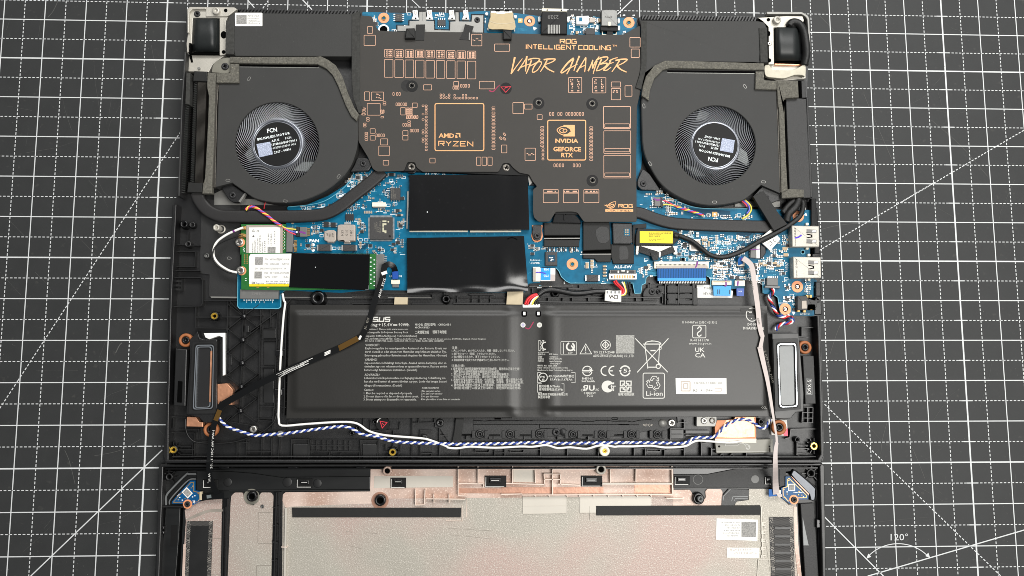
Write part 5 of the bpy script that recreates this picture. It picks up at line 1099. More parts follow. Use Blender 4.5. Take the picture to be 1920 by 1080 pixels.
# parallel traces
def traces(pts, n, gap, f, w_=.6):
    p = [f(*q) for q in pts]; d = Vector(p[-1])-Vector(p[0]); nn = Vector((-d.y, d.x)).normalized()
    for k in range(n): trc.line([(x+nn.x*gap*k, y+nn.y*gap*k) for x, y in p], w_, tz+.02)
traces([(380, 500), (440, 445)], 3, 1.9, cY); traces([(740, 1075), (830, 1010), (1000, 1000)], 4, 1.9, cY); traces([(1180, 1040), (1330, 910)], 3, 2, cY); traces([(840, 640), (840, 880), (880, 915), (940, 915)], 2, 2, cY); traces([(870, 600), (830, 640), (830, 780)], 3, 1.8, cY); traces([(800, 650), (815, 700), (815, 860)], 2, 1.7, cY); traces([(340, 730), (400, 790)], 3, 1.8, cY); traces([(370, 880), (420, 850)], 3, 1.7, cY); traces([(150, 980), (250, 965), (300, 1000)], 3, 1.5, cY); traces([(900, 1020), (960, 960)], 3, 1.7, cY); traces([(1270, 1070), (1290, 1030), (1300, 900)], 2, 1.8, cY); traces([(1120, 330), (1160, 380), (1210, 380)], 2, 1.6, cY); traces([(1150, 600), (1150, 540)], 6, 2.1, cY)
traces([(300, 380), (520, 340), (620, 260)], 4, 2, cZ); traces([(270, 600), (290, 680), (420, 690)], 3, 1.5, cZ); traces([(680, 660), (780, 660), (820, 640), (900, 640)], 4, 1.7, cZ); traces([(930, 330), (1010, 320), (1020, 400)], 3, 1.8, cZ); traces([(1000, 690), (1030, 740), (1030, 830)], 3, 1.6, cZ); traces([(860, 120), (860, 230), (960, 290)], 3, 1.8, cZ); traces([(900, 560), (1000, 420), (1010, 330)], 3, 1.6, cZ); traces([(520, 620), (510, 760)], 3, 1.5, cZ); traces([(690, 250), (620, 330), (620, 430)], 3, 1.6, cZ)
traces([(60, 720), (240, 725), (300, 790)], 4, 2.0, cFc); traces([(100, 740), (140, 770), (310, 775)], 3, 1.8, cFc); traces([(40, 800), (180, 805)], 2, 2, cFc); traces([(890, 700), (930, 740), (930, 870)], 2, 1.8, cFc); traces([(1080, 465), (1040, 440), (990, 440)], 2, 1.7, cK2); traces([(1460, 560), (1720, 565)], 3, 2, cK2); traces([(720, 300), (720, 480)], 2, 1.6, cK2); traces([(0, 590), (60, 560), (180, 460)], 1, 2, cK2)
traces([(60, 110), (160, 130), (190, 250)], 3, 1.8, cC); traces([(1480, 260), (1560, 270)], 3, 1.6, cC); traces([(640, 260), (690, 160)], 3, 1.8, cE); traces([(1230, 260), (1110, 270)], 2, 1.8, cE); traces([(330, 60), (420, 95), (480, 95)], 3, 1.6, cFc)
for x in range(24): trc.line([cJ(457+x*34, 506), cJ(457+x*34, 522)], .8, tz+.02)      # pins between the memory films
for x in range(6): trc.line([cY(1020+x*22, 540), cY(1020+x*22, 556)], 1.2, tz+.02)
for x, y, n, f in ((570, 1000, 0, cI),): pass
for k in range(13): silk.sheet(rrc(cI, 670+k*22, 990, 684+k*22, 1000), tz+.03)
for x in (700, 742, 780, 820, 860, 938): silk.line([cI(x, 1005), cI(x, 1022)], .8, tz+.03)
for k in range(9):                                     # bga field shine on the right hand side
    for j in range(5):
        if rnd.random() < .6: via.sheet(rotpts(rrc(cZ, 300+k*16+j*6, 345+j*20, 308+k*16+j*6, 358+j*20), *cZ(304+k*16+j*6, 351+j*20), 35), tz+.04)
for k in range(7): silk.frame(*cZ(300+k*23, 322), *cZ(318+k*23, 340), .6, tz+.03, 0, 0)
for k in range(9):
    for j in range(6): smd.box(*cZ(305+k*19, 510+j*25), *cZ(318+k*19, 522+j*25), BZ, BZ+.35, rnd.choice((1, 3, 3, 0)))
for k in range(26): via.sheet(rrc(cFc, 370+k*19, 612, 380+k*19, 628), tz+.04)
silk.frame(*cK2(-4, 190), *cK2(-2, 200), .5, tz)
smd.build('surface_component', ['cap_tan', 'chip_dark', 'inductor', 'solder'], mbd, kind='stuff')
silk.build('board_printing', 'silk', mbd, kind='stuff'); trc.build('copper_trace', 'trace', mbd, kind='stuff'); via.build('board_via', 'pcb_edge', mbd, kind='stuff')
# ---- larger components
def comp(name, mats, fn, label=None): return part(name, mats, mbd, fn, label)
def qfp(f, x0, y0, x1, y1, z1, nx, ny, lead=3.2, mark=True):
    a, b = f(x0, y0), f(x1, y1)
    o = comp('chip', ['chip', 'black'], lambda m: (m.prism(rrect(*a, *b, 1), BZ+.1, z1, 0, .25), m.sheet(disc(b[0]-5.5, b[1]-6, 2.2, 14), z1+.05, 1)))
    def pins(m):
        for k in range(nx):
            x = a[0]+1.5+(b[0]-a[0]-3)*k/(nx-1)
            m.box(x-.45, a[1]-lead, x+.45, a[1]+.5, BZ, BZ+.45); m.box(x-.45, b[1]-.5, x+.45, b[1]+lead, BZ, BZ+.45)
        for k in range(ny):
            y = a[1]+1.5+(b[1]-a[1]-3)*k/(ny-1)
            m.box(a[0]-lead, y-.45, a[0]+.5, y+.45, BZ, BZ+.45); m.box(b[0]-.5, y-.45, b[0]+lead, y+.45, BZ, BZ+.45)
    part('chip_pin', 'solder', o, pins, kind='stuff'); return o
ite = qfp(cY, 975, 617, 1247, 883, 12.9, 26, 26)
part('chip_lettering', 'chip_mark_pale', ite, lambda m: [m.prism(cY(p), 12.9, 12.96) for p in ([(1125, 657), (1172, 657), (1172, 675), (1125, 675)], [(1125, 690), (1172, 690), (1172, 712), (1142, 712), (1142, 730), (1125, 730)], [(1125, 740), (1142, 740), (1142, 775), (1172, 775), (1172, 808), (1150, 808), (1150, 795), (1125, 795)])])
lettering('chip_lettering', 'chip_mark', ite, 13.0, [('IT8227VG', *cY(1108, 805), 3, 22, -90), ('192', *cY(1085, 790), 3, 9, -90), ('2302-AXA', *cY(1065, 790), 3, 18, -90), ('2H8X1T', *cY(1045, 760), 2.6, 12, -90)])
part('chip_dot', 'chip_mark_pale', ite, lambda m: m.sheet(disc(*cY(1195, 672), 1.6, 12), 12.96))
def sop(f, x0, y0, x1, y1, n, horiz=True, z1=12.7, mats='chip'):
    a, b = f(x0, y0), f(x1, y1); o = comp('chip', mats, lambda m: m.prism(rrect(*a, *b, .6), BZ, z1, 0, .2))
    def pins(m):
        for k in range(n):
            t = (k+.5)/n
            if horiz:
                y = a[1]+(b[1]-a[1])*t; m.box(a[0]-3, y-.7, a[0]+.4, y+.7, BZ, BZ+.5); m.box(b[0]-.4, y-.7, b[0]+3, y+.7, BZ, BZ+.5)
            else:
                x = a[0]+(b[0]-a[0])*t; m.box(x-.7, a[1]-2.6, x+.7, a[1]+.4, BZ, BZ+.5); m.box(x-.7, b[1]-.4, x+.7, b[1]+2.6, BZ, BZ+.5)
    part('chip_pin', 'solder', o, pins, kind='stuff'); return o
c1 = sop(cY, 1218, 270, 1338, 413, 4, False); lettering('chip_lettering', 'chip_mark', c1, 12.76, [('winbond', *cY(1240, 395), 2.6, 17, -90), ('25R256JV', *cY(1262, 395), 2.4, 17, -90), ('2242', *cY(1282, 395), 2.4, 9, -90)])
c2 = sop(cC, 348, 122, 415, 196, 4, True); lettering('chip_lettering', 'chip_mark', c2, 12.76, [('APM', *cC(358, 150), 2, 10, 0), ('4435', *cC(358, 168), 2, 10, 0)])
c3 = sop(cC, 738, 178, 812, 236, 4, False, 12.4); sop(cY, 683, 580, 780, 655, 4, False, 12.5, 'chip_dark')
for q in ((425, 670, 485, 735), (508, 680, 568, 738)): sop(cY, *q, 3, True, 12.3, 'chip_dark')
for q in ((845, 205, 905, 250), (1205, 90, 1260, 130), (1282, 520, 1330, 555), (1300, 580, 1345, 605), (1318, 690, 1340, 730)): sop(cY, *q, 3, True, 12.2, 'chip_dark')
for q in ((865, 445, 900, 475), (670, 530, 705, 565), (870, 520, 912, 560), (690, 600, 720, 640), (0, 335, 40, 375), (985, 850, 1008, 872), (1038, 850, 1062, 875)): sop(cZ, *q, 3, True, 12.2, 'chip_dark')
sop(cK2, 25, 205, 70, 260, 3, True, 12.2, 'slot_grey'); sop(cK2, 108, 235, 140, 275, 3, True, 12.2, 'slot_grey'); sop(cFc, 600, 458, 648, 506, 3, False, 12.3, 'chip_dark')
def inductor(f, pts, z, label, txt):
    o = comp('inductor', 'inductor', lambda m: m.prism(rounded(f(pts), 1.2), BZ+.2, z, 0, .5), label)
    lettering('chip_lettering', 'ink_dark', o, z+.06, txt)
    return o
i1 = inductor(cY, [(620, 703), (790, 705), (802, 720), (800, 900), (740, 905), (735, 920), (670, 918), (665, 900), (590, 898), (585, 870), (590, 715)], 14.6, 'square grey inductor marked 2R2', [('2R2', *cY(738, 770), 4.6, 12, 90), ('315', *cY(686, 770), 4.6, 11, 90), ('S54', *cY(632, 770), 4.6, 11, 90)])
part('solder_tab', 'solder', i1, lambda m: (m.box(*cY(668, 680), *cY(750, 704), BZ, 12.4, 0, .2), m.box(*cY(665, 900), *cY(745, 938), BZ, 12.2, 0, .2)))
i2 = inductor(cY, [(480, 770), (545, 770), (570, 785), (572, 890), (545, 915), (480, 915), (430, 890), (430, 785)], 13.8, 'smaller grey inductor', [('4R7', *cY(520, 805), 3.6, 8, 90), ('UR6', *cY(486, 805), 3.6, 8, 90), ('W', *cY(456, 805), 3.6, None, 90)])
part('solder_tab', 'solder', i2, lambda m: m.box(*cY(470, 900), *cY(550, 928), BZ, 12, 0, .2))
for x0, y0, x1, y1, f in ((360, 940, 505, 1020, cY), (655, 945, 805, 1020, cY), (782, 605, 940, 695, cK2)):
    a, b = f(x0, y0), f(x1, y1); o = comp('capacitor', 'chip', lambda m: m.prism(rrect(*a, *b, .6), BZ, 13.6, 0, .3), 'dark grey block capacitor'); part('solder_tab', 'solder', o, lambda m: (m.box(a[0]-2.6, a[1]+1, a[0]+1, b[1]-1, BZ, 13.2), m.box(b[0]-1, a[1]+1, b[0]+2.6, b[1]-1, BZ, 13.2)))
# fan socket, small sockets
def socket(name, f, x0, y0, x1, y1, z, mats, label=None, bev=.25): return comp(name, mats, lambda m: m.prism(rrc(f, x0, y0, x1, y1, .6), BZ, z, 0, bev), label)
s1_ = socket('socket', cY, 138, 735, 225, 850, 13.4, 'slot_grey', 'grey fan socket with a violet pen stroke')
part('pen_mark', 'ink_purple', s1_, lambda m: m.line(spline(cY([(135, 795), (165, 795), (210, 812)]), 3), 3.2, 13.5)); part('chip_pin', 'gold', s1_, lambda m: [m.box(*cY(225, y), *cY(262, y+12), BZ, 12.2) for y in (750, 775, 800, 825)], kind='stuff')
s2_ = socket('socket', cH, 182, 832, 262, 915, 13.4, 'slot_grey', 'grey fan socket with a violet pen stroke'); part('pen_mark', 'ink_purple', s2_, lambda m: m.line(spline(cH([(175, 845), (210, 860), (250, 850)]), 3), 2.6, 13.5)); part('chip_pin', 'solder', s2_, lambda m: [m.box(*cH(160, y), *cH(182, y+10), BZ, 12.2) for y in (845, 862, 880, 897)], kind='stuff')
socket('ribbon_socket', cY, 1000, 440, 1165, 492, 12.8, 'ivory', 'small ivory ribbon socket'); comp('socket_lid', 'slot_grey', lambda m: m.box(*cY(1008, 492), *cY(1158, 505), BZ, 12.6, 0, .2))
socket('ribbon_socket', cJ, 292, 858, 358, 890, 12.8, 'ivory', 'small ivory ribbon socket'); comp('socket_lid', 'slot_grey', lambda m: m.box(*cJ(302, 888), *cJ(352, 915), BZ, 12.4, 0, .2))
o = socket('ribbon_socket', cFc, 280, 662, 895, 740, 13.2, 'ivory', 'long ivory ribbon socket for the wide blue ribbon')
part('chip_pin', 'chip_dark', o, lambda m: [m.box(*cFc(305+k*14.2, 690), *cFc(312+k*14.2, 704), 13.15, 13.3) for k in range(40)], kind='stuff'); part('socket_lid', 'inductor', o, lambda m: m.prism(cFc([(300, 708), (880, 705), (885, 738), (310, 740)]), 13, 13.5, 0, .2)); part('pen_mark', 'ink_purple', o, lambda m: m.line(spline(cFc([(768, 660), (760, 700), (742, 732)]), 3), 3.4, 13.6, w1=2.2))
o = socket('ribbon_socket', cZ, 285, 700, 472, 742, 13, 'ivory', 'ivory ribbon socket with a pink pen stroke'); part('pen_mark', 'ink_purple', o, lambda m: m.line(cZ([(415, 690), (420, 745), (405, 755)]), 2.8, 13.1)); part('socket_lid', 'tape_beige', o, lambda m: m.box(*cZ(300, 704), *cZ(460, 714), 12.9, 13.3))
o = socket('ribbon_socket', cZ, 505, 698, 602, 752, 13, 'ivory'); part('pen_mark', 'ink_purple', o, lambda m: m.line(cZ([(535, 705), (530, 750)]), 3, 13.1)); part('socket_lid', 'chip_dark', o, lambda m: m.box(*cZ(515, 685), *cZ(580, 700), BZ, 13))
socket('ribbon_socket', cZ, 525, 518, 598, 560, 13, 'ivory', 'small ivory ribbon socket'); comp('socket_lid', 'chip_dark', lambda m: m.box(*cZ(530, 558), *cZ(592, 572), BZ, 12.6))
o = socket('ribbon_socket', cK2, 65, 500, 160, 695, 13, 'ivory', 'upright ivory ribbon socket'); part('socket_lid', 'inductor', o, lambda m: m.box(*cK2(65, 515), *cK2(103, 685), 13, 13.4, 0, .2))
# battery socket
o = socket('battery_socket', cK2, 1082, 585, 1450, 668, 13.8, 'white_plastic', 'white wide battery socket'); part('socket_shell', 'steel', o, lambda m: m.prism(cK2([(1090, 540), (1440, 540), (1440, 590), (1090, 590)]), BZ, 14.2, 0, .3)); part('socket_latch', 'chip_dark', o, lambda m: (m.prism(cK2([(1110, 548), (1420, 548), (1420, 582), (1110, 582)]), 14.1, 14.5), m.box(*cK2(1105, 620), *cK2(1128, 645), 13.7, 14.0), m.box(*cK2(1405, 620), *cK2(1430, 645), 13.7, 14)))
part('socket_latch', 'nickel', o, lambda m: (m.box(*cK2(1245, 545), *cK2(1290, 562), 14.4, 14.8), m.box(*cK2(1195, 552), *cK2(1215, 580), 14.4, 14.7), m.box(*cK2(1318, 552), *cK2(1338, 580), 14.4, 14.7))); part('chip_pin', 'gold', o, lambda m: [m.box(*cK2(1150+k*34, 612), *cK2(1166+k*34, 652), 13.7, 14.1) for k in range(8)], kind='stuff')
for k in range(4): comp('capacitor', ['cap_tan', 'solder'], lambda m: (m.box(*cK2(1004, 480+k*42), *cK2(1044, 505+k*42), BZ, 12.6, 0, .1), m.box(*cK2(998, 484+k*42), *cK2(1050, 501+k*42), BZ, 12.4, 1)))
for x, y, h in ((835, 405, 36), (835, 445, 30), (835, 480, 36), (770, 440, 80)): comp('capacitor', ['cap_tan', 'solder'], lambda m: (m.box(*cK2(x, y+4), *cK2(x+38, y+h-4), BZ, 12.8, 0, .1), m.box(*cK2(x-4, y), *cK2(x+42, y+h), BZ, 12.4, 1)))
for x0, x1 in ((250, 370), (405, 520), (550, 670)):
    comp('chip', ['chip_dark', 'solder', 'silk'], lambda m: [m.box(*cK2(x0+k*30, 250+(k % 2)*12), *cK2(x0+k*30+20, 290), BZ, 12.2, 1 if k % 2 else 0) for k in range(4)]+[m.box(*cK2(x0+k*30+8, 240), *cK2(x0+k*30+14, 300), BZ, 12.0, 1) for k in range(4)])
for x, y in ((735, 525), (780, 540), (870, 520), (905, 545), (1070, 530)):
    comp('capacitor', ['cap_tan', 'solder'], lambda m: (m.box(*cZ(x, y), *cZ(x+38, y+20), BZ, 12.4, 0, .1), m.box(*cZ(x-3, y+2), *cZ(x+41, y+18), BZ, 12.2, 1))) if x < 1000 else None
for x, y in ((965, 375), (975, 435)): comp('capacitor', ['cap_tan', 'solder'], lambda m: (m.box(*cZ(x, y), *cZ(x+42, y+32), BZ, 12.3, 0, .1), m.box(*cZ(x-3, y+3), *cZ(x+45, y+29), BZ, 12.1, 1)))
for x, y in ((185, 295), (205, 295), (225, 295), (245, 320), (245, 345), (190, 330)): comp('capacitor', ['cap_tan', 'solder'], lambda m: (m.box(*cZ(x, y), *cZ(x+16, y+24), BZ, 12.3, 0, .1), m.box(*cZ(x, y-2), *cZ(x+16, y+26), BZ, 12.1, 1)))
o = comp('chip_frame', 'nickel', lambda m: m.prism(rounded(cFc([(672, 410), (800, 405), (815, 540), (780, 548), (690, 545), (672, 530)]), 2), BZ, 12.6, 0, .3), 'silver framed square chip'); part('chip_face', 'inductor', o, lambda m: m.prism(cFc([(690, 428), (790, 425), (795, 525), (700, 528)]), 12.5, 12.8))
comp('oscillator', ['white_plastic', 'steel'], lambda m: (m.box(*cZ(130, 235), *cZ(158, 280), BZ, 12.4), m.box(*cZ(132, 252), *cZ(156, 264), BZ, 12.6, 1)))
o = comp('window_chip', 'chip', lambda m: m.prism(cK2([(230, 300), (392, 300), (392, 485), (230, 485)]), BZ, 13, 0, .3), 'dark square pad with a blue window'); part('window', 'pcb_deep', o, lambda m: m.prism(cK2([(270, 345), (357, 345), (357, 430), (270, 430)]), 12.9, 13.1)); part('window_component', 'silk', o, lambda m: [m.box(*cK2(x, y), *cK2(x+14, y+14), 13.1, 13.4) for x, y in ((280, 370), (300, 372), (320, 370), (305, 395), (325, 398), (300, 410))])
# ---- memory slot edges
each('memory_clip', 'nickel', mbd, lambda m: (m.prism(cJ([(414, 195), (425, 195), (424, 300), (416, 475), (408, 475), (412, 320)]), BZ, 13.4), m.prism(cJ([(1318, 70), (1362, 80), (1362, 150), (1330, 150)]), BZ, 14)), 'steel memory clip')
each('slot_edge', 'ivory', mbd, lambda m: (m.prism(cJ([(430, 490), (868, 492), (868, 500), (432, 500)]), BZ, 12.4), m.prism(cJ([(885, 492), (1268, 490), (1268, 500), (885, 502)]), BZ, 12.4)))
lettering('board_lettering', 'silk', mbd, tz+.06, [('A4', *cD(622, 628), 4, 8, 0), ('P4U  A.', *cD(684, 628), 4.5, 27, 0), ('GM59F-FM7- 0BH', *cD(860, 622), 3.6, 82, 0), ('FAN', *cY(255, 915), 5.6, 18, 0, 'l', .03), ('ALS-SW', *cK2(1145, 518), 5.6, 34, 0, 'l', .02), ('Indicator', *cK2(32, 420), 3.4, 18, 0), ('-Mic DB', *cK2(35, 463), 3.2, 17, 0), ('USB7', *cZ(1018, 612), 5.4, 18, -90), ('AUDIO', *cZ(1130, 1032), 4.2, 18.5, 0), ('SI', *cJ(352, 838), 3.4, 5, 0), ('LB', *cJ(282, 838), 3.4, 5, 0)])
# triangles and dots
part('board_mark', 'silk', mbd, lambda m: (m.sheet([cE(290, 245), cE(332, 258), cE(300, 282)], tz+.06), m.sheet([cZ(1190, 45), cZ(1200, 75), cZ(1168, 70)], tz+.06), m.sheet([cZ(1050, 1000), cZ(1088, 1000), cZ(1070, 1035)], tz+.06), m.sheet([cY(280, 725), cY(300, 748), cY(270, 745)], tz+.06), m.sheet(disc(*cY(1290, 893), 1.8, 10), tz+.06), m.sheet(disc(*cY(300, 945), 3, 12), tz+.06), m.sheet(disc(*cY(300, 1010), 3, 12), tz+.06), m.frame(*cY(818, 110), *cY(878, 172), 1, tz+.06), m.frame(*cY(582, 340), *cY(650, 390), 1, tz+.06), m.frame(*cY(660, 340), *cY(722, 390), 1, tz+.06), m.sheet(rrc(cY, 832, 125, 860, 155), tz+.07), m.sheet(rrc(cY, 610, 352, 640, 378), tz+.07), m.sheet(rrc(cY, 675, 352, 705, 378), tz+.07)), kind='stuff')
# copper rings for screws
def ringpad(f, x, y, r, screw_=None, hole=True, label=None):
    a = f(x, y); o = comp('screw_ring', 'copper_ring', lambda m: m.lathe(a[0], a[1], [(r, BZ), (r, BZ+.12), (r*.98, BZ+.16), (r*.42, BZ+.16)], 28, 0, False), label)
    if screw_ == 'hole': part('ring_hole', ['gold', 'void'], o, lambda m: m.lathe(a[0], a[1], [(r*.46, BZ+.1), (r*.44, BZ+.5), (r*.3, BZ+.4), (r*.26, BZ-.5), (.01, BZ-.6)], 20, 0, True, [0, 0, 1, 1]))
    else: part('ring_hole', ['void', 'nickel'], o, lambda m: (m.prism(disc(a[0], a[1], r*.46, 20), BZ, BZ+.2), m.lathe(a[0], a[1], [(r*.36, BZ), (r*.34, BZ+.5), (r*.2, BZ+.55), (r*.14, BZ+.3), (.01, BZ+.3)], 16, 1)))
ringpad(cC, 243, 165, 10.4, 'hole'); ringpad(cC, 1585, 193, 10.4); ringpad(cE, 1174, 207, 10.6, 'hole'); ringpad(cK2, 592, 463, 10.8, 'hole'); ringpad(cZ, 1106, 758, 10.8); ringpad(cZ, 990, 975, 11); ringpad(cZ, 1115, 80, 10.6)
comp('white_ring', 'silk', lambda m: m.lathe(*cC(242, 272), [(10.4, BZ), (10.4, BZ+.15), (7.4, BZ+.15)], 26, 0, False)); comp('ring_hole', 'void', lambda m: m.prism(disc(*cC(242, 272), 7.2, 22), BZ, BZ+.1))
o = comp('screw_tab', ['silver', 'copper_ring'], lambda m: m.prism(rounded(cK2([(48, -60), (62, 0), (42, 95), (70, 160), (125, 172), (180, 150), (198, 95), (185, 0), (200, -60)]), 3), BZ, 12.2, 1, .2), 'copper edged screw tab'); part('tab_face', 'plastic', o, lambda m: m.prism(rounded(cK2([(62, -60), (58, 90), (80, 140), (125, 150), (165, 138), (182, 90), (182, -60)]), 3), 12, 13.2, 0, .3)); screw(o, *cK2(118, 88), 13.2, 6, 'black')
comp('gold_pad', ['gold', 'silk'], lambda m: (m.prism(rrc(cC, 1480, 170, 1520, 208), BZ, BZ+.2), m.sheet(disc(*cC(1500, 188), 1.5, 8), BZ+.25, 1))); comp('gold_pad', ['gold', 'silk'], lambda m: (m.prism(rrc(cH, 712, 968, 760, 1012), BZ, BZ+.2), m.sheet(disc(*cH(736, 990), 2, 8), BZ+.25, 1)))
for x, y in ((890, 45), (760, 60)): pass
# silver shield near the rear screws
sh = comp('shield_can', ['silver', 'black'], lambda m: (m.prism(cC([(368, 235), (478, 235), (480, 192), (568, 190), (568, 108), (630, 108), (634, 190), (705, 192), (708, 275), (852, 280), (855, 198), (902, 196), (902, 112), (932, 112), (934, 196), (1050, 198), (1056, 138), (1160, 140), (1158, 300), (700, 295), (368, 285)]), BZ, 12.8, 0, .15),), 'silver shield with black outline')
part('shield_outline', 'black', sh, lambda m: m.line(cC([(362, 290), (362, 230), (472, 230), (474, 186), (562, 184), (562, 102), (636, 102), (640, 184), (711, 186), (714, 270), (846, 274), (849, 192), (896, 190), (896, 106), (938, 106), (940, 190), (1045, 192), (1050, 132), (1166, 134), (1164, 302)]), 1.5, 12.0))
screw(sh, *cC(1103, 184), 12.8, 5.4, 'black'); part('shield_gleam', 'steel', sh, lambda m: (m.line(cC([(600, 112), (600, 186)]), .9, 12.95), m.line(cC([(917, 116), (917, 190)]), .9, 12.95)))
for x in (535, 665, 870, 1000):
    comp('port_anchor', 'white_plastic', lambda m: m.prism(rounded(cC([(x-30, 95), (x+18, 88), (x+25, 150), (x+32, 180), (x-38, 178), (x-22, 140)]), 1), BZ, 12.9, 0, .3))
    comp('anchor_ring', 'inductor', lambda m: m.line(rrc(cC, x-10, 100, x+8, 132, 2), .9, 13.0, 0, True)); comp('anchor_hole', 'void', lambda m: m.prism(disc(*cC(x+2, 168), 1.6, 10), 12.9, 13.0))
# ---- ports
hd = comp('video_port', 'nickel', lambda m: m.prism(rounded(cC([(1222, 95), (1428, 95), (1432, 160), (1446, 180), (1448, 270), (1208, 262), (1212, 180), (1226, 150)]), 1.2), BZ, 16, 0, .5), 'pale metal video port with a curved tape')
part('port_tape', 'port_beige', hd, lambda m: m.prism(spline(cC([(1225, 112), (1330, 125), (1428, 112), (1436, 165), (1448, 190), (1448, 270), (1330, 268), (1208, 262), (1215, 185), (1225, 160)]), 3), 15.9, 16.3, 0, .2)); part('tape_crease', 'tape_beige', hd, lambda m: m.line(spline(cC([(1215, 192), (1270, 212), (1330, 218), (1400, 212), (1445, 200)]), 4), 1.6, 16.4)); part('port_slot', 'void', hd, lambda m: (m.box(*cC(1270, 93), *cC(1312, 106), 15.8, 16.1), m.box(*cC(1352, 93), *cC(1395, 106), 15.8, 16.1)))
for x, y in ((1190, 125), (1455, 150), (1208, 265), (1438, 275)): comp('port_anchor', 'white_plastic', lambda m: m.prism(disc(*cC(x, y), 3, 12), BZ, 13, 0, .3))
et = comp('network_port', 'port_plastic', lambda m: m.prism(rounded(cE([(375, 82), (600, 85), (606, 180), (606, 312), (365, 310), (368, 180)]), 1), BZ, 17.5, 0, .5), 'black network port with a pale rim'); part('port_rim', 'ivory', et, lambda m: m.prism(rounded(cE([(372, 75), (608, 80), (606, 105), (374, 102)]), .8), 14, 18, 0, .3)); part('contact_pin', 'silver', et, lambda m: [m.box(*cE(428+k*14.6, 228), *cE(436+k*14.6, 308), 17.5, 17.8) for k in range(8)], kind='stuff'); part('port_dot', 'void', et, lambda m: (m.prism(disc(*cE(422, 92), 1.4, 8), 18, 18.1), m.prism(disc(*cE(552, 94), 1.4, 8), 18, 18.1)))
lettering('port_lettering', 'ink_grey', et, 17.6, [('2320', *cE(526, 142), 6.4, 20, 180)])
for x in (350, 616): comp('port_anchor', 'white_plastic', lambda m: m.prism(rrc(cE, x-12, 150, x+12, 200, 2), BZ, 13, 0, .3))
comp('white_socket', ['white_plastic', 'pcb', 'silk'], lambda m: (m.prism(rounded(cE([(688, 148), (805, 142), (812, 200), (792, 225), (690, 222)]), 1), BZ, 14, 0, .4), m.prism(cE([(716, 160), (746, 160), (746, 196), (716, 196)]), 14, 14.1, 1)), 'white socket')
comp('chip', 'inductor', lambda m: m.prism(rrc(cE, 812, 160, 865, 205), BZ, 13, 0, .2)); comp('chip', 'chip_dark', lambda m: m.prism(rrc(cE, 778, 258, 862, 318), BZ, 12.8, 0, .2)); comp('capacitor', ['cap_tan', 'solder'], lambda m: m.box(*cE(685, 285), *cE(710, 312), BZ, 12.6, 0, .1)); comp('capacitor', 'cap_tan', lambda m: m.box(*cE(888, 170), *cE(912, 200), BZ, 13, 0, .1))
ub = comp('charging_port', 'steel', lambda m: m.prism(rounded(cE([(920, 92), (965, 84), (1030, 84), (1070, 95), (1072, 238), (918, 235)]), 1), BZ, 15.8, 0, .5), 'grey metal charging port'); part('port_base', 'port_plastic', ub, lambda m: (m.prism(cE([(912, 236), (1078, 240), (1070, 285), (915, 280)]), BZ, 14.6, 0, .3), m.prism(cE([(975, 285), (1025, 285), (1030, 320), (970, 320)]), BZ, 14))); part('port_leg', 'ivory', ub, lambda m: (m.line(cE([(930, 285), (930, 318), (970, 320)]), 1.6, 13), m.line(cE([(1060, 288), (1056, 318), (1030, 320)]), 1.6, 13), m.box(*cE(985, 200), *cE(1005, 236), 15.7, 16.1)))
lettering('port_lettering', 'ink_dark', ub, 15.9, [('SYN', *cE(1018, 150), 2.6, 13, 180)])
for x, y in ((888, 186), (1082, 188), (885, 250), (1084, 255)): comp('port_anchor', 'white_plastic', lambda m: m.prism(rrc(cE, x-12, y-20, x+10, y+20, 1.5), BZ, 13, 0, .3))
for (f, x0, y0, x1, y1, lab, pen) in ((cL, 1180, 303, 1426, 495, 'pale metal USB port with a violet pen dash', True), (cL, 1192, 584, 1442, 778, 'pale metal USB port without a pen dash', False)):
    us = comp('usb_port', 'bracket', lambda m: m.prism(rounded(f([(x0, y0), (x1, y0+4), (x1+4, y1), (x0+4, y1)]), .8), BZ, 17, 0, .4), lab)
    h_ = y1-y0
    for q in ((.17, .34), (.64, .82)): part('spring_slot', ['ink_grey', 'label_white', 'void'], us, lambda m: (m.prism(f([(x1-112, y0+h_*q[0]), (x1-22, y0+h_*q[0]+6), (x1-24, y0+h_*q[1]+2), (x1-112, y0+h_*q[1])]), 16.9, 17.12, 0), m.prism(f([(x1-58, y0+h_*q[0]+9), (x1-26, y0+h_*q[0]+10), (x1-26, y0+h_*q[1]-6), (x1-62, y0+h_*q[1]-4)]), 17.1, 17.3, 1), m.line(f([(x1-116, y0+h_*q[1]), (x1-60, y0+h_*q[1]+3)]), 1, 17.15, 2)))
    part('spring_slot', ['void', 'label_white'], us, lambda m: (m.prism(f([(x1-112, y0+h_*.38), (x1-60, y0+h_*.43), (x1-60, y0+h_*.56), (x1-112, y0+h_*.6), (x1-112, y0+h_*.56), (x1-72, y0+h_*.52), (x1-72, y0+h_*.47), (x1-112, y0+h_*.43)]), 16.9, 17.12, 0),))
    lettering('port_lettering', 'ink_dark', us, 17.1, [('tconn  230428', *f(x0+38, y0+h_*.97), 3.3, 34, -90)])
    if pen: part('pen_mark', 'ink_pen', us, lambda m: m.line(spline(cL([(1208, 415), (1240, 408), (1268, 388)]), 3), 2.8, 17.2))
    for yy in (y0-14, y1+14): comp('port_anchor', 'ivory', lambda m: m.prism(rrc(f, x1-118, yy-12, x1-92, yy+12, 1.5), BZ, 13.4, 0, .3))
comp('board_hole', ['pcb_edge', 'void'], lambda m: (m.prism(disc(*cL(1280, 543), 4.4, 18), BZ, BZ+.1, 0), m.prism(disc(*cL(1280, 543), 2.8, 16), BZ+.1, BZ+.18, 1)))
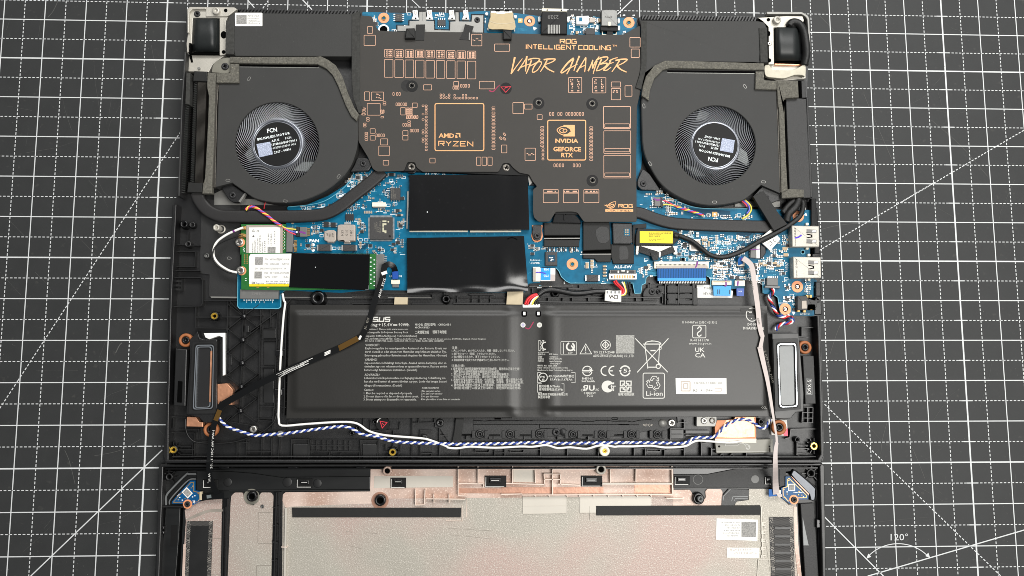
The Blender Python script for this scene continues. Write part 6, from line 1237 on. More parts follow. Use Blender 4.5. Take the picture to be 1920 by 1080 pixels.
au = comp('audio_jack', 'chip', lambda m: m.prism(rounded(cZ([(1108, 848), (1200, 846), (1210, 870), (1275, 885), (1280, 855), (1292, 850), (1296, 880), (1325, 885), (1326, 910), (1300, 912), (1296, 945), (1280, 985), (1270, 935), (1215, 935), (1205, 985), (1104, 985)]), .6), BZ, 15, 0, .4), 'dark audio jack block'); part('jack_face', 'inductor', au, lambda m: m.prism(rounded(cZ([(1148, 895), (1195, 892), (1200, 970), (1148, 972)]), 1), 14.9, 15.3, 0, .2)); part('jack_pin', 'gold', au, lambda m: [m.box(*cZ(x, y), *cZ(x+22, y+26), BZ, 14) for x, y in ((1190, 838), (1225, 838), (1228, 958), (1108, 975), (1165, 980))])
wsk = comp('wire_socket', 'slot_grey', lambda m: m.prism(cZ([(812, 672), (922, 675), (922, 750), (810, 748)]), BZ, 13.8, 0, .4), 'grey wire socket with a pale lip'); part('socket_lip', 'membrane_grey', wsk, lambda m: m.prism(cZ([(795, 748), (940, 752), (938, 775), (792, 768)]), BZ, 13.2, 0, .3)); part('chip_pin', 'solder', wsk, lambda m: [m.box(*cZ(820+k*18, 656), *cZ(828+k*18, 674), BZ, 12.2) for k in range(6)], kind='stuff')
wsk = comp('wire_socket', 'slot_grey', lambda m: m.prism(cZ([(655, 350), (710, 345), (710, 485), (652, 480)]), BZ, 13.6, 0, .4), 'grey wire socket with a pale strip'); part('socket_strip', 'label_white', wsk, lambda m: m.prism(cZ([(708, 340), (745, 338), (745, 485), (710, 482)]), BZ, 13.9, 0, .3)); part('pen_mark', 'ink_purple', wsk, lambda m: m.line(cZ([(652, 402), (700, 398), (742, 396)]), 1.8, 14)); part('chip_pin', 'solder', wsk, lambda m: [m.box(*cZ(640, 395+k*14), *cZ(655, 402+k*14), BZ, 12.2) for k in range(6)], kind='stuff'); part('socket_back', 'chip_dark', wsk, lambda m: m.prism(rounded(cZ([(745, 345), (800, 380), (806, 430), (770, 485), (745, 485)]), 2), BZ, 14.2, 0, .5))
# M.2 slots
m2 = comp('slot_connector', 'slot_grey', lambda m: (m.prism(cI([(638, 895), (992, 895), (990, 985), (636, 982)]), BZ, 14, 0, .3),), 'grey card slot with lettering'); lettering('port_lettering', 'ink_grey', m2, 14.1, [('SC1B0S', *cI(870, 926), 4.6, 25, 180)])
m3 = comp('slot_connector', 'slot_grey', lambda m: m.prism(cI([(1065, 320), (1128, 320), (1118, 552), (1062, 552)]), BZ, 14.4, 0, .3)); part('chip_pin', 'gold', m3, lambda m: [m.bar(cI(1135, 450+k*12), cI(1160, 446+k*12), 1.4, BZ, 12.4) for k in range(9)], kind='stuff')
m4 = comp('slot_connector', 'slot_grey', lambda m: m.prism(cJ([(180, 668), (242, 665), (232, 925), (175, 925)]), BZ, 14.4, 0, .3)); part('chip_pin', 'solder', m4, lambda m: [m.box(*cJ(242, 680+k*14), *cJ(262, 686+k*14), BZ, 12.4) for k in range(6)], kind='stuff'); lettering('port_lettering', 'ink_grey', m4, 14.45, [('1350', *cJ(195, 790), 5, 20, -90)])
# ================================================================== memory covers
def film(label, quad, z0, fn, nx=26, ny=16):
    """thin sheet between four pixel corners, height given by fn(u, v) in mm"""
    t = thing('memory_cover', label, 'insulating film', sum(p[0] for p in quad)/4, sum(p[1] for p in quad)/4, 12)
    def q(u, v):
        (a, b), (c, d) = quad[0], quad[1]; (e, f), (g, h) = quad[2], quad[3]
        return ((a*(1-u)+c*u)*(1-v)+(g*(1-u)+e*u)*v, (b*(1-u)+d*u)*(1-v)+(h*(1-u)+f*u)*v)
    def mk(m):
        v = []; f = []
        for j in range(ny+1):
            for i in range(nx+1): v.append(W(*q(i/nx, j/ny), z0+fn(i/nx, j/ny)))
        for j in range(ny):
            for i in range(nx): a = j*(nx+1)+i; f.append((a, a+nx+1, a+nx+2, a+1))
        m.add(v, f, 0, True)
        e = [j*0+i for i in range(nx+1)]+[(j)*(nx+1)+nx for j in range(1, ny+1)]+[ny*(nx+1)+i for i in range(nx-1, -1, -1)]+[j*(nx+1) for j in range(ny-1, 0, -1)]
        n = len(e); lo = [v[i] for i in e]+[v[i]-Vector((0, 0, .0025)) for i in e]
        m.add(lo, [(i, n+i, n+(i+1) % n, (i+1) % n) for i in range(n)], 0)
    part('film', 'film', t, mk)
    return t
g = lambda u, c, w_: math.exp(-((u-c)/w_)**2)
mc1 = film('upper flat black memory cover film with a white speck', [cJ(430, 72), cJ(1318, 70), cJ(1330, 482), cJ(430, 490)], 14.6, lambda u, v: 0.30*g(u, .06, .05)*g(v, .42, .25)-.25*g(u, .85, .05)*(1-v)-.5*max(0, .03-v)*20*.2+0.12*math.sin(u*6+v*4)*v)
part('speck', 'silk', mc1, lambda m: m.prism(disc(*cJ(565, 350), 1.1, 8), 14.65, 14.85))
mc2 = film('lower black memory cover film with curled glossy bottom edge and trimmed corner', [cJ(413, 545), cJ(1290, 530), cJ(1322, 945), cJ(415, 955)], 14.4, lambda u, v: 1.5*max(0, (v-.86)/.14)**2*(0.7+.3*math.sin(u*9))+1.0*g(u, .80, .06)*max(0, v-.15)*.9*(u > 0)-2.3*g(u, 1.0, .10)*g(v, 1.0, .22)+.5*g(u, .55, .12)*g(v, .95, .06)-.3*g(u, .25, .1)*g(v, .93, .05), 40, 26)
part('dent', 'void', mc2, lambda m: m.line(spline(cJ([(1166, 552), (1200, 540), (1240, 556)]), 3), 1.2, 14.9))
# ================================================================== wifi card
wf = thing('wireless_card', 'small wireless card with white label tucked under the storage card', 'wireless card', 492, 447, 12)
part('circuit_board', 'pcb_green', wf, lambda m: m.prism(cI([(648, 296), (1062, 296), (1058, 575), (640, 575), (640, 500), (660, 480), (660, 420), (645, 400)]), 12.4, 13.2))
part('shield', 'inductor', wf, lambda m: m.prism(cI([(694, 304), (1030, 302), (1028, 570), (690, 570)]), 13.2, 14.2, 0, .3))
lw = part('sticker', 'label_white', wf, lambda m: m.prism(cI([(722, 326), (1008, 324), (1004, 566), (720, 568)]), 14.2, 14.35))
lettering('sticker_print', 'ink_dark', lw, 14.42, [('MediaTek Inc.', *cI(760, 556), 2.6, 19, -90), ('MT7922A22M', *cI(782, 556), 2.4, 22, -90), ('Model: RZ616', *cI(806, 556), 2.4, 28, -90), ('WIFI6E BT5.2', *cI(828, 556), 2.4, 32, -90), ('R-R-MTK-RZ616', *cI(850, 556), 2.4, 20, -90), ('2C5A1B', *cI(872, 556), 2.4, 22, -90), ('FCC ID RAS', *cI(905, 480), 2.4, 20, -90), ('IC 7542A', *cI(930, 490), 2.2, 22, -90), ('CE', *cI(790, 368), 3.4, 5, 0), ('TRA 2021', *cI(962, 480), 2.2, 24, -90)])
part('sticker_mark', 'ink_dark', lw, lambda m: (m.sheet(cI([(750, 412), (772, 412), (761, 396)]), 14.42), m.line(cI([(750, 362), (772, 362), (761, 346)]), .6, 14.42, 0, True)))
part('code_patch', 'label_code', lw, lambda m: m.sheet(cI([(892, 505), (966, 505), (964, 562), (892, 562)]), 14.42))
part('antenna_clip', 'gold', wf, lambda m: (m.prism(rounded(cI([(620, 338), (655, 318), (690, 312), (690, 345), (640, 350)]), 1), 13.2, 14.6, 0, .3), m.prism(rounded(cI([(612, 400), (650, 380), (688, 385), (688, 415), (620, 418)]), 1), 13.2, 14.6, 0, .3), m.lathe(*cI(672, 330), [(2.6, 14), (2.4, 15), (.01, 15.1)], 12), m.lathe(*cI(670, 400), [(2.6, 14), (2.4, 15), (.01, 15.1)], 12)), 'gold antenna plug')
for k in range(10):
    pass
o = part('screw_ring', 'copper_ring', wf, lambda m: m.lathe(*cI(643, 465), [(8.4, 13), (8.4, 13.4), (.01, 13.4)], 22, 0, False)); screw(o, *cI(633, 463), 13.6, 7.6, 'nickel')
part('card_component', ['cap_tan', 'silk'], wf, lambda m: [m.box(*cI(1035+(k % 2)*9, 330+k*14), *cI(1042+(k % 2)*9, 338+k*14), 13.2, 13.6, k % 2) for k in range(15)]+[m.box(*cI(665+(k % 2)*10, 512+k*7), *cI(672+(k % 2)*10, 517+k*7), 13.2, 13.3, 1) for k in range(6)], kind='stuff')
# ================================================================== storage card
sd = thing('storage_card', 'long green storage card with white label and glossy black film', 'storage card', 580, 510, 13)
part('circuit_board', 'pcb_green', sd, lambda m: m.prism([cI(652, 560), cJ(180, 663), cJ(172, 930), cI(1050, 905), cI(648, 898)], 14.3, 15.2, 0, .1))
bf = part('black_film', 'film_gloss', sd, lambda m: m.prism([cI(1112, 560), cJ(133, 665), cJ(126, 936), cI(1088, 877)], 15.3, 16.2, 0, .4), 'glossy black film half')
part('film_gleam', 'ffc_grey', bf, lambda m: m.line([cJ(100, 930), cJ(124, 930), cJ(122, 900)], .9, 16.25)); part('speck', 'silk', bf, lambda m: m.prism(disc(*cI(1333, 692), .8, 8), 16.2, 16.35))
sl = part('sticker', 'label_white', sd, lambda m: m.prism(rounded(cI([(735, 570), (1112, 567), (1090, 868), (722, 868), (720, 600)]), 1.2), 15.25, 15.6)); part('yellow_stripe', 'label_yellow', sl, lambda m: m.prism(cI([(722, 848), (1090, 846), (1088, 869), (724, 869)]), 15.5, 15.7))
part('code_patch', 'label_code', sl, lambda m: (m.sheet(cI([(777, 600), (850, 600), (846, 670), (775, 670)]), 15.7), m.sheet(cI([(772, 732), (842, 732), (838, 795), (770, 795)]), 15.7)))
lettering('sticker_print', 'ink_grey', sl, 15.7, [('P/N : HFS001TEJ9X101N A', *cI(868, 628), 3.4, 46, 0), ('FW : 51060A20     RATED', *cI(866, 670), 3.4, 46, 0), ('S/N : SMC5N6032110105010    H', *cI(775, 712), 3.2, 58, 0), ('PSID : 3D1U2105.ANCFWR5', *cI(864, 753), 3.4, 46, 0), ('WW : 2319        K-R-', *cI(864, 790), 3.4, 45, 0)])
lettering('sticker_print', 'ink_dark', sl, 15.7, [('SK', *cI(745, 848), 4.6, 8, 0, 'l', .02), ('hynix', *cI(790, 848), 3.8, 14, 0), ('For UK only: Unit 8, Ho', *cI(880, 830), 2.8, 42, 0), ('Unterschweinstiege 2-', *cI(880, 848), 2.8, 42, 0)])
part('card_component', ['gold', 'silk'], sd, lambda m: [m.prism(disc(*cI(680+(k % 2)*24, 580+(k//2)*19), 1.4, 8), 15.2, 15.35) for k in range(10)]+[m.box(*cI(684, 795+k*16), *cI(698, 800+k*16), 15.2, 15.4, 1) for k in range(2)]+[m.box(*cI(790+k*95, 874), *cI(812+k*95, 882), 15.2, 15.4, 0) for k in range(2)]+[m.box(*cJ(136+(k % 2)*26, 690+k*16), *cJ(146+(k % 2)*26, 697+k*16), 15.2, 15.5, 1) for k in range(14)], kind='stuff')
o = part('screw_ring', 'copper_ring', sd, lambda m: m.lathe(*cI(654, 725), [(8.6, 14.6), (8.6, 15.3), (.01, 15.3)], 22, 0, False)); screw(o, *cI(645, 722), 15.4, 7.8, 'nickel')
# ================================================================== battery
def smooth(t): t = max(0, min(1, t)); return t*t*(3-2*t)
def bh(x, y):
    e = smooth((y-581)/12)*smooth((773-y)/13)*smooth((x-545)/14+.1)*smooth((1441-x)/12+.1)
    val = smooth((abs(x-992)-22)/22); c = 962-6*smooth((592-y)/14); d = 1024+6*smooth((592-y)/14); f = smooth((y-572)/8)*smooth((783-y)/8)
    rid = 1.0*math.exp(-((x-c)/9)**2)+1.0*math.exp(-((x-d)/10)**2)+.5*math.exp(-((x-1040)/7)**2)
    return 14.6+1.5*e*(0.3+.7*val)+rid*f*.5+.05*math.sin(x*.021)*math.sin(y*.033)
bt = thing('battery', 'wide flat black battery pack covered in small white print', 'battery', 990, 676, 9)
def bmesh_(m):
    xs = [538+k*3.5 for k in range(261)]; ys = [572.5, 574]+[576+k*3 for k in range(68)]+[780.5, 782.5]; v = []; f = []
    L = lambda y: 544-(y-572)*.033; R_ = lambda y: 1438+(y-572)*.039
    nx = 240; ny = len(ys)
    for y in ys:
        for i in range(nx+1):
            t = i/nx; x = L(y)+(R_(y)-L(y))*t; yy = y+(t-.5)*(2.0 if y < 600 else -4.0*(y-600)/180)
            v.append(W(x, yy, bh(x, y)))
    for j in range(ny-1):
        for i in range(nx): a = j*(nx+1)+i; f.append((a, a+nx+1, a+nx+2, a+1))
    m.add(v, f, 0, True)
    e = list(range(nx+1))+[j*(nx+1)+nx for j in range(1, ny)]+[(ny-1)*(nx+1)+i for i in range(nx-1, -1, -1)]+[j*(nx+1) for j in range(ny-2, 0, -1)]
    n = len(e); m.add([v[i] for i in e]+[Vector((v[i].x, v[i].y, .009)) for i in e], [(i, n+i, n+(i+1) % n, (i+1) % n) for i in range(n)], 0)
part('pouch', 'battery', bt, bmesh_)
bz = lambda x, y: bh(x, y)+.10
part('shrink_edge', 'void', bt, lambda m: [m.box(560+k*4.1, 782.2, 562.6+k*4.1, 784.2, 9, 14.3) for k in range(98)]+[m.box(1030+k*4.1, 779.6, 1032.6+k*4.1, 781.6, 9, 14.3) for k in range(96)], 'saw toothed foil edge', 'stuff')
part('battery_logo', 'battery_print', bt, lambda m: techno(m, 'ASUS', *cN(216, 158), 7.4, 42, 2.1, bz, 0, .22))
lettering('battery_lettering', 'battery_print', bt, bz, [('Rating:+15.4V', *cN(202, 233), 6, 51, 0), ('90Wh', *cN(482, 233), 6, 20, 0), ('MODEL (型號/型号) : C41N2013-1', *cN(622, 227), 3.8, 67, 0), ('4ICP6/63/133', *cN(622, 251), 3.6, 27, 0), ('二次鋰電池組', *cN(622, 294), 4.6, 26, 0), ('锂离子电池组', *cN(770, 292), 4.6, 26, 0), ('IS 16046(Part 2)/IEC 62133-2', *cQ(132, 156), 4.6, 65, 0.4), ('R-41141178', *cQ(185, 270), 4.6, 34, .3), ('www.bis.gov.in', *cQ(174, 290), 4.4, 42, .3), ('UK', *cQ(213, 336), 8, 18, .4, 'l', .01), ('CA', *cQ(214, 371), 8, 19, .4, 'l', .01), ('DO NOT', *cQ(546, 170), 4.8, 24, .5, 'l', .02), ('DISASSEMBLE', *cQ(517, 194), 4.6, 39.5, .3, 'l', .02), ('CCL', *cQ(632, 695), 3.6, 10.5, 0), ('Li-ion', *cO(1042, 818), 8.4, 31, .3, 'l', .01)])
small = [('Questions ? Please visit www.asus.com', 202, 264, 3.2, 80), ('Rechargeable Li-Polymer Battery Pack', 204, 291, 3.4, 80), ('Capacity: 5845mAh(Typical) / 5675mAh(Rated)', 203, 322, 3.6, 97), ('UK: ASUSTEK (UK) LIMITED, 1st Floor, Sackville House, 143-149 Fenchurch Street, London, EC3M 6BL, England, United Kingdom', 203, 345, 2.6, 226), ('EU: ASUS COMPUTER GmbH HARKORT STR. 21-23, 40880 RATINGEN, GERMANY', 203, 363, 2.6, 148),
 ('VORSICHT!', 203, 401, 4.4, 26), ('Explosionsgefahr bei unsachgemäßen Austausch der Batterie. Ersatz nur', 202, 427, 4, 153), ('durch denselben oder einem vom Hersteller empfohlenem ähnlichen Typ.', 199, 456, 4, 153), ('Entsorgung gebrauchter Batterien nach Angaben des Herstellers. (German)', 198, 487, 4, 154),
 ('VARNING!', 198, 524, 4.4, 23), ('Explosionsfara vid felaktigt batteribyte. Använd samma batterityp eller en', 197, 551, 4, 153), ('ekvivalent typ som rekommenderas av apparattillverkaren. Kassera använt', 195, 580, 4, 155), ('batteri enligt fabrikantens instruktion. (Swedish)', 194, 610, 4, 99), ('ADVARSEL!!', 196, 652, 4.4, 29), ('Lithiumbatteri-Eksplosionsfare ved fejlagtig håndtering. Udskiftning må', 195, 678, 4, 152), ('kun ske med batteri af samme fabrikat og type. Levér det brugte batteri', 194, 707, 4, 154), ('tilbage til leverandøren. (Danish)', 193, 741, 4, 71),
 ('Caution:', 191, 778, 4.2, 18), ('1. Must be recycled or disposed of properly.', 190, 806, 4, 91), ('2. Do not dispose of in fire or directly short circuit.', 189, 833, 4, 103), ('3. Never attempt to disassemble or reassemble.', 188, 859, 4, 99), ('AVERTISSEMENT', 680, 760, 3.2, 32), ('1.Ne pas jeter au feu', 672, 786, 3.2, 36), ('2.Ne pas court-circuiter', 673, 808, 3.2, 40), ('3.Ne pas démonter', 673, 832, 3.2, 33), ('4.Ne plus utiliser si une fuite est constatée', 671, 856, 3.4, 73),
 ('注意：', 932, 424, 4, 12), ('1. 火につけたり、火の中に入れたり、分解・改造しないでください。', 932, 447, 3.6, 118), ('2. 端子をショート（短絡）させないでください。', 931, 474, 3.6, 83), ('3. 強い衝撃を与えたり、落下させないでください。', 931, 499, 3.6, 90), ('4. 取扱説明書で指定された機器以外に使用しないでください。', 931, 526, 3.6, 108), ('注意/注意：', 930, 576, 4, 25), ('1. 廢舊電池必須按照廢棄物管理辦法回收處理，電池若未正常上使用！', 928, 602, 4, 129), ('廢舊電池必須按照廢棄物管理辦法回收處理。', 948, 625, 3.8, 86), ('2. 禁止投入火中或直接短路。請勿自行拆解或組裝電池。', 928, 647, 4, 109), ('禁止投入火中或直接短路，请勿自行拆解或组装电池。', 946, 669, 3.8, 104), ('3. 若有任何不當操作使用電池，包含短路、掉落等，請立即停止使用。', 927, 694, 4, 135), ('若有任何不当操作使用电池，包含短路、掉落等，请立即停止使用。', 948, 715, 3.8, 131), ('4. 請勿將電池置於60度以上的環境中，請按照說明指示充電。', 927, 740, 4, 131), ('请勿将电池置于60度以上的环境中，请按照说明指示充电。', 948, 763, 3.8, 126)]
lettering('battery_small_print', 'battery_print_dim', bt, bz, [(s, *cN(x, y), h, wd, 0, 'l', .008) for s, x, y, h, wd in small])
sm2 = [('XU10082-21002', 128, 458, 2.4, 21), ('셀제조사', 128, 476, 2.6, 14), ('모델명', 128, 497, 2.6, 8), ('정격전압', 128, 516, 2.6, 11), ('제조국', 128, 533, 2.6, 11), ('BYD Huizhou', 226, 474, 2.6, 16), ('C41N2013-1', 226, 497, 2.6, 15), ('15.4Vdc 5675mAh', 226, 513, 2.6, 23), ('Simplo Technology', 226, 534, 2.6, 23), ('(Chong Qing) Inc.', 230, 552, 2.6, 20), ('배터리 A/S  1566-6868', 126, 572, 2.8, 36), ('Battery cell made in China; Assembled in China', 126, 588, 2.6, 57), ('Manufactured by Simplo Technology(Chong Qing) Inc.', 126, 608, 2.6, 66), ('ASUS JAPAN株式会社', 217, 663, 4.2, 48), ('15.4Vdc 5.675Ah', 234, 690, 3.8, 41), ('額定容量:5675mAh', 138, 748, 4, 39), ('充电限制电压:17.6Vdc', 138, 775, 4, 45), ('製造商:新普科技股份有限公司', 130, 816, 3.6, 55), ('製造地:中國', 130, 840, 3.6, 22), ('TIS 2217-2548', 595, 461, 4.6, 40), ('ASUS SERVICE (THAILAND) CO., LTD.', 595, 492, 4.6, 77), ('R45065', 503, 682, 4, 20), ('5675mAh', 497, 704, 4, 24.5), ('C', 489, 782, 5, 4), ('US', 608, 780, 5, 7.5), ('E184259', 517, 805, 4, 22), ('SCQ', 541, 826, 4, 12), ('廢電池請回收', 806, 816, 4.2, 30), ('ICT', 386, 465, 2.8, 8), ('5', 850, 623, 7, 7)]
lettering('battery_lettering', 'battery_print', bt, bz, [(s, *cO(x, y), h, wd, .2, 'l', .01) for s, x, y, h, wd in sm2])
lettering('battery_symbol_lettering', 'battery_print', bt, bz, [('PS', *cO(150, 668), 3.6, 8.5, 0, 'l', .03), ('E', *cO(166, 692), 3.6, 4, 0, 'l', .03), ('ЯU', *cO(508, 775), 9.4, 22, 0, 'l', .03)])
def symb(m):
    q = lambda *a: cO(*a)
    def circ(cx, cy, r, w_, a0=0, a1=360): m.line([q(cx+r*math.cos(math.radians(a0+(a1-a0)*k/24)), cy+r*math.sin(math.radians(a0+(a1-a0)*k/24))) for k in range(25)], w_, bz)
    m.new(); m.line(cN([(436, 217), (472, 217)]), .9, bz); m.line(cN([(436, 226), (472, 226)]), .8, bz)                # = of the rating
    m.new(); m.line(cO([(136, 352), (136, 438), (148, 438), (148, 402), (168, 436), (180, 436), (158, 394), (180, 352), (168, 352), (148, 388), (148, 352)]), .9, bz, 0, True); circ(192, 400, 22, 2.6, 300, 60) if False else m.line([q(190+26*math.cos(math.radians(a)), 398+30*math.sin(math.radians(a))) for a in range(285, 70, -15)], 2.2, bz)
    m.new(); m.frame(*q(322, 362), *q(453, 474), .8, bz); m.line(cO([(343, 372), (343, 465)]), 1.2, bz); circ(403, 405, 32, 3, -60, 250); m.line(cO([(410, 395), (440, 440)]), 2.6, bz)
    m.new(); m.line(cO([(532, 382), (582, 466), (484, 466)]), 1.2, bz, 0, True); m.line(cO([(532, 404), (532, 440)]), 1.8, bz, w1=1.2); m.sheet(disc(*q(532, 452), 1.1, 8), bz)
    m.new(); circ(700, 391, 41, 1.1); m.line(cO([(700, 362), (730, 391), (700, 420), (670, 391)]), 1.5, bz, 0, True); m.line(cO([(700, 362), (700, 420)]), 1.2, bz); m.line(cO([(670, 391), (730, 391)]), 1.2, bz)
    m.new(); circ(545, 610, 40, 1.8, 195, 345); circ(545, 610, 40, 1.8, 15, 165); m.line(cO([(500, 606), (590, 606)]), 1.6, bz); m.line(cO([(560, 592), (590, 606), (560, 622)]), 1.6, bz); m.line(cO([(500, 618), (560, 618)]), 1.2, bz)
    m.new(); circ(700, 609, 38, 2.2, 80, 280) ; circ(766, 609, 38, 2.2, 80, 280); m.line(cO([(730, 609), (760, 609)]), 2, bz)
    m.new(); circ(864, 609, 41, 2.6, 20, 160); circ(864, 609, 41, 2.6, 200, 340); m.sheet(cO([(812, 606), (836, 600), (824, 624)]), bz); m.sheet(cO([(914, 612), (892, 618), (904, 594)]), bz)
    m.new(); m.sheet([q(718+52*math.cos(math.radians(a)), 741+50*math.sin(math.radians(a))) for a in range(40, 321, 10)]+[q(772, 705), q(772, 722), q(745, 722), q(720, 735), q(718, 750), q(735, 765), q(772, 765), q(770, 782)], bz); m.line(cO([(742, 738), (786, 738)]), 1.4, bz); m.line(cO([(750, 726), (750, 756), (760, 756)]), 1.6, bz); m.line(cO([(768, 738), (768, 760)]), 1.4, bz)
    for k in range(4):
        c = q(869, 741); pts = cO([(824, 695), (858, 695), (858, 720), (846, 720), (846, 736), (824, 736)]); m.line(rotpts(pts, c[0], c[1], 90*k), 2.0, bz, 0, True)
    m.new(); m.line(cO([(852, 724), (888, 758)]), 1.6, bz); m.line(cO([(888, 724), (852, 758)]), 1.6, bz)
    m.new(); m.frame(*q(126, 623), *q(443, 709), .8, bz, 0, .2); circ(172, 664, 36, 1.6); m.frame(*q(126, 718), *q(349, 790), .8, bz, 0, .2)
    # crossed out bin
    m.new(); m.line(cO([(950, 335), (1224, 620)]), 1.6, bz); m.line(cO([(1230, 335), (966, 622)]), 1.6, bz); m.line(cO([(1030, 385), (1056, 590)]), 1.5, bz); m.line(cO([(1156, 385), (1146, 560)]), 1.5, bz); m.line(cO([(1056, 578), (1125, 578)]), 1.8, bz); circ(1144, 571, 18, 1.8); m.line(spline(cO([(1036, 380), (1045, 366), (1098, 358), (1150, 366), (1166, 380)]), 4), 1.6, bz); m.line(cO([(1018, 383), (1170, 383)]), 1.8, bz); m.line(cO([(1078, 358), (1090, 355), (1120, 358)]), 1.4, bz); m.line(cO([(1078, 438), (1122, 438)]), 2.4, bz); m.frame(*q(1150, 404), *q(1170, 428), .8, bz)
    # recycling loop in a box
    m.new(); m.line([*rrect(*q(1016, 628), *q(1196, 840), 3, 3)], 1.5, bz, 0, True)
    for k in range(3):
        c = q(1105, 712); m.line(rotpts(cO([(1076, 686), (1094, 655), (1126, 655), (1142, 680)]), *c, 120*k), 1.2, bz); m.line(rotpts(cO([(1092, 694), (1104, 674), (1112, 674)]), *c, 120*k), 1.2, bz); m.line(rotpts(cO([(1076, 686), (1092, 694)]), *c, 120*k), 1.2, bz); m.line(rotpts(cO([(1148, 662), (1148, 690), (1122, 686)]), *c, 120*k), 1.2, bz)
    # + and - terminals
    m.new(); m.sheet(disc(*cN(1533, 222), 4.8, 18), bz); m.sheet(disc(*cO(142, 222), 4.8, 18), bz)
    # India mark
    m.new(); m.line([*rrect(*cQ(198, 168), *cQ(282, 248), 2.4, 3)], 1.2, bz, 0, True); m.line(spline(cQ([(228, 192), (240, 178), (252, 186), (248, 202), (232, 214), (228, 228), (240, 238), (254, 228)]), 3), 2.0, bz)
    # do not disassemble
    c = cQ(574, 101); m.line([(c[0]+11*math.cos(2*math.pi*k/24), c[1]+12.4*math.sin(2*math.pi*k/24)) for k in range(24)], 1.5, bz, 0, True); m.line([(c[0]-8, c[1]-8), (c[0]+8, c[1]+9)], 1.4, bz); m.line([(c[0]-2, c[1]-7), (c[0]-1, c[1]+8)], 1.8, bz)
sy = Sym(); symb(sy); sy.build_each('battery_symbol', 'battery_print', bt)
part('terminal_mark', 'ink_pen', bt, lambda m: (m.line(cN([(1518, 222), (1548, 222)]), 1, lambda x, y: bh(x, y)+.16), m.line(cN([(1533, 205), (1533, 240)]), 1, lambda x, y: bh(x, y)+.16))); part('terminal_mark', 'ink_dark', bt, lambda m: m.line(cO([(130, 222), (154, 222)]), 1, lambda x, y: bh(x, y)+.16))
part('pen_mark', 'ink_magenta', bt, lambda m: m.line(spline(cO([(22, 245), (45, 255), (62, 245), (92, 195)]), 4), 2.0, lambda x, y: bh(x, y)+.14), 'magenta tick mark')
for f, x, y in ((cN, 1543, 127), (cO, 132, 127)): o = part('test_window', 'void', bt, lambda m: m.sheet(rrc(f, x-24, y-26, x+24, y+26, 3.5), lambda a, b: bh(a, b)+.08)); part('test_pad', 'label_white', o, lambda m: m.sheet(rrc(f, x-9, y-16, x+11, y+12), lambda a, b: bh(a, b)+.14))
o = part('sticker', 'label_white', bt, lambda m: m.prism(cQ([(90, 503), (412, 504), (413, 604), (92, 603)]), 16.2, 16.5)); lettering('sticker_print', 'chip_mark', o, 16.58, [('0B200-03880100', *cQ(205, 541), 4.4, 53, 0), ('R319-1544', *cQ(203, 588), 4.4, 36, 0)]); part('code_patch', 'inductor', o, lambda m: (m.frame(*cQ(126, 524), *cQ(182, 584), 2, 16.56), m.frame(*cQ(140, 538), *cQ(168, 568), 2, 16.56), m.frame(*cQ(340, 568), *cQ(382, 586), 1, 16.56)))
part('code_patch', 'code_grey', bt, lambda m: m.sheet(cO([(787, 308), (942, 308), (942, 462), (787, 462)]), bz))
o = part('clear_label', 'plastic_rib' if False else 'battery', bt, lambda m: m.prism(cQ([(502, 48), (665, 50), (668, 120), (610, 200), (503, 200)]), 14.6, lambda x, y: 16.32) if False else m.sheet(cQ([(502, 58), (640, 58), (640, 200), (503, 200)]), lambda x, y: bh(x, y)+.04))
# ================================================================== warning seal by the battery
ws = thing('warning_seal', 'black seal with a red triangle just below the battery edge', 'seal', *cR(1270, 185), 12)
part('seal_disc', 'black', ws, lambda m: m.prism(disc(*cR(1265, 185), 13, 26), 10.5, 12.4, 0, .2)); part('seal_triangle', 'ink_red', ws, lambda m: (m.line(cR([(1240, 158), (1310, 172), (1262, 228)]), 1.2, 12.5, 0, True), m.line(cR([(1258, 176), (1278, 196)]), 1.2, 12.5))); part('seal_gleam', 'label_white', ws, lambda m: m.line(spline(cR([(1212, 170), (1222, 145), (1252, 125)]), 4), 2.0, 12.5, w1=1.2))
# ================================================================== speakers
def rr4(q, r): return rounded(q, r, 4)
sp1 = thing('speaker', 'speaker module with black diaphragm in a copper and chrome ring', 'speaker', 378, 705, 10)
part('housing', 'plastic', sp1, lambda m: m.prism(rounded(cSp([(188, 155), (250, 85), (268, 140), (300, 152), (402, 152), (404, 690), (388, 735), (405, 800), (300, 800), (262, 760), (160, 735), (190, 320)]), 1.5), 8.6, 14.5, 0, .4)); part('side_box', 'plastic_rib', sp1, lambda m: m.prism(rounded(cSp([(78, 222), (168, 228), (156, 672), (62, 670)]), 1.5), 8.6, 14.8, 0, .5)); part('side_slot', 'void', sp1, lambda m: m.prism(rounded(cSp([(98, 475), (134, 478), (128, 645), (90, 642)]), 1.2), 14.7, 14.9))
part('frame', 'plastic_rib', sp1, lambda m: m.ring(rr4(cSp([(212, 172), (400, 165), (392, 728), (180, 730)]), 2), rr4(cSp([(236, 200), (374, 195), (366, 690), (214, 696)]), 4), 14.4, 15.4))
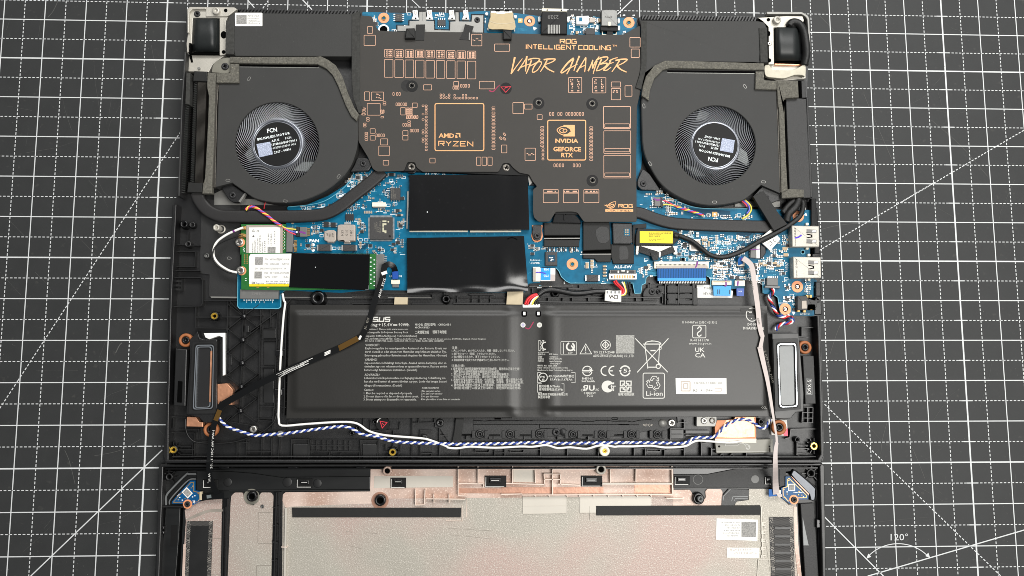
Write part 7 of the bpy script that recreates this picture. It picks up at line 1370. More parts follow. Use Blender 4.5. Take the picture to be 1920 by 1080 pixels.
part('ring', 'black', sp1, lambda m: m.ring(rr4(cSp([(225, 184), (382, 182), (374, 700), (204, 706)]), 6), rr4(cSp([(250, 213), (356, 210), (344, 676), (232, 682)]), 5), 13, 15.6)); part('ring_gleam', 'clear_rim', sp1, lambda m: (m.ring(rr4(cSp([(236, 194), (378, 192), (370, 692), (214, 698)]), 6), rr4(cSp([(242, 201), (372, 199), (364, 686), (221, 692)]), 6), 14, 15.9), m.ring(rr4(cSp([(246, 208), (362, 206), (350, 680), (229, 686)]), 5), rr4(cSp([(251, 214), (356, 212), (344, 675), (234, 681)]), 5), 14, 15.8)), 'bright ring around the diaphragm'); part('ring', 'copper_foil', sp1, lambda m: m.prism(cSp([(352, 240), (364, 240), (352, 640), (342, 640)]), 15, 16), 'copper streak'); part('diaphragm', 'membrane_dark', sp1, lambda m: m.prism(rr4(cSp([(249, 212), (357, 209), (345, 677), (231, 683)]), 5), 13, 14.7))
part('copper_tape', 'copper_foil', sp1, lambda m: m.prism(cSp([(402, 500), (482, 494), (522, 540), (520, 662), (396, 656)]), 9, 13.2, 0, .15)); part('copper_tape', 'copper_foil', sp1, lambda m: m.prism(cSp([(168, 755), (236, 755), (264, 795), (294, 797), (290, 832), (165, 829)]), 9, 12.8, 0, .15))
sp2 = thing('speaker', 'speaker module with pale grey diaphragm beside the pink ribbon cable', 'speaker', 1476, 700, 10)
part('housing', 'plastic_rib', sp2, lambda m: m.prism(rounded(cQ([(700, 220), (870, 218), (882, 350), (902, 600), (900, 715), (850, 720), (820, 758), (722, 760), (712, 700)]), 1.5), 8.6, 14.5, 0, .4)); part('side_box', 'sheet_dark', sp2, lambda m: m.prism(rounded(cQ([(895, 362), (965, 362), (978, 665), (912, 668)]), 1), 8.6, 13.6, 0, .3))
part('frame', 'sheet_dark', sp2, lambda m: m.ring(rr4(cQ([(708, 255), (866, 250), (884, 700), (722, 715)]), 2), rr4(cQ([(734, 288), (850, 285), (860, 684), (748, 688)]), 4), 14.4, 15.4))
part('ring', 'black', sp2, lambda m: m.ring(rr4(cQ([(727, 276), (858, 274), (868, 692), (742, 696)]), 6), rr4(cQ([(746, 298), (842, 294), (850, 672), (760, 676)]), 5), 13, 15.6)); part('ring_gleam', 'clear_rim', sp2, lambda m: (m.ring(rr4(cQ([(735, 285), (852, 282), (862, 684), (750, 688)]), 6), rr4(cQ([(741, 292), (847, 289), (856, 678), (755, 682)]), 6), 14, 15.9),)); part('diaphragm', 'membrane_grey', sp2, lambda m: m.prism(rr4(cQ([(745, 297), (843, 293), (851, 673), (759, 677)]), 5), 13, 14.8))
o = part('speaker_label', 'membrane_grey', sp2, lambda m: m.prism(cQ([(915, 506), (954, 508), (956, 607), (917, 606)]), 13.5, 13.75)); part('label_face', 'sheet_dark', o, lambda m: m.prism(cQ([(918, 510), (951, 511), (953, 604), (920, 603)]), 13.7, 13.85)); lettering('speaker_lettering', 'label_white', o, 13.92, [('D9X-S', *cQ(948, 600), 7, 25, -90)])
# ================================================================== antenna in the corner
an = thing('antenna', 'copper foil patch with clear taped antenna strip below the battery corner', 'antenna', 1385, 820, 10)
part('copper_foil', 'copper_foil', an, lambda m: m.prism(cT([(888, 138), (1040, 128), (1050, 92), (1232, 95), (1236, 300), (868, 306), (866, 205)]), 9, 12.2, 0, .1)); each('foil_fold', 'foil_fold', an, lambda m: (m.prism(cT([(886, 136), (975, 132), (930, 190), (872, 250), (866, 205)]), 12.1, 12.35), m.prism(cT([(868, 288), (1060, 292), (1236, 284), (1236, 302), (868, 306)]), 12.1, 12.4), m.prism(cT([(1048, 94), (1232, 96), (1232, 108), (1046, 110)]), 12.1, 12.38), m.prism(cT([(1222, 110), (1235, 110), (1238, 284), (1226, 284)]), 12.1, 12.36))); part('white_strip', 'foil_smooth', an, lambda m: m.prism(cT([(866, 300), (1240, 300), (1240, 338), (870, 335)]), 9, 12.5)); part('clear_tape', 'clear_tape', an, lambda m: m.prism(cT([(868, 335), (1240, 335), (1240, 308), (1386, 305), (1388, 425), (880, 432)]), 9, 12.3, 0, .2)); part('antenna_strip', 'silver', an, lambda m: (m.frame(*cT(960, 345), *cT(1072, 364), .8, 12.4), m.line(spline(cT([(1072, 355), (1110, 340), (1140, 360), (1150, 385), (1180, 380), (1160, 365)]), 3), 1.2, 12.4), m.line(cT([(880, 418), (1350, 418)]), 1, 12.4), m.line(spline(cT([(1140, 345), (1180, 368), (1170, 395), (1145, 390)]), 3), 1.6, 12.42))); part('tape_hole', 'void', an, lambda m: (m.prism(disc(*cT(905, 370), 2, 10), 12.3, 12.45), m.prism(disc(*cT(1358, 370), 1.6, 10), 12.3, 12.45), m.line(cT([(1360, 385), (1362, 425)]), 2, 12.4)))
# ================================================================== cables
def one(name, mats, label, cat, fn, group=None): 
    m = MB(); fn(m); return tag(m.build(name, mats), label, cat, group)
Z3 = lambda pts, z: [(x, y, z) for x, y in pts]
def path(z, *segs):
    o = []
    for f, *p in segs: o += [(*f(x, y), z) for x, y in p]
    return o
one('antenna_wire', 'wire_white', 'single white antenna wire hugging the battery edge and running to the copper antenna', 'wire', lambda m: m.tube(path(14.2, (cI, (1030, 935), (1042, 1000))) + path(13.6, (cM, (826, 30), (816, 110), (803, 280), (792, 480), (785, 690))) + path(13.2, (cR, (228, 140), (262, 203), (500, 187), (850, 166), (1010, 182), (1130, 258), (1300, 300), (1640, 328), (1740, 348), (1900, 408)), (cS, (110, 424), (200, 430), (330, 414), (580, 425), (830, 412), (950, 415), (1090, 398), (1200, 428), (1330, 420), (1490, 435), (1600, 405), (1690, 400), (1770, 415)), (cT, (0, 370), (130, 370), (290, 364), (420, 380), (590, 370), (660, 335), (720, 318), (870, 328), (1000, 335), (1110, 322))), 2.1, 0, 8, 4))
def twist(m, P, r, off, turns_px, mis, sm=5, ph=0.0):
    """strands wound round a pixel path"""
    P = spline(P, sm); out = [[] for _ in mis]; s = 0; k = scl(*P[0]); dense = []
    for a, b in zip(P, P[1:]):
        L = math.hypot(b[0]-a[0], b[1]-a[1]); n = max(1, int(L/1.6))
        for i in range(n): t = i/n; dense.append((tuple(p+(q-p)*t for p, q in zip(a, b)), s+L*t))
        s += L
    pts = [W(*d[0]) for d in dense]; N = len(pts)
    for i, p in enumerate(pts):
        t = (pts[min(i+1, N-1)]-pts[max(i-1, 0)]).normalized(); a = t.cross(Vector((0, 0, 1))).normalized(); b = a.cross(t)
        for q in range(len(mis)):
            th = 2*math.pi*(dense[i][1]/turns_px+q/len(mis))+ph
            out[q].append(p+(a*math.cos(th)+b*math.sin(th))*off*k)
    for q, mi in enumerate(mis): m.tubew(out[q], r*k, mi, 6)
one('speaker_wire', ['wire_blue', 'wire_white'], 'blue and white twisted speaker wire running below the battery', 'wire', lambda m: twist(m, path(13.2, (cM, (408, 755), (430, 785), (470, 815), (560, 845), (640, 866), (780, 856)), (cR, (280, 285), (600, 240), (860, 212), (960, 235), (1060, 290), (1200, 310), (1370, 360), (1600, 376), (1900, 385)), (cS, (200, 388), (560, 385), (800, 378), (1080, 370), (1200, 380), (1880, 372)), (cT, (60, 336), (150, 335), (400, 338), (590, 340), (690, 292), (860, 282), (950, 190), (1050, 138), (1140, 126), (1220, 160), (1270, 198), (1320, 200), (1365, 120))), 1.75, 1.6, 14.2, [0, 1], 4))
ww = thing('antenna_wire', 'short white and black antenna wires looping out from the wireless card', 'wire', *cI(450, 560), 13)
part('white_strand', 'wire_white', ww, lambda m: m.tube(path(15.2, (cI, (668, 328), (620, 345), (520, 390), (430, 455), (395, 530), (400, 600), (450, 668), (540, 724), (612, 740))), 2.3, 0, 8)); part('black_strand', 'wire_black', ww, lambda m: m.tube(path(16, (cI, (650, 400), (600, 412), (500, 448), (420, 495), (388, 560), (394, 625), (440, 685), (520, 735), (560, 745))), 1.5, 0, 7)); part('violet_band', 'ink_purple', ww, lambda m: m.tube(path(15.3, (cI, (573, 364), (590, 357))), 2.5, 0, 8, 0))
one('thin_cable', 'wire_black', 'thin black cable curving under the speaker with the black diaphragm', 'wire', lambda m: m.tube(path(12.6, (cM, (195, 760), (198, 830), (222, 882), (270, 910), (400, 916), (500, 908), (590, 882), (680, 842), (750, 785), (772, 725))), 1.5, 0, 7))
# black ribbon cable from the small socket to the light board
br = thing('ribbon_cable', 'long folded black ribbon cable with white print crossing the battery corner', 'ribbon cable', 560, 690, 12)
part('ribbon', 'ffc_black', br, lambda m: (m.ribbon([(*cJ(325, 800), 13.4), (*cJ(310, 760), 16.5), (*cJ(275, 742), 18.2), (*cJ(240, 760), 18.2)], 11, 0), m.ribbon([(*cJ(245, 745), 18.4), (*cJ(228, 850), 18.3), (*cJ(195, 950), 18.2), (*cJ(158, 1060), 18), (*cN(235, 190), 17.8), (*cN(190, 290), 17.6), (*cN(158, 340), 17.4)], 11.4, 0, 5, .15), m.ribbon([(*cN(168, 322), 17.2), (*cM(1215, 292), 17), (*cM(1080, 352), 16.8), (*cM(880, 438), 16.6), (*cM(650, 545), 16.2), (*cM(425, 672), 15.6)], 12.5, 0, 5, .15), m.ribbon([(*cM(430, 655), 15.8), (*cM(405, 715), 15.6), (*cM(375, 800), 15.8), (*cM(357, 900), 16.2), (*cM(347, 1010), 17.4), (392, 870, 17.6), (*cU(530, 200), 13.5), (*cU(560, 290), 9.5), (*cU(598, 358), 7)], 10.5, 0, 5, .15), m.ribbon([(*cU(660, 372), 6.6), (*cU(560, 380), 6.4), (*cU(455, 388), 6)], 11.5, 0, 3, .15)))
part('ribbon_gloss', 'label_white', br, lambda m: [m.line([cM(1000-k*26, 386+k*9+d), cM(880-k*20, 440+k*6+d), cM(770+k*14, 490-k*3+d)], 1.0, 17.05, w1=.5) for k, d in ((0, -10), (1, 0), (2, 8), (3, -2), (1, 14))]+[m.line([cM(1112, 332+d), cM(1075, 350+d)], 1.6, 17.15) for d in (-6, 2, 10)], 'white streaks painted as highlights on the ribbon'); part('amber_stretch', 'ffc_amber', br, lambda m: m.ribbon([(*cN(140, 334), 17.4), (*cN(0, 408), 17.2), (*cM(1165, 314), 17.1)], 10.5, 0, 3, .1), 'stretch painted amber for the glints on the ribbon'); part('amber_stretch', 'ffc_amber', br, lambda m: m.ribbon([(*cM(412, 705), 15.85), (*cM(385, 772), 15.95)], 9, 0, 0, .1)); part('fold_gleam', 'label_white', br, lambda m: (m.ribbon([(*cN(166, 312), 17.8), (*cN(150, 345), 17.75)], 4, 0, 0, .1), m.ribbon([(*cJ(222, 815), 18.6), (*cJ(262, 800), 18.6)], 6, 0, 0, .1)))  # white streaks and amber strips put highlights and glints into the ribbon's colour
part('ribbon_gloss', 'ffc_grey', br, lambda m: (m.ribbon([(*cU(545, 378), 6.8), (*cU(505, 384), 6.7)], 6, 0, 0, .1),), 'crumpled shiny end')
part('navy_end', 'ffc_navy', br, lambda m: m.prism(cJ([(302, 795), (348, 795), (346, 850), (304, 852)]), 12.4, 13.8))
lettering('ribbon_lettering', 'label_white', br, 18.75, [('AWP  E525', *cJ(210, 995), 4.4, 38, -73)])
lettering('ribbon_lettering', 'label_white', br, 17.6, [('20706 105C 60V VW-1', *cM(364, 1075), 4.2, 72, -86.5)]); lettering('ribbon_lettering', 'label_white', br, 14.4, [('M AWM', *cU(540, 245), 4.2, 24, -93)])
lettering('ribbon_lettering', 'chip_mark', br, 17.95, [('JL E5', *cN(205, 265), 4, 24, -72)])
# pink ribbon on the other side
pr = thing('ribbon_cable', 'long pinkish ribbon cable twisting past the speaker with the pale diaphragm', 'ribbon cable', 1440, 700, 12)
part('ribbon', 'ffc_pink', pr, lambda m: (m.ribbon([(1393, 484, 15.5), (1404, 492, 17), (*cL(822, 690), 17.2), (*cL(850, 880), 17.2), (*cL(872, 1040), 17.4), (*cQ(622, 170), 17.4), (*cQ(640, 242), 17.6)], 10.2, 0, 5, .15, 8.5), m.ribbon([(*cQ(642, 235), 17.9), (*cQ(626, 315), 17.9)], 6, 0, 0, .15, 7.5), m.ribbon([(*cQ(624, 305), 17.7), (*cQ(645, 400), 17.6), (*cQ(672, 520), 17.6), (*cQ(694, 650), 17.4), (*cQ(711, 760), 17.2)], 10, 0, 5, .15, 4.2), m.ribbon([(*cT(1388, 60), 17.2), (*cT(1405, 180), 17), (*cT(1420, 280), 17.2), (*cT(1424, 350), 17.5)], 3.2, 0, 4, .15, 4.5), m.ribbon([(*cT(1424, 335), 17.6), (*cT(1412, 420), 18), (*cT(1410, 560), 16.5), (*cT(1412, 700), 9), (*cT(1420, 800), 7)], 6, 0, 4, .15, 12.6), m.prism(cT([(1380, 740), (1442, 740), (1446, 805), (1470, 800), (1470, 825), (1440, 828)]), 6.4, 7.1)))
part('blue_end', 'ffc_blue', pr, lambda m: m.prism(cT([(1352, 756), (1382, 756), (1432, 815), (1352, 822)]), 6, 6.6)); part('blue_end', 'ffc_blue', pr, lambda m: m.ribbon([(1389, 496, 13.4), (1388, 488, 14.6), (1393, 483, 15.4)], 9, 0, 3)); part('violet_band', 'ink_purple', pr, lambda m: m.prism(cJ([(0, 0), (1, 0), (1, 1)]), 10, 10.1) if False else m.line([(1391, 483), (1391, 488)], 1.5, 15.6))
lettering('ribbon_lettering', 'chip_mark', pr, 17.75, [('E525 AWM', *cL(838, 880), 3.6, 40, -100.5), ('2 AM 20706 105C', *cQ(650, 330), 4, 62, 76), ('AWM', *cQ(606, 122), 3.6, 12, 78)])
# wide blue ribbon
wb_ = thing('ribbon_cable', 'wide bright blue ribbon cable with bare striped end', 'ribbon cable', 1278, 517, 12)
part('ribbon', 'ffc_blue', wb_, lambda m: m.prism(cFc([(315, 738), (860, 735), (862, 880), (320, 882)]), 12.4, 13.2)); part('stripe', 'ffc_blue_light', wb_, lambda m: m.prism(cFc([(318, 850), (862, 846), (862, 878), (320, 878)]), 13.1, 13.3)); part('core_line', 'pcb_deep', wb_, lambda m: [m.line(cFc([(330+k*18.6, 742), (332+k*18.6, 850)]), .7, 13.3) for k in range(29)], kind='stuff')
part('contact_strip', 'black', wb_, lambda m: m.prism(cFc([(330, 878), (862, 876), (862, 908), (335, 912)]), 11, 12.6)); part('contact_pin', 'label_white', wb_, lambda m: [m.line(cFc([(338+k*18.2, 880), (344+k*18.2, 908)]), 1.3, 12.7) for k in range(29)], kind='stuff')
one('ribbon_tab', ['ffc_blue_light', 'ink_dark'], 'blue flat ribbon with upright dark letters over the white sticker', 'ribbon cable', lambda m: (m.prism(cZ([(296, 755), (466, 752), (462, 846), (300, 844)]), 11.8, 12.9), m.box(*cZ(335, 785), *cZ(342, 832), 12.8, 12.95, 1), m.box(*cZ(352, 785), *cZ(357, 832), 12.8, 12.95, 1), m.box(*cZ(448, 790), *cZ(454, 832), 12.8, 12.95, 1), m.box(*cZ(335, 808), *cZ(357, 812), 12.8, 12.96, 1)))
nv = one('ribbon_tab', 'ffc_navy', 'small navy ribbon stub beside the pink ribbon cable', 'ribbon cable', lambda m: m.prism(cZ([(520, 775), (594, 775), (590, 850), (522, 848)]), 11.8, 12.9)); lettering('tab_lettering', 'silk', nv, 13, [('H9', *cZ(540, 812), 3, 6, 0)])
mbr = thing('ribbon_cable', 'short blue and white ribbon cable with white letters beside the memory cover', 'ribbon cable', *cK2(260, 600), 12)
part('ribbon', 'label_white', mbr, lambda m: m.prism(cK2([(160, 512), (365, 520), (362, 690), (165, 690)]), 12.4, 13.1)); part('blue_face', 'ffc_blue_light', mbr, lambda m: m.prism(cK2([(170, 512), (300, 516), (298, 676), (172, 676)]), 13, 13.3)); part('pen_mark', 'ink_pen', mbr, lambda m: m.line(spline(cK2([(105, 572), (160, 572), (170, 574), (235, 588)]), 4), 2.0, 13.4)); lettering('ribbon_lettering', 'silk', mbr, 13.4, [('MB', *cK2(272, 605), 4.6, 9, 180), ('MB', *cK2(272, 518), 4.6, 9, 180)]); part('grey_end', 'ffc_pink', mbr, lambda m: m.prism(cK2([(298, 600), (363, 602), (362, 690), (298, 680)]), 13.05, 13.25))
# display cable with the yellow label
dc = thing('display_cable', 'thick black display cable with yellow label and white flag tags', 'cable', 1350, 450, 12)
part('sheath', 'sleeve', dc, lambda m: m.tube(path(14.6, (cFc, (500, 370), (560, 378))) + path(15, (cL, (165, 398), (270, 440), (350, 500), (440, 568), (540, 590), (640, 570), (760, 520), (900, 440), (1050, 362), (1170, 290), (1255, 215), (1280, 130), (1275, 80))), 4.6, 0, 10)); part('connector_cover', 'tape_black', dc, lambda m: m.prism(rounded(cFc([(95, 285), (480, 310), (570, 345), (560, 410), (490, 480), (70, 478), (75, 360)]), 2), 12, 14.6, 0, .4)); o = part('yellow_label', 'label_yellow', dc, lambda m: m.prism(cFc([(118, 320), (490, 324), (488, 458), (118, 452)]), 14.5, 14.8)); part('code_patch', 'brass' if False else 'chip_mark', o, lambda m: m.sheet(cFc([(138, 342), (212, 344), (210, 418), (138, 416)]), 14.86)) if False else None
lettering('label_lettering', 'ink_dark', o, 14.88, [('BQ14005-0LVDE0B', *cFc(222, 350), 2.4, 42, 0), ('2005-N1ABLM', *cFc(224, 368), 2.2, 22, 0), ('EDP CABLE', *cFc(224, 386), 2.2, 20, 0), ('V 1.0 LF 230517', *cFc(224, 418), 2.2, 27, 0), ('G 513', *cFc(226, 430), 2, 12, 0)])
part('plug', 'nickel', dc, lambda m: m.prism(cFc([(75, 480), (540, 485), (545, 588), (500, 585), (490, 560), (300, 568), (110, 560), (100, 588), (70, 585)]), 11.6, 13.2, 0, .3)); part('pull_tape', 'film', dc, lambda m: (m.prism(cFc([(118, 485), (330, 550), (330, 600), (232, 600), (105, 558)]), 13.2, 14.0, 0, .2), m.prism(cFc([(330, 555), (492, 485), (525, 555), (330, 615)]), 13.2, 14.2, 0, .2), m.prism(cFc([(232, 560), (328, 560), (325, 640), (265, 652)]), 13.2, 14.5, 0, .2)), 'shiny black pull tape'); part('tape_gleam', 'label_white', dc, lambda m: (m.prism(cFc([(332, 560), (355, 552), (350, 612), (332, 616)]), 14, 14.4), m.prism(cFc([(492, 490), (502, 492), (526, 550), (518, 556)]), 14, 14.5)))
part('flag_tag', 'paper_white', dc, lambda m: (m.prism(cL([(1000, 328), (1024, 352), (940, 420), (895, 415)]), 14, 14.6), m.prism(cL([(915, 465), (1050, 392), (1076, 428), (985, 530)]), 14, 15.2)), 'white paper flag with a small code'); part('tag_mark', 'ink_dark', dc, lambda m: (m.line(cL([(960, 470), (985, 445), (1000, 460)]), .8, 15.25), m.line(cL([(980, 490), (1010, 465)]), .8, 15.25), m.frame(*cL(1015, 425), *cL(1038, 446), .8, 15.25), m.line(cL([(975, 375), (990, 390), (1000, 375)]), .8, 14.65)))
part('wide_tape', 'tape_black', dc, lambda m: m.prism(cL([(828, 40), (925, -10), (1060, 190), (1142, 290), (1020, 352)]), 15, 17.2, 0, .3), 'broad matt black tape strap'); part('loose_sheath', 'sleeve', dc, lambda m: (m.tube(path(14.5, (cL, (1240, 60), (1215, 130), (1150, 200), (1130, 270))), 7, 0, 10), m.tube(path(14, (cL, (1200, 70), (1140, 130), (1095, 190))), 5, 0, 9)))
part('plug_tail', 'silver', dc, lambda m: (m.prism(cL([(1255, 95), (1290, 92), (1290, 108), (1258, 110)]), 14, 15), m.prism(cL([(1290, 90), (1308, 160), (1288, 160)]), 12, 12.6)))
# fan cables
CW = ['wire_yellow', 'wire_pink', 'wire_violet', 'wire_black']
f1c = thing('fan_cable', 'yellow pink and violet fan cable lying over the heat pipe', 'cable', *cI(900, 230), 14)
part('wire_bundle', CW, f1c, lambda m: (twist(m, path(15, (cI, (690, 165), (725, 138), (780, 142), (830, 175), (900, 225), (960, 275), (1030, 318))), 1.3, 1.6, 19, [0, 1, 2, 1], 5), m.tube(path(14.4, (cI, (1030, 318), (1070, 335), (1155, 345))), 1.3, 0, 6), m.tube(path(14.3, (cI, (1040, 322), (1090, 355), (1155, 372))), 1.3, 2, 6), m.tube(path(14.2, (cI, (1035, 325), (1085, 365), (1150, 392))), 1.4, 1, 6)))
part('wire_stub', 'wire_red', f1c, lambda m: m.tube(path(12, (cB, (825, 875), (815, 905), (810, 940))), 1.0, 0, 6)); part('plug', 'chip_dark', f1c, lambda m: m.prism(cI([(1155, 318), (1182, 318), (1182, 408), (1155, 410)]), 11.6, 13.8, 0, .2)); part('plug_dot', 'silk', f1c, lambda m: m.prism(disc(*cI(1160, 368), 1.8, 10), 13.8, 14))
f2c = thing('fan_cable', 'yellow pink and violet fan cable running behind the level heat pipe', 'cable', *cH(500, 960), 13)
part('wire_bundle', CW, f2c, lambda m: (m.tube(path(14, (cH, (262, 905), (300, 900), (390, 918))), 1.3, 0, 6), m.tube(path(14, (cH, (262, 862), (310, 880), (390, 925))), 1.3, 1, 6), twist(m, path(13.4, (cH, (385, 920), (450, 942), (560, 975), (645, 1005))), 1.3, 1.5, 17, [0, 1, 2], 4), m.tube(path(13, (cH, (1015, 860), (1062, 905), (1072, 950), (1040, 1000), (990, 1032))), 1.6, 0, 6), m.tube(path(12.8, (cH, (1000, 862), (1045, 905), (1055, 950), (1030, 985))), 1.5, 2, 6), m.tube(path(12.6, (cH, (985, 868), (1020, 900), (1030, 920))), 1.6, 1, 6))); part('plug', 'chip_dark', f2c, lambda m: m.prism(cH([(240, 828), (262, 850), (262, 925), (240, 922)]), 11.6, 13.8, 0, .2)); part('plug_dot', 'silk', f2c, lambda m: m.prism(disc(*cH(262, 872), 1.8, 10), 13.8, 14))
# battery lead
bl = thing('battery_lead', 'red yellow and black battery lead with white plug and wrapped white tag', 'cable', *cK2(600, 830), 12)
part('plug', 'white_plastic', bl, lambda m: m.prism(rounded(cK2([(-75, 1000), (160, 995), (165, 1030), (150, 1042), (-70, 1045)]), 1), 12, 15, 0, .4)); part('wire_bundle', ['wire_red', 'wire_white', 'wire_yellow', 'wire_black'], bl, lambda m: (m.tube(path(15, (cK2, (-40, 1005), (-5, 930), (60, 880), (140, 862))), 2.4, 0, 7), m.tube(path(15.2, (cK2, (-10, 1005), (20, 940), (80, 892), (145, 868))), 2.2, 0, 7), m.tube(path(15, (cK2, (30, 1005), (60, 945), (110, 900), (150, 875))), 1.6, 1, 7), m.tube(path(14.8, (cK2, (55, 1005), (80, 950), (130, 905), (150, 880))), 1.6, 2, 7), m.tube(path(14.8, (cK2, (95, 1005), (105, 950), (150, 895))), 1.8, 3, 7), m.tube(path(14.6, (cK2, (130, 1005), (130, 950), (165, 890))), 1.8, 3, 7)))
part('sheath', 'wire_black', bl, lambda m: m.tube(path(14.5, (cK2, (135, 875), (210, 822), (310, 806), (430, 822), (600, 855), (750, 850), (900, 830), (1060, 830))), 5.2, 0, 10)); part('wire_bundle', ['wire_red', 'wire_yellow', 'wire_white', 'wire_black'], bl, lambda m: (m.tube(path(14.6, (cK2, (1235, 870), (1265, 850), (1270, 810), (1240, 770), (1185, 715), (1170, 680))), 2.4, 0, 7), m.tube(path(14.2, (cK2, (1235, 850), (1250, 820), (1225, 775), (1165, 725), (1145, 690))), 2.3, 0, 7), m.tube(path(14.8, (cK2, (1235, 880), (1285, 865), (1300, 820), (1285, 760), (1250, 700))), 1.5, 2, 7), m.tube(path(14.9, (cK2, (1235, 885), (1292, 868), (1306, 820), (1292, 760), (1280, 700))), 1.5, 1, 7), m.tube(path(14.2, (cK2, (1320, 860), (1325, 780), (1330, 700))), 1.6, 3, 7), m.tube(path(14.2, (cK2, (1345, 840), (1345, 780), (1360, 700))), 1.6, 3, 7)))
o = part('tag', 'paper_white', bl, lambda m: m.prism(cK2([(1033, 808), (1140, 818), (1246, 815), (1244, 968), (1140, 968), (1024, 950)]), 14, 17, 0, .3), 'white wrapped tag with a dark code'); part('code_patch', 'ink_dark', o, lambda m: (m.line(cK2([(1085, 880), (1100, 915), (1120, 880), (1140, 915)]), 1.6, 17.1), m.frame(*cK2(1150, 880), *cK2(1195, 925), 1.2, 17.1))); part('tag_band', 'membrane_grey', o, lambda m: [m.line(cK2([(1060+k*52, 822), (1058+k*52, 855)]), 3, 17.06) for k in range(4)])
# audio side wires
aw = one('speaker_wire', ['wire_red', 'wire_white', 'wire_blue', 'wire_black'], 'red white blue and black twisted wires beside the audio jack', 'wire', lambda m: (twist(m, path(13.2, (cZ, (868, 778), (870, 810), (835, 860), (850, 910), (875, 960), (905, 1020), (960, 1050), (1010, 1055), (1050, 1062))), 1.7, 2.0, 22, [0, 1, 2, 3], 5), twist(m, path(12.6, (cQ, (795, 105), (828, 125), (825, 150), (770, 158), (735, 178), (722, 205))), 1.6, 1.8, 20, [0, 1, 2], 5)))
# ================================================================== detached bottom cover
cv = thing('bottom_cover', 'detached bottom cover lying foil side up below the laptop base', 'laptop cover', 920, 1000, 0)
CO = rounded([(300, 868), (1541, 866), (1548.5, 1080), (1562, 1500), (268, 1500), (291, 1080)], 6)
part('shell', 'cover_plastic', cv, lambda m: m.prism(CO, 0.3, 2.6))
def crim(m):
    m.prism([(302, 870.5), (1540, 869), (1540, 873.5), (302, 875.5)], 2.6, 8.4, 0, .5); m.prism([(309, 877.5), (1534, 876), (1534, 879), (309, 880.5)], 2.6, 6.6, 1, .3)
    m.prism([(297, 874), (302, 870), (306, 875), (298.5, 1080), (274, 1500), (268, 1500), (291.5, 1080)], 2.6, 8.0, 0, .5); m.prism([(1541, 868), (1546, 873), (1549, 1080), (1562, 1500), (1556, 1500), (1542.5, 1080), (1537, 874)], 2.6, 8.0, 0, .5)
    m.prism(cV([(1260, 70), (1278, 70), (1318, 1080), (1300, 1080)]), 2.6, 4, 0, .3)
part('rim', ['plastic_rib', 'plastic_gloss'], cv, crim)
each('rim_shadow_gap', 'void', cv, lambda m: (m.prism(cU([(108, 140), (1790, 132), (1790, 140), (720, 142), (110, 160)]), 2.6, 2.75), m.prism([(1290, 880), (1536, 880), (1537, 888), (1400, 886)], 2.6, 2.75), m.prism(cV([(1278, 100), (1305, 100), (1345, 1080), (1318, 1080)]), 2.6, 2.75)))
for cx, f in ((660, cU), (1265, cU), (1865, cU)): part('rim_clip', 'plastic_gloss', cv, lambda m: m.prism(rounded(f([(cx-50, 112), (cx+40, 112), (cx+34, 134), (cx-42, 134)]), .8), 2.6, 7.4, 0, .4))
for x in (75, 1085, 1880): part('rim_clip', 'plastic_gloss', cv, lambda m: m.prism(rounded(cS([(x-50, 578), (x+45, 578), (x+40, 612), (x-48, 612)]), .8), 2.6, 7.4, 0, .4))
for x in (65, 665, 1258): part('rim_clip', 'plastic_gloss', cv, lambda m: m.prism(rounded(cT([(x-48, 520), (x+50, 520), (x+44, 548), (x-44, 548)]), .8), 2.6, 7.4, 0, .4))
# step strips of plastic
part('inner_strip', 'cover_plastic', cv, lambda m: m.prism(cU([(415, 155), (700, 160), (900, 175), (1160, 212), (1800, 205), (1940, 205), (1940, 318), (415, 325)]), 2.6, 3.6, 0, .2)); part('inner_strip', 'sheet_dark', cv, lambda m: m.prism([cT(492, 622), cT(800, 620), cT(1080, 566), cT(1370, 560), cT(1500, 562), cT(1500, 700), cT(1380, 742), cT(492, 742)], 2.6, 3.6, 0, .2)); part('inner_strip', 'sheet_dark', cv, lambda m: m.prism(cLd([(800, 255), (1250, 255), (1470, 520), (1465, 610), (1120, 330), (1000, 330), (920, 340), (905, 600), (800, 605)]), 2.6, 3.8, 0, .2)); part('panel_strip', 'plastic_gloss', cv, lambda m: m.prism(cT([(492, 545), (1190, 545), (1080, 562), (800, 616), (492, 618)]), 2.6, 3.0))
each('round_mark', 'slot_grey', cv, lambda m: [m.prism(disc(*p, r, 24), 3.5, 3.72) for p, r in ((cT(1228, 665), 7.4), )]+[m.line(disc(*cT(714, 668), 9, 24), .8, 3.7, 0, True)]); each('round_mark', 'plastic_rib', cv, lambda m: [m.lathe(*p, [(r, 3.4), (r, 3.9), (r*.9, 4), (.01, 3.95)], 22) for p, r in ((cU(690, 255), 8), (cU(1215, 255), 9), (cU(1480, 265), 8))])
part('side_strip', 'cover_plastic', cv, lambda m: (m.prism(cU([(145, 482), (272, 482), (262, 700), (232, 1085), (60, 3000), (-20, 3000), (90, 1085)]), 2.6, 4.4, 0, .3),)); part('side_block', 'black', cv, lambda m: m.prism(cU([(192, 635), (245, 632), (240, 818), (185, 818)]), 4.3, 4.6)); part('side_strip', 'sheet_dark', cv, lambda m: m.prism(cV([(1132, 445), (1250, 438), (1292, 1085), (1420, 3000), (1260, 3000), (1172, 1085)]), 2.6, 4.4, 0, .3)); part('side_patch', 'membrane_grey', cv, lambda m: m.prism(cV([(1150, 560), (1200, 800), (1205, 810), (1158, 810)]), 4.3, 4.5)); each('side_channel', 'void', cv, lambda m: (m.prism(cV([(1106, 440), (1132, 440), (1170, 1085), (1140, 1085)]), 2.6, 2.8), m.prism(cU([(278, 482), (300, 482), (268, 1085), (236, 1085)]), 2.6, 2.8)))
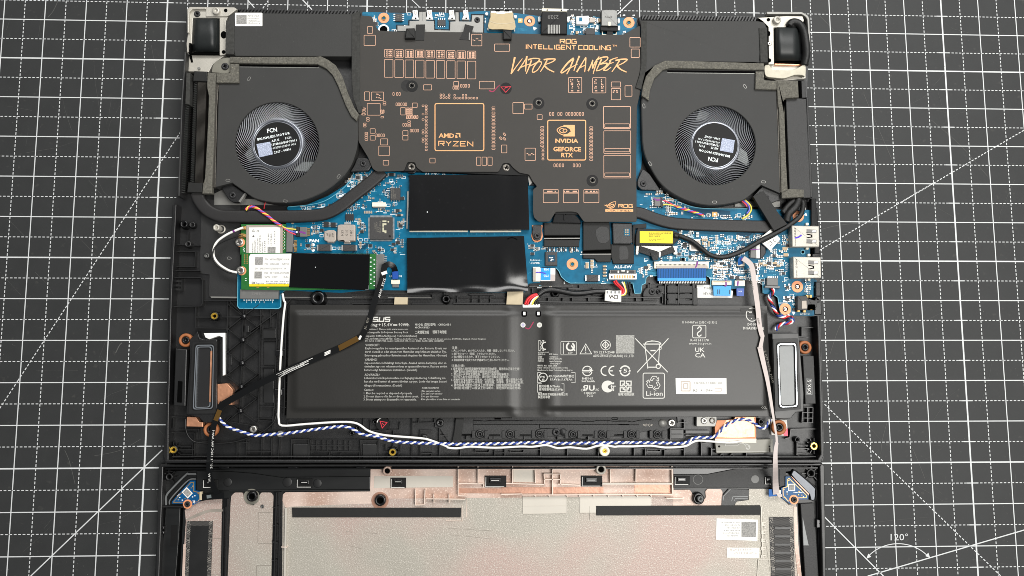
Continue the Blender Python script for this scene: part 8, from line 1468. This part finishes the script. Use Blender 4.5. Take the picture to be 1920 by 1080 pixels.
for f, x, y in ((cU, 105, 675), (cV, 1305, 620)): part('edge_hook', 'plastic_gloss', cv, lambda m: (m.prism(rounded(f([(x-32, y-38), (x+25, y-32), (x+22, y-8), (x-5, y), (x+22, y+12), (x+25, y+34), (x-32, y+38)]), 1), 2.6, 6.6, 0, .4)))
# foil areas
part('foil_panel', 'foil', cv, lambda m: m.prism([(529, 1080), (530, 936), (537, 923.5), (694, 921), (700, 915), (860, 928), (873, 934), (1282, 928), (1290, 950), (1446, 945), (1452, 1080), (1466, 1500), (512, 1500)], 2.6, 3.3), 'speckled silver foil lining')
part('foil_panel', 'foil_pink', cv, lambda m: m.prism(rounded([(695, 876), (1262, 873), (1263, 931), (700, 935), (694, 922)], 3), 2.6, 3.36), 'pink copper foil band')
part('foil_panel', 'foil_pink', cv, lambda m: m.prism([cU(1172, 420), cU(1176, 362), cU(1200, 342), (694, 922), (714, 922), (700, 944), (640, 946), cU(1240, 470), cU(1200, 480)], 2.6, 3.34), 'pink edge of the foil lining'); part('foil_panel', 'foil', cv, lambda m: m.prism(cU([(312, 500), (400, 435), (560, 400), (640, 392), (628, 1085), (580, 3000), (170, 3000), (288, 1085), (322, 600)]), 2.6, 3.3), 'silver foil strip with grille'); part('foil_panel', 'foil', cv, lambda m: m.prism(rounded(cU([(716, 430), (722, 375), (752, 345), (820, 345), (850, 440), (920, 460), (965, 380), (985, 345), (1070, 345), (1092, 375), (1085, 600), (1073, 1085), (1050, 3000), (590, 3000), (690, 1085)]), 2), 2.6, 3.3), 'silver foil strip beside the grille')
part('foil_panel', 'foil', cv, lambda m: m.prism([cLd(240, 660), cLd(600, 655), cLd(790, 790), cLd(880, 860), cLd(960, 945), cLd(1100, 935), cLd(1120, 1080), cV(1110, 800), cV(1142, 1085), cV(1240, 3000), cV(870, 3000), cV(870, 1085), cV(780, 460), cLd(-20, 960), cLd(0, 890), cLd(235, 860)], 2.6, 3.5), 'speckled foil beside the other grille'); part('foil_edge', 'foil_pink', cv, lambda m: m.prism(cV([(1074, 470), (1100, 470), (1112, 800), (1140, 1085), (1108, 1085), (1078, 800)]), 3.4, 3.8)); part('foil_edge', 'foil_pink', cv, lambda m: m.prism(cU([(300, 800), (325, 800), (316, 1085), (288, 1085)]), 3.3, 3.7))
part('foil_panel', 'foil_pink', cv, lambda m: (m.prism(rounded(cT([(490, 762), (640, 760), (660, 790), (675, 870), (745, 880), (785, 830), (780, 775), (800, 752), (920, 755), (935, 780), (925, 905), (490, 905)]), 1.5), 2.6, 3.45),), 'pink foil around the black socket')
part('dark_recess', 'plastic', cv, lambda m: m.prism(cV([(440, 380), (500, 315), (680, 320), (670, 412), (580, 415), (545, 460), (435, 460)]), 3.2, 3.7)); part('recess_line', 'membrane_grey', cv, lambda m: (m.line(cV([(450, 415), (455, 375), (515, 315)]), 1, 3.8), m.line(cV([(525, 420), (535, 382), (670, 380)]), 1, 3.8), m.line(cV([(548, 420), (556, 398), (670, 396)]), .8, 3.8)))
# grilles
def grille(name, pts, nx, ny, lab):
    o = part('grille', 'mesh_grille', cv, lambda m: m.prism(pts, 3.3, 3.9), lab)
    def holes(m):
        (a, b), (c, d), (e, f), (g_, h) = pts
        for j in range(ny):
            for i in range(nx):
                u = (i+.5+(.5 if j % 2 else 0))/(nx+.5); v = (j+.5)/ny
                x = (a*(1-u)+c*u)*(1-v)+(g_*(1-u)+e*u)*v; y = (b*(1-u)+d*u)*(1-v)+(h*(1-u)+f*u)*v
                m.sheet(disc(x, y, .78, 5), 3.96)
    part('grille_hole', 'black', o, holes, kind='stuff')
    def border(m):
        (a, b), (c, d), (e, f), (g_, h) = pts
        for j in range(int(ny*1.0)):
            for i in (0, 1, 2, nx-3, nx-2, nx-1):
                u = (i+.5+(.5 if j % 2 else 0))/(nx+.5); v = (j+.2)/ny
                if rnd.random() < .75: m.sheet(disc((a*(1-u)+c*u)*(1-v)+(g_*(1-u)+e*u)*v, (b*(1-u)+d*u)*(1-v)+(h*(1-u)+f*u)*v, .55, 5), 4.0)
    part('grille_dot', 'foil_smooth', o, border, kind='stuff')
grille('g', cU([(330, 598), (558, 598), (540, 1110), (312, 1110)]), 21, 52, 'dark perforated speaker grille'); grille('g', cV([(855, 560), (1068, 560), (1082, 1110), (876, 1110)]), 20, 56, 'dark perforated speaker grille')
part('grille_bar', 'plastic_rib', cv, lambda m: [m.prism(cV([(905+k*1.3, 650+k*72), (1040+k*1.3, 650+k*72), (1040+k*1.3, 668+k*72), (905+k*1.3, 668+k*72)]), 4, 4.1) for k in range(6)]); part('grille_bar', 'plastic_rib', cv, lambda m: m.prism(cU([(362, 640), (525, 640), (505, 1085), (345, 1085)]), 4, 4.06), 'darker centre of the grille')
# black foam tapes and stickers
part('tape_strip', 'tape_black', cv, lambda m: m.prism([(547.5, 952), (865, 952.5), (864, 970), (548, 970)], 3.3, 4.0, 0, .1), 'black felt strip'); part('tape_strip', 'tape_black', cv, lambda m: m.prism([(1118, 949), (1425.5, 947.5), (1425.5, 965.5), (1118.5, 966.5)], 3.4, 4.0, 0, .1), 'black felt strip')
stc = part('sticker', 'label_white', cv, lambda m: m.prism(cV([(392, 573), (756, 584), (752, 770), (388, 760)]), 3.3, 3.7), 'white sticker with upside down print'); part('code_patch', 'label_code', stc, lambda m: m.sheet(cV([(612, 602), (741, 602), (739, 738), (612, 736)]), 3.76)); lettering('sticker_print', 'ink_grey', stc, 3.76, [('M3N DL WS19022 AD', *cV(598, 604), 2.6, 36, 180), ('A2 ASSY-BOT CASE', *cV(598, 626), 2.6, 28, 180), ('C1 MIC 020', *cV(598, 650), 2.6, 25, 180), ('BOM: ABL MA X1', *cV(598, 674), 2.6, 32, 180), ('13NR0DB0AP0301-K', *cV(598, 696), 2.6, 33, 180), ('G614JV-1D', *cV(582, 720), 2.8, 21, 180)])
stc = part('sticker', 'clear_tape' if False else 'label_white', cv, lambda m: m.prism(cV([(485, 830), (770, 832), (768, 920), (483, 918)]), 3.3, 3.6), 'plain sticker with faint print'); lettering('sticker_print', 'inductor', stc, 3.66, [('-0123 1507 B', *cV(705, 838), 4, 42, 180), ('H..20 R3-T3GP', *cV(750, 870), 4, 44, 180)])
# ribs of the copper band
cr = Each()
def crb(f, *pts, w_=1.3, z1=6.0, mi=0):
    p = [f(*q) for q in pts]
    for a, b in zip(p, p[1:]): cr.bar(a, b, w_, 3.3, z1, mi)
crb(cU2, (1075, 62), (1075, 335)); crb(cU2, (1258, 62), (1258, 235)); crb(cU2, (1075, 85), (1570, 90)); crb(cU2, (1075, 228), (1310, 232), (1310, 265)); crb(cU2, (1075, 340), (1160, 345)); crb(cU2, (680, 285), (682, 428), (765, 425), (770, 285)); crb(cU2, (850, 330), (853, 410)); crb(cU2, (990, 330), (992, 410)); crb(cU2, (780, 370), (1140, 374)); crb(cU2, (1155, 370), (1152, 540), w_=.8, z1=3.7); crb(cU2, (1110, 430), (1112, 575), (960, 572), w_=.9, z1=3.7); crb(cU2, (1080, 268), (1570, 322), w_=.1, z1=3.4)
crb(cV2, (103, 55), (103, 225)); crb(cV2, (108, 98), (310, 98), (314, 225)); crb(cV2, (45, 228), (400, 238)); crb(cV2, (470, 100), (470, 330)); crb(cV2, (470, 98), (860, 98)); crb(cV2, (392, 140), (545, 142), (545, 235), (520, 235)); crb(cV2, (392, 140), (400, 240)); crb(cV2, (395, 190), (545, 192)); crb(cV2, (1003, 98), (1006, 222)); crb(cV2, (1240, 92), (1238, 215)); crb(cV2, (1240, 92), (1570, 98)); crb(cV2, (1570, 55), (1578, 325), w_=1.8); crb(cV2, (930, 232), (1575, 232), w_=2.6, mi=1); crb(cV2, (0, 330), (190, 325)); crb(cV2, (190, 335), (720, 332)); crb(cV2, (540, 235), (725, 245)); crb(cV2, (720, 330), (1575, 330)); crb(cV2, (1520, 365), (1680, 368)); crb(cV2, (198, 340), (198, 508), (600, 500), (600, 345), w_=.9, z1=3.75, mi=1); crb(cV2, (198, 436), (600, 432), w_=.6, z1=3.7, mi=1); crb(cV2, (720, 345), (722, 498), (870, 496), w_=.8, z1=3.75, mi=1); crb(cV2, (812, 440), (818, 568), (965, 566), w_=.9, z1=3.75, mi=1); crb(cV2, (1380, 345), (1380, 430), w_=.7, z1=3.7, mi=1)
for x in (310, 440, 605, 720, 850, 985, 1118, 1250, 1378): cr.prism(cV2([(x-10, 334), (x+10, 334), (x+2, 356)]), 3.3, 5, 0)
cr.bar(cU(1203, 482), cU(1192, 1090), 3.2, 3.3, 5.2, 1); cr.bar(cU(1160, 825), cU(1212, 828), 1.2, 3.3, 5.6, 0)
for y in range(620, 930, 72): cr.prism(cV([(785, y-14), (825, y-14), (825, y-6), (805, y-4), (805, y+8), (822, y+10), (822, y+18), (785, y+18)]), 3.4, 4, 1)
cr.bar(cV(786, 470), cV(800, 930), 1.6, 3.4, 4.2, 1); cr.bar(cV(758, 935), cV(868, 932), 1, 3.4, 3.9, 1); cr.bar(cV(760, 935), cV(752, 1085), 1, 3.4, 3.9, 1)
cr.build_each('foil_rib', ['rib_pale', 'foil_smooth'], cv)
trough = Each(); trough.prism(cU2([(1080, 272), (1470, 275), (1470, 320), (1080, 318)]), 3.3, 3.5, 0); trough.prism(cV2([(0, 262), (465, 262), (465, 318), (0, 320)]), 3.3, 3.5, 0); trough.prism(cV2([(478, 262), (940, 262), (940, 318), (478, 322)]), 3.3, 3.5, 0); trough.prism(cV2([(1225, 240), (1568, 240), (1568, 322), (1225, 322)]), 3.3, 3.55, 0)
trough.build_each('copper_trough', 'foil_copper', cv)
each('foil_patch', 'foil_smooth', cv, lambda m: (m.prism(cV2([(200, 350), (600, 345), (598, 498), (200, 505)]), 3.3, 3.55), m.prism(cV2([(725, 345), (1380, 345), (1380, 432), (875, 434), (870, 494), (724, 496)]), 3.3, 3.55), m.prism(cU2([(305, 160), (830, 158), (1030, 160), (1030, 262), (300, 270)]), 3.3, 3.55), m.prism(cV2([(110, 100), (305, 102), (308, 215), (110, 215)]), 3.3, 3.6)), 'smooth pale foil patch')
part('foil_crease', 'foil_grey', cv, lambda m: [m.line(cU2(p), w_, 3.4) for p, w_ in (([(40, 668), (100, 678)], .6), ([(60, 795), (130, 815), (190, 832)], .6), ([(230, 680), (330, 690)], .5), ([(980, 640), (1400, 665)], .5), ([(1000, 700), (1400, 740)], .4))]+[m.line(cU(p), .8, 3.4, 0) for p in ([(960, 522), (955, 792), (1078, 792)], [(960, 522), (1088, 520)], [(945, 990), (942, 1085)], [(945, 990), (1072, 988)], [(555, 752), (632, 750)], [(545, 1068), (625, 1070)])], kind='stuff')
part('foil_stain', 'foil_grey', cv, lambda m: m.prism(spline(cU([(320, 585), (400, 540), (520, 495), (640, 492), (636, 515), (520, 520), (420, 560), (330, 590)]), 3), 3.3, 3.38), 'dark smear on the foil')
# channels between the foil strips
each('channel', 'plastic_gloss', cv, lambda m: (m.prism(cU([(645, 400), (715, 395), (690, 1085), (590, 3000), (580, 3000), (628, 1085)]), 2.6, 3.0), m.prism(cU([(1096, 340), (1168, 340), (1155, 1085), (1110, 3000), (1055, 3000), (1076, 1085)]), 2.6, 3.0))); part('channel_rib', 'plastic_rib', cv, lambda m: (m.bar(cU(655, 480), cU(640, 1090), 2, 3, 5.4), m.bar(cU(690, 400), cU(668, 1090), 2, 3, 5), m.bar(cU(1120, 345), cU(1098, 1090), 2.4, 3, 5.4), m.bar(cU(1150, 340), cU(1138, 1090), 2, 3, 5), m.bar(cU(1085, 480), cU(1140, 470), 1.6, 3, 5), m.bar(cU(1085, 640), cU(1130, 628), 1.6, 3, 5), m.bar(cU(1082, 780), cU(1130, 790), 3, 3, 5), m.bar(cU(1078, 945), cU(1125, 938), 1.6, 3, 5), m.bar(cU(120, 468), cU(300, 470), 3, 3, 5.4), m.bar(cU(700, 330), cU(1940, 325), 1.6, 3, 4.2)))
# bosses and sockets in the cover
def cboss(px, py, r, mats, ring=None, z=6.2, label=None):
    o = part('screw_boss', mats, cv, lambda m: m.lathe(px, py, [(r*1.1, 2.6), (r, z-.4), (r*.93, z), (r*.6, z), (r*.55, z-2.4)], 24), label); part('boss_hole', 'void', o, lambda m: m.prism(disc(px, py, r*.6, 20), 2.7, 3.75))
    if ring: part('boss_ring', ring, o, lambda m: m.prism(disc(px, py, r*1.55, 30), 3.3, 3.62))
    return o
cboss(*cU(900, 382), 9.6, 'plastic_gloss', 'clear_tape'); cboss(*cR(1240, 952), 10.4, 'plastic_gloss', 'foil_copper', label='black boss in a copper ring'); cboss(*cT(722, 842), 10.5, 'plastic_gloss'); part('boss_peg', 'membrane_grey', cv, lambda m: m.lathe(*cT(738, 845), [(5.4, 3), (5.2, 6.8), (4.4, 7), (3.2, 7), (2.8, 5), (.01, 5)], 20))
cboss(*cR(1312, 657), 8.6, 'foil_pink', None, 6.8, 'copper coloured ring boss'); cboss(*cS(1638, 642), 9.6, 'foil_smooth', None, 7, 'pale ring boss'); each('boss_hole', 'void', cv, lambda m: (m.prism(disc(*cR(1312, 655), 4.8, 18), 6.5, 6.85), m.prism(disc(*cS(1640, 640), 4.8, 18), 6.7, 7.05)))
part('small_screw_hole', 'steel', cv, lambda m: m.lathe(*cU(993, 468), [(3.4, 3.3), (3.2, 4), (1.8, 4), (1.5, 3.4), (.01, 3.4)], 14))
for f, x, y, R0 in ((cU, 172, 208, 7), (cLd, 1385, 370, 8.4)):
    a = f(x, y); cboss(a[0], a[1], R0, 'plastic_rib', None, 6); part('boss_spoke', 'plastic_rib', cv, lambda m: [m.bar((a[0]+R0*math.cos(t), a[1]+R0*math.sin(t)), (a[0]+R0*2.1*math.cos(t), a[1]+R0*2.1*math.sin(t)), 1.1, 2.8, 5.2) for t in [math.radians(k) for k in (0, 48, -42, -90, 180, 225, 135)]])
for f, q in ((cR, (405, 735, 565, 822)), (cR, (1345, 725, 1500, 825)), (cS, (475, 705, 690, 820)), (cS, (1440, 705, 1650, 812)), (cT, (502, 637, 640, 716)), (cT, (1318, 640, 1378, 712)), (cU, (470, 230, 605, 305))):
    o = part('latch_pocket', 'black', cv, lambda m: m.prism(rrc(f, *q), 3.3, 4.3, 0, .2)); x0, y0, x1, y1 = q; w_, h_ = x1-x0, y1-y0
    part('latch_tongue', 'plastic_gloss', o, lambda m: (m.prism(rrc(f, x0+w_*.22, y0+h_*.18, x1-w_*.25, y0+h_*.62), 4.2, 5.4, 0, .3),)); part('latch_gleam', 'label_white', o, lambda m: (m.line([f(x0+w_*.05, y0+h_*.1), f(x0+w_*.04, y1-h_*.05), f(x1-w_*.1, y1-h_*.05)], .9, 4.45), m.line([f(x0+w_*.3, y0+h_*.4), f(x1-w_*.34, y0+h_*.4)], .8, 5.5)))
# light boards
def led(label, f, outline, edge, patch, scr_, letter=None):
    t = thing('light_board', label, 'circuit board', *scr_, 4)
    part('circuit_board', 'pcb_led', t, lambda m: m.prism(f(outline), 3.6, 4.7)); part('gold_edge', 'gold', t, lambda m: m.line(f(edge), 1.3, 4.76, 0, True))
    o = part('sticker', 'label_white', t, lambda m: m.prism(f(patch), 4.7, 4.9)); cx = sum(p[0] for p in f(patch))/4; cy = sum(p[1] for p in f(patch))/4
    part('code_patch', 'label_code', o, lambda m: m.sheet([(cx+(x-cx)*.78, cy+(y-cy)*.78) for x, y in f(patch)], 4.95))
    r = part('screw_ring', 'copper_ring', t, lambda m: m.lathe(*scr_, [(8.6, 4.4), (8.6, 4.95), (.01, 4.95)], 24, 0, False)); screw(r, *scr_, 5, 5.6, 'black')
    return t
l1 = led('triangular blue light board with the white letter R on its corner', cU, [(198, 442), (200, 424), (362, 240), (402, 240), (402, 328), (442, 332), (460, 345), (456, 405), (432, 432), (385, 455), (290, 442)], [(214, 432), (216, 424), (366, 256), (390, 256), (390, 334), (436, 345), (444, 400), (425, 428), (280, 430)], [(285, 342), (328, 298), (382, 352), (338, 398)], cU(336, 447))
lettering('board_lettering', 'silk', l1, 4.85, [('R', *cU(402, 412), 6, 4.6, 180), ('mm', *cU(250, 380), 3, 6, -45)]); part('board_component', ['cap_tan', 'silk', 'gold'], l1, lambda m: [m.box(*cU(x, y), *cU(x+10, y+8), 4.7, 5, k % 3) for k, (x, y) in enumerate(((250, 405), (262, 385), (365, 300), (378, 285), (395, 370), (425, 350), (428, 410), (285, 408), (310, 395), (352, 345), (375, 380)))], kind='stuff')
l2 = led('triangular blue light board beside the pink ribbon end and bright reflector', cLd, [(912, 425), (990, 425), (1335, 765), (1330, 845), (1185, 850), (1140, 870), (1070, 940), (1010, 940), (848, 828), (832, 640), (912, 612)], [(950, 600), (952, 480), (975, 458), (1300, 775), (1295, 815), (1150, 820), (960, 880), (905, 815), (870, 800), (865, 640), (950, 612)], [(962, 562), (1090, 560), (1088, 694), (962, 694)], cLd(1066, 852))
part('board_component', ['gold', 'silk', 'cap_tan'], l2, lambda m: [m.box(*cLd(x, y), *cLd(x+22, y+20), 4.7, 5, k % 3) for k, (x, y) in enumerate(((870, 655), (930, 700), (875, 785), (1140, 750), (1180, 650), (1200, 760), (960, 490), (1230, 790), (930, 740), (1150, 690)))]+[m.box(*cLd(1060+k*24, 714), *cLd(1076+k*24, 728), 4.7, 4.85, 1) for k in range(8)], kind='stuff')
part('ribbon_plug', 'ivory', l2, lambda m: m.prism(cLd([(795, 680), (830, 680), (832, 795), (790, 790)]), 4, 6.4, 0, .2)); part('ribbon_plug', 'tape_beige', l1, lambda m: m.prism(cU([(440, 340), (460, 340), (462, 412), (440, 412)]), 4, 6.2, 0, .2))
part('reflector', 'reflector', cv, lambda m: m.prism(spline(cLd([(1010, 395), (1050, 312), (1110, 322), (1440, 610), (1468, 690), (1455, 860), (1372, 862), (1350, 760), (1180, 590), (1010, 395)]), 2)[:-1], 3, 5.6, 0, .6), 'bright reflective light guide'); part('reflector_edge', 'black', cv, lambda m: m.line(spline(cLd([(1110, 318), (1300, 480), (1448, 610), (1478, 690), (1470, 870)]), 4), 1.2, 5.9)); part('reflector_fold', 'foil_copper', cv, lambda m: m.prism(cLd([(1000, 410), (1040, 440), (1200, 600), (1345, 745), (1340, 775), (1160, 590)]), 5.5, 5.8))
part('reflector', 'membrane_grey', cv, lambda m: (m.line(spline(cU([(148, 455), (150, 375), (200, 310), (320, 190), (345, 182), (412, 182)]), 4), 3.2, 4.6), m.line(spline(cU([(178, 450), (182, 410), (250, 330), (345, 236), (410, 226)]), 4), 2.2, 4.4)), 'pale light guide edge')
flush_text()
cm['kind'] = 'structure'
GROUPS = {'hinge': 'hinges at the rear corners of the laptop', 'heat_sink': 'heat sinks around the fans', 'cooling_fan': 'cooling fans of the laptop', 'heat_pipe': 'flat heat pipes', 'memory_cover': 'black films over the memory', 'speaker': 'speaker modules at the sides', 'ribbon_cable': 'flat ribbon cables', 'ribbon_tab': 'short ribbon ends', 'antenna_wire': 'antenna wires', 'speaker_wire': 'twisted speaker wires', 'fan_cable': 'fan cables', 'light_board': 'light boards in the cover corners'}
for o in list(sc.objects):
    if o.parent is None and 'category' in o and o.name.split('.')[0] in GROUPS: o['group'] = GROUPS[o.name.split('.')[0]]
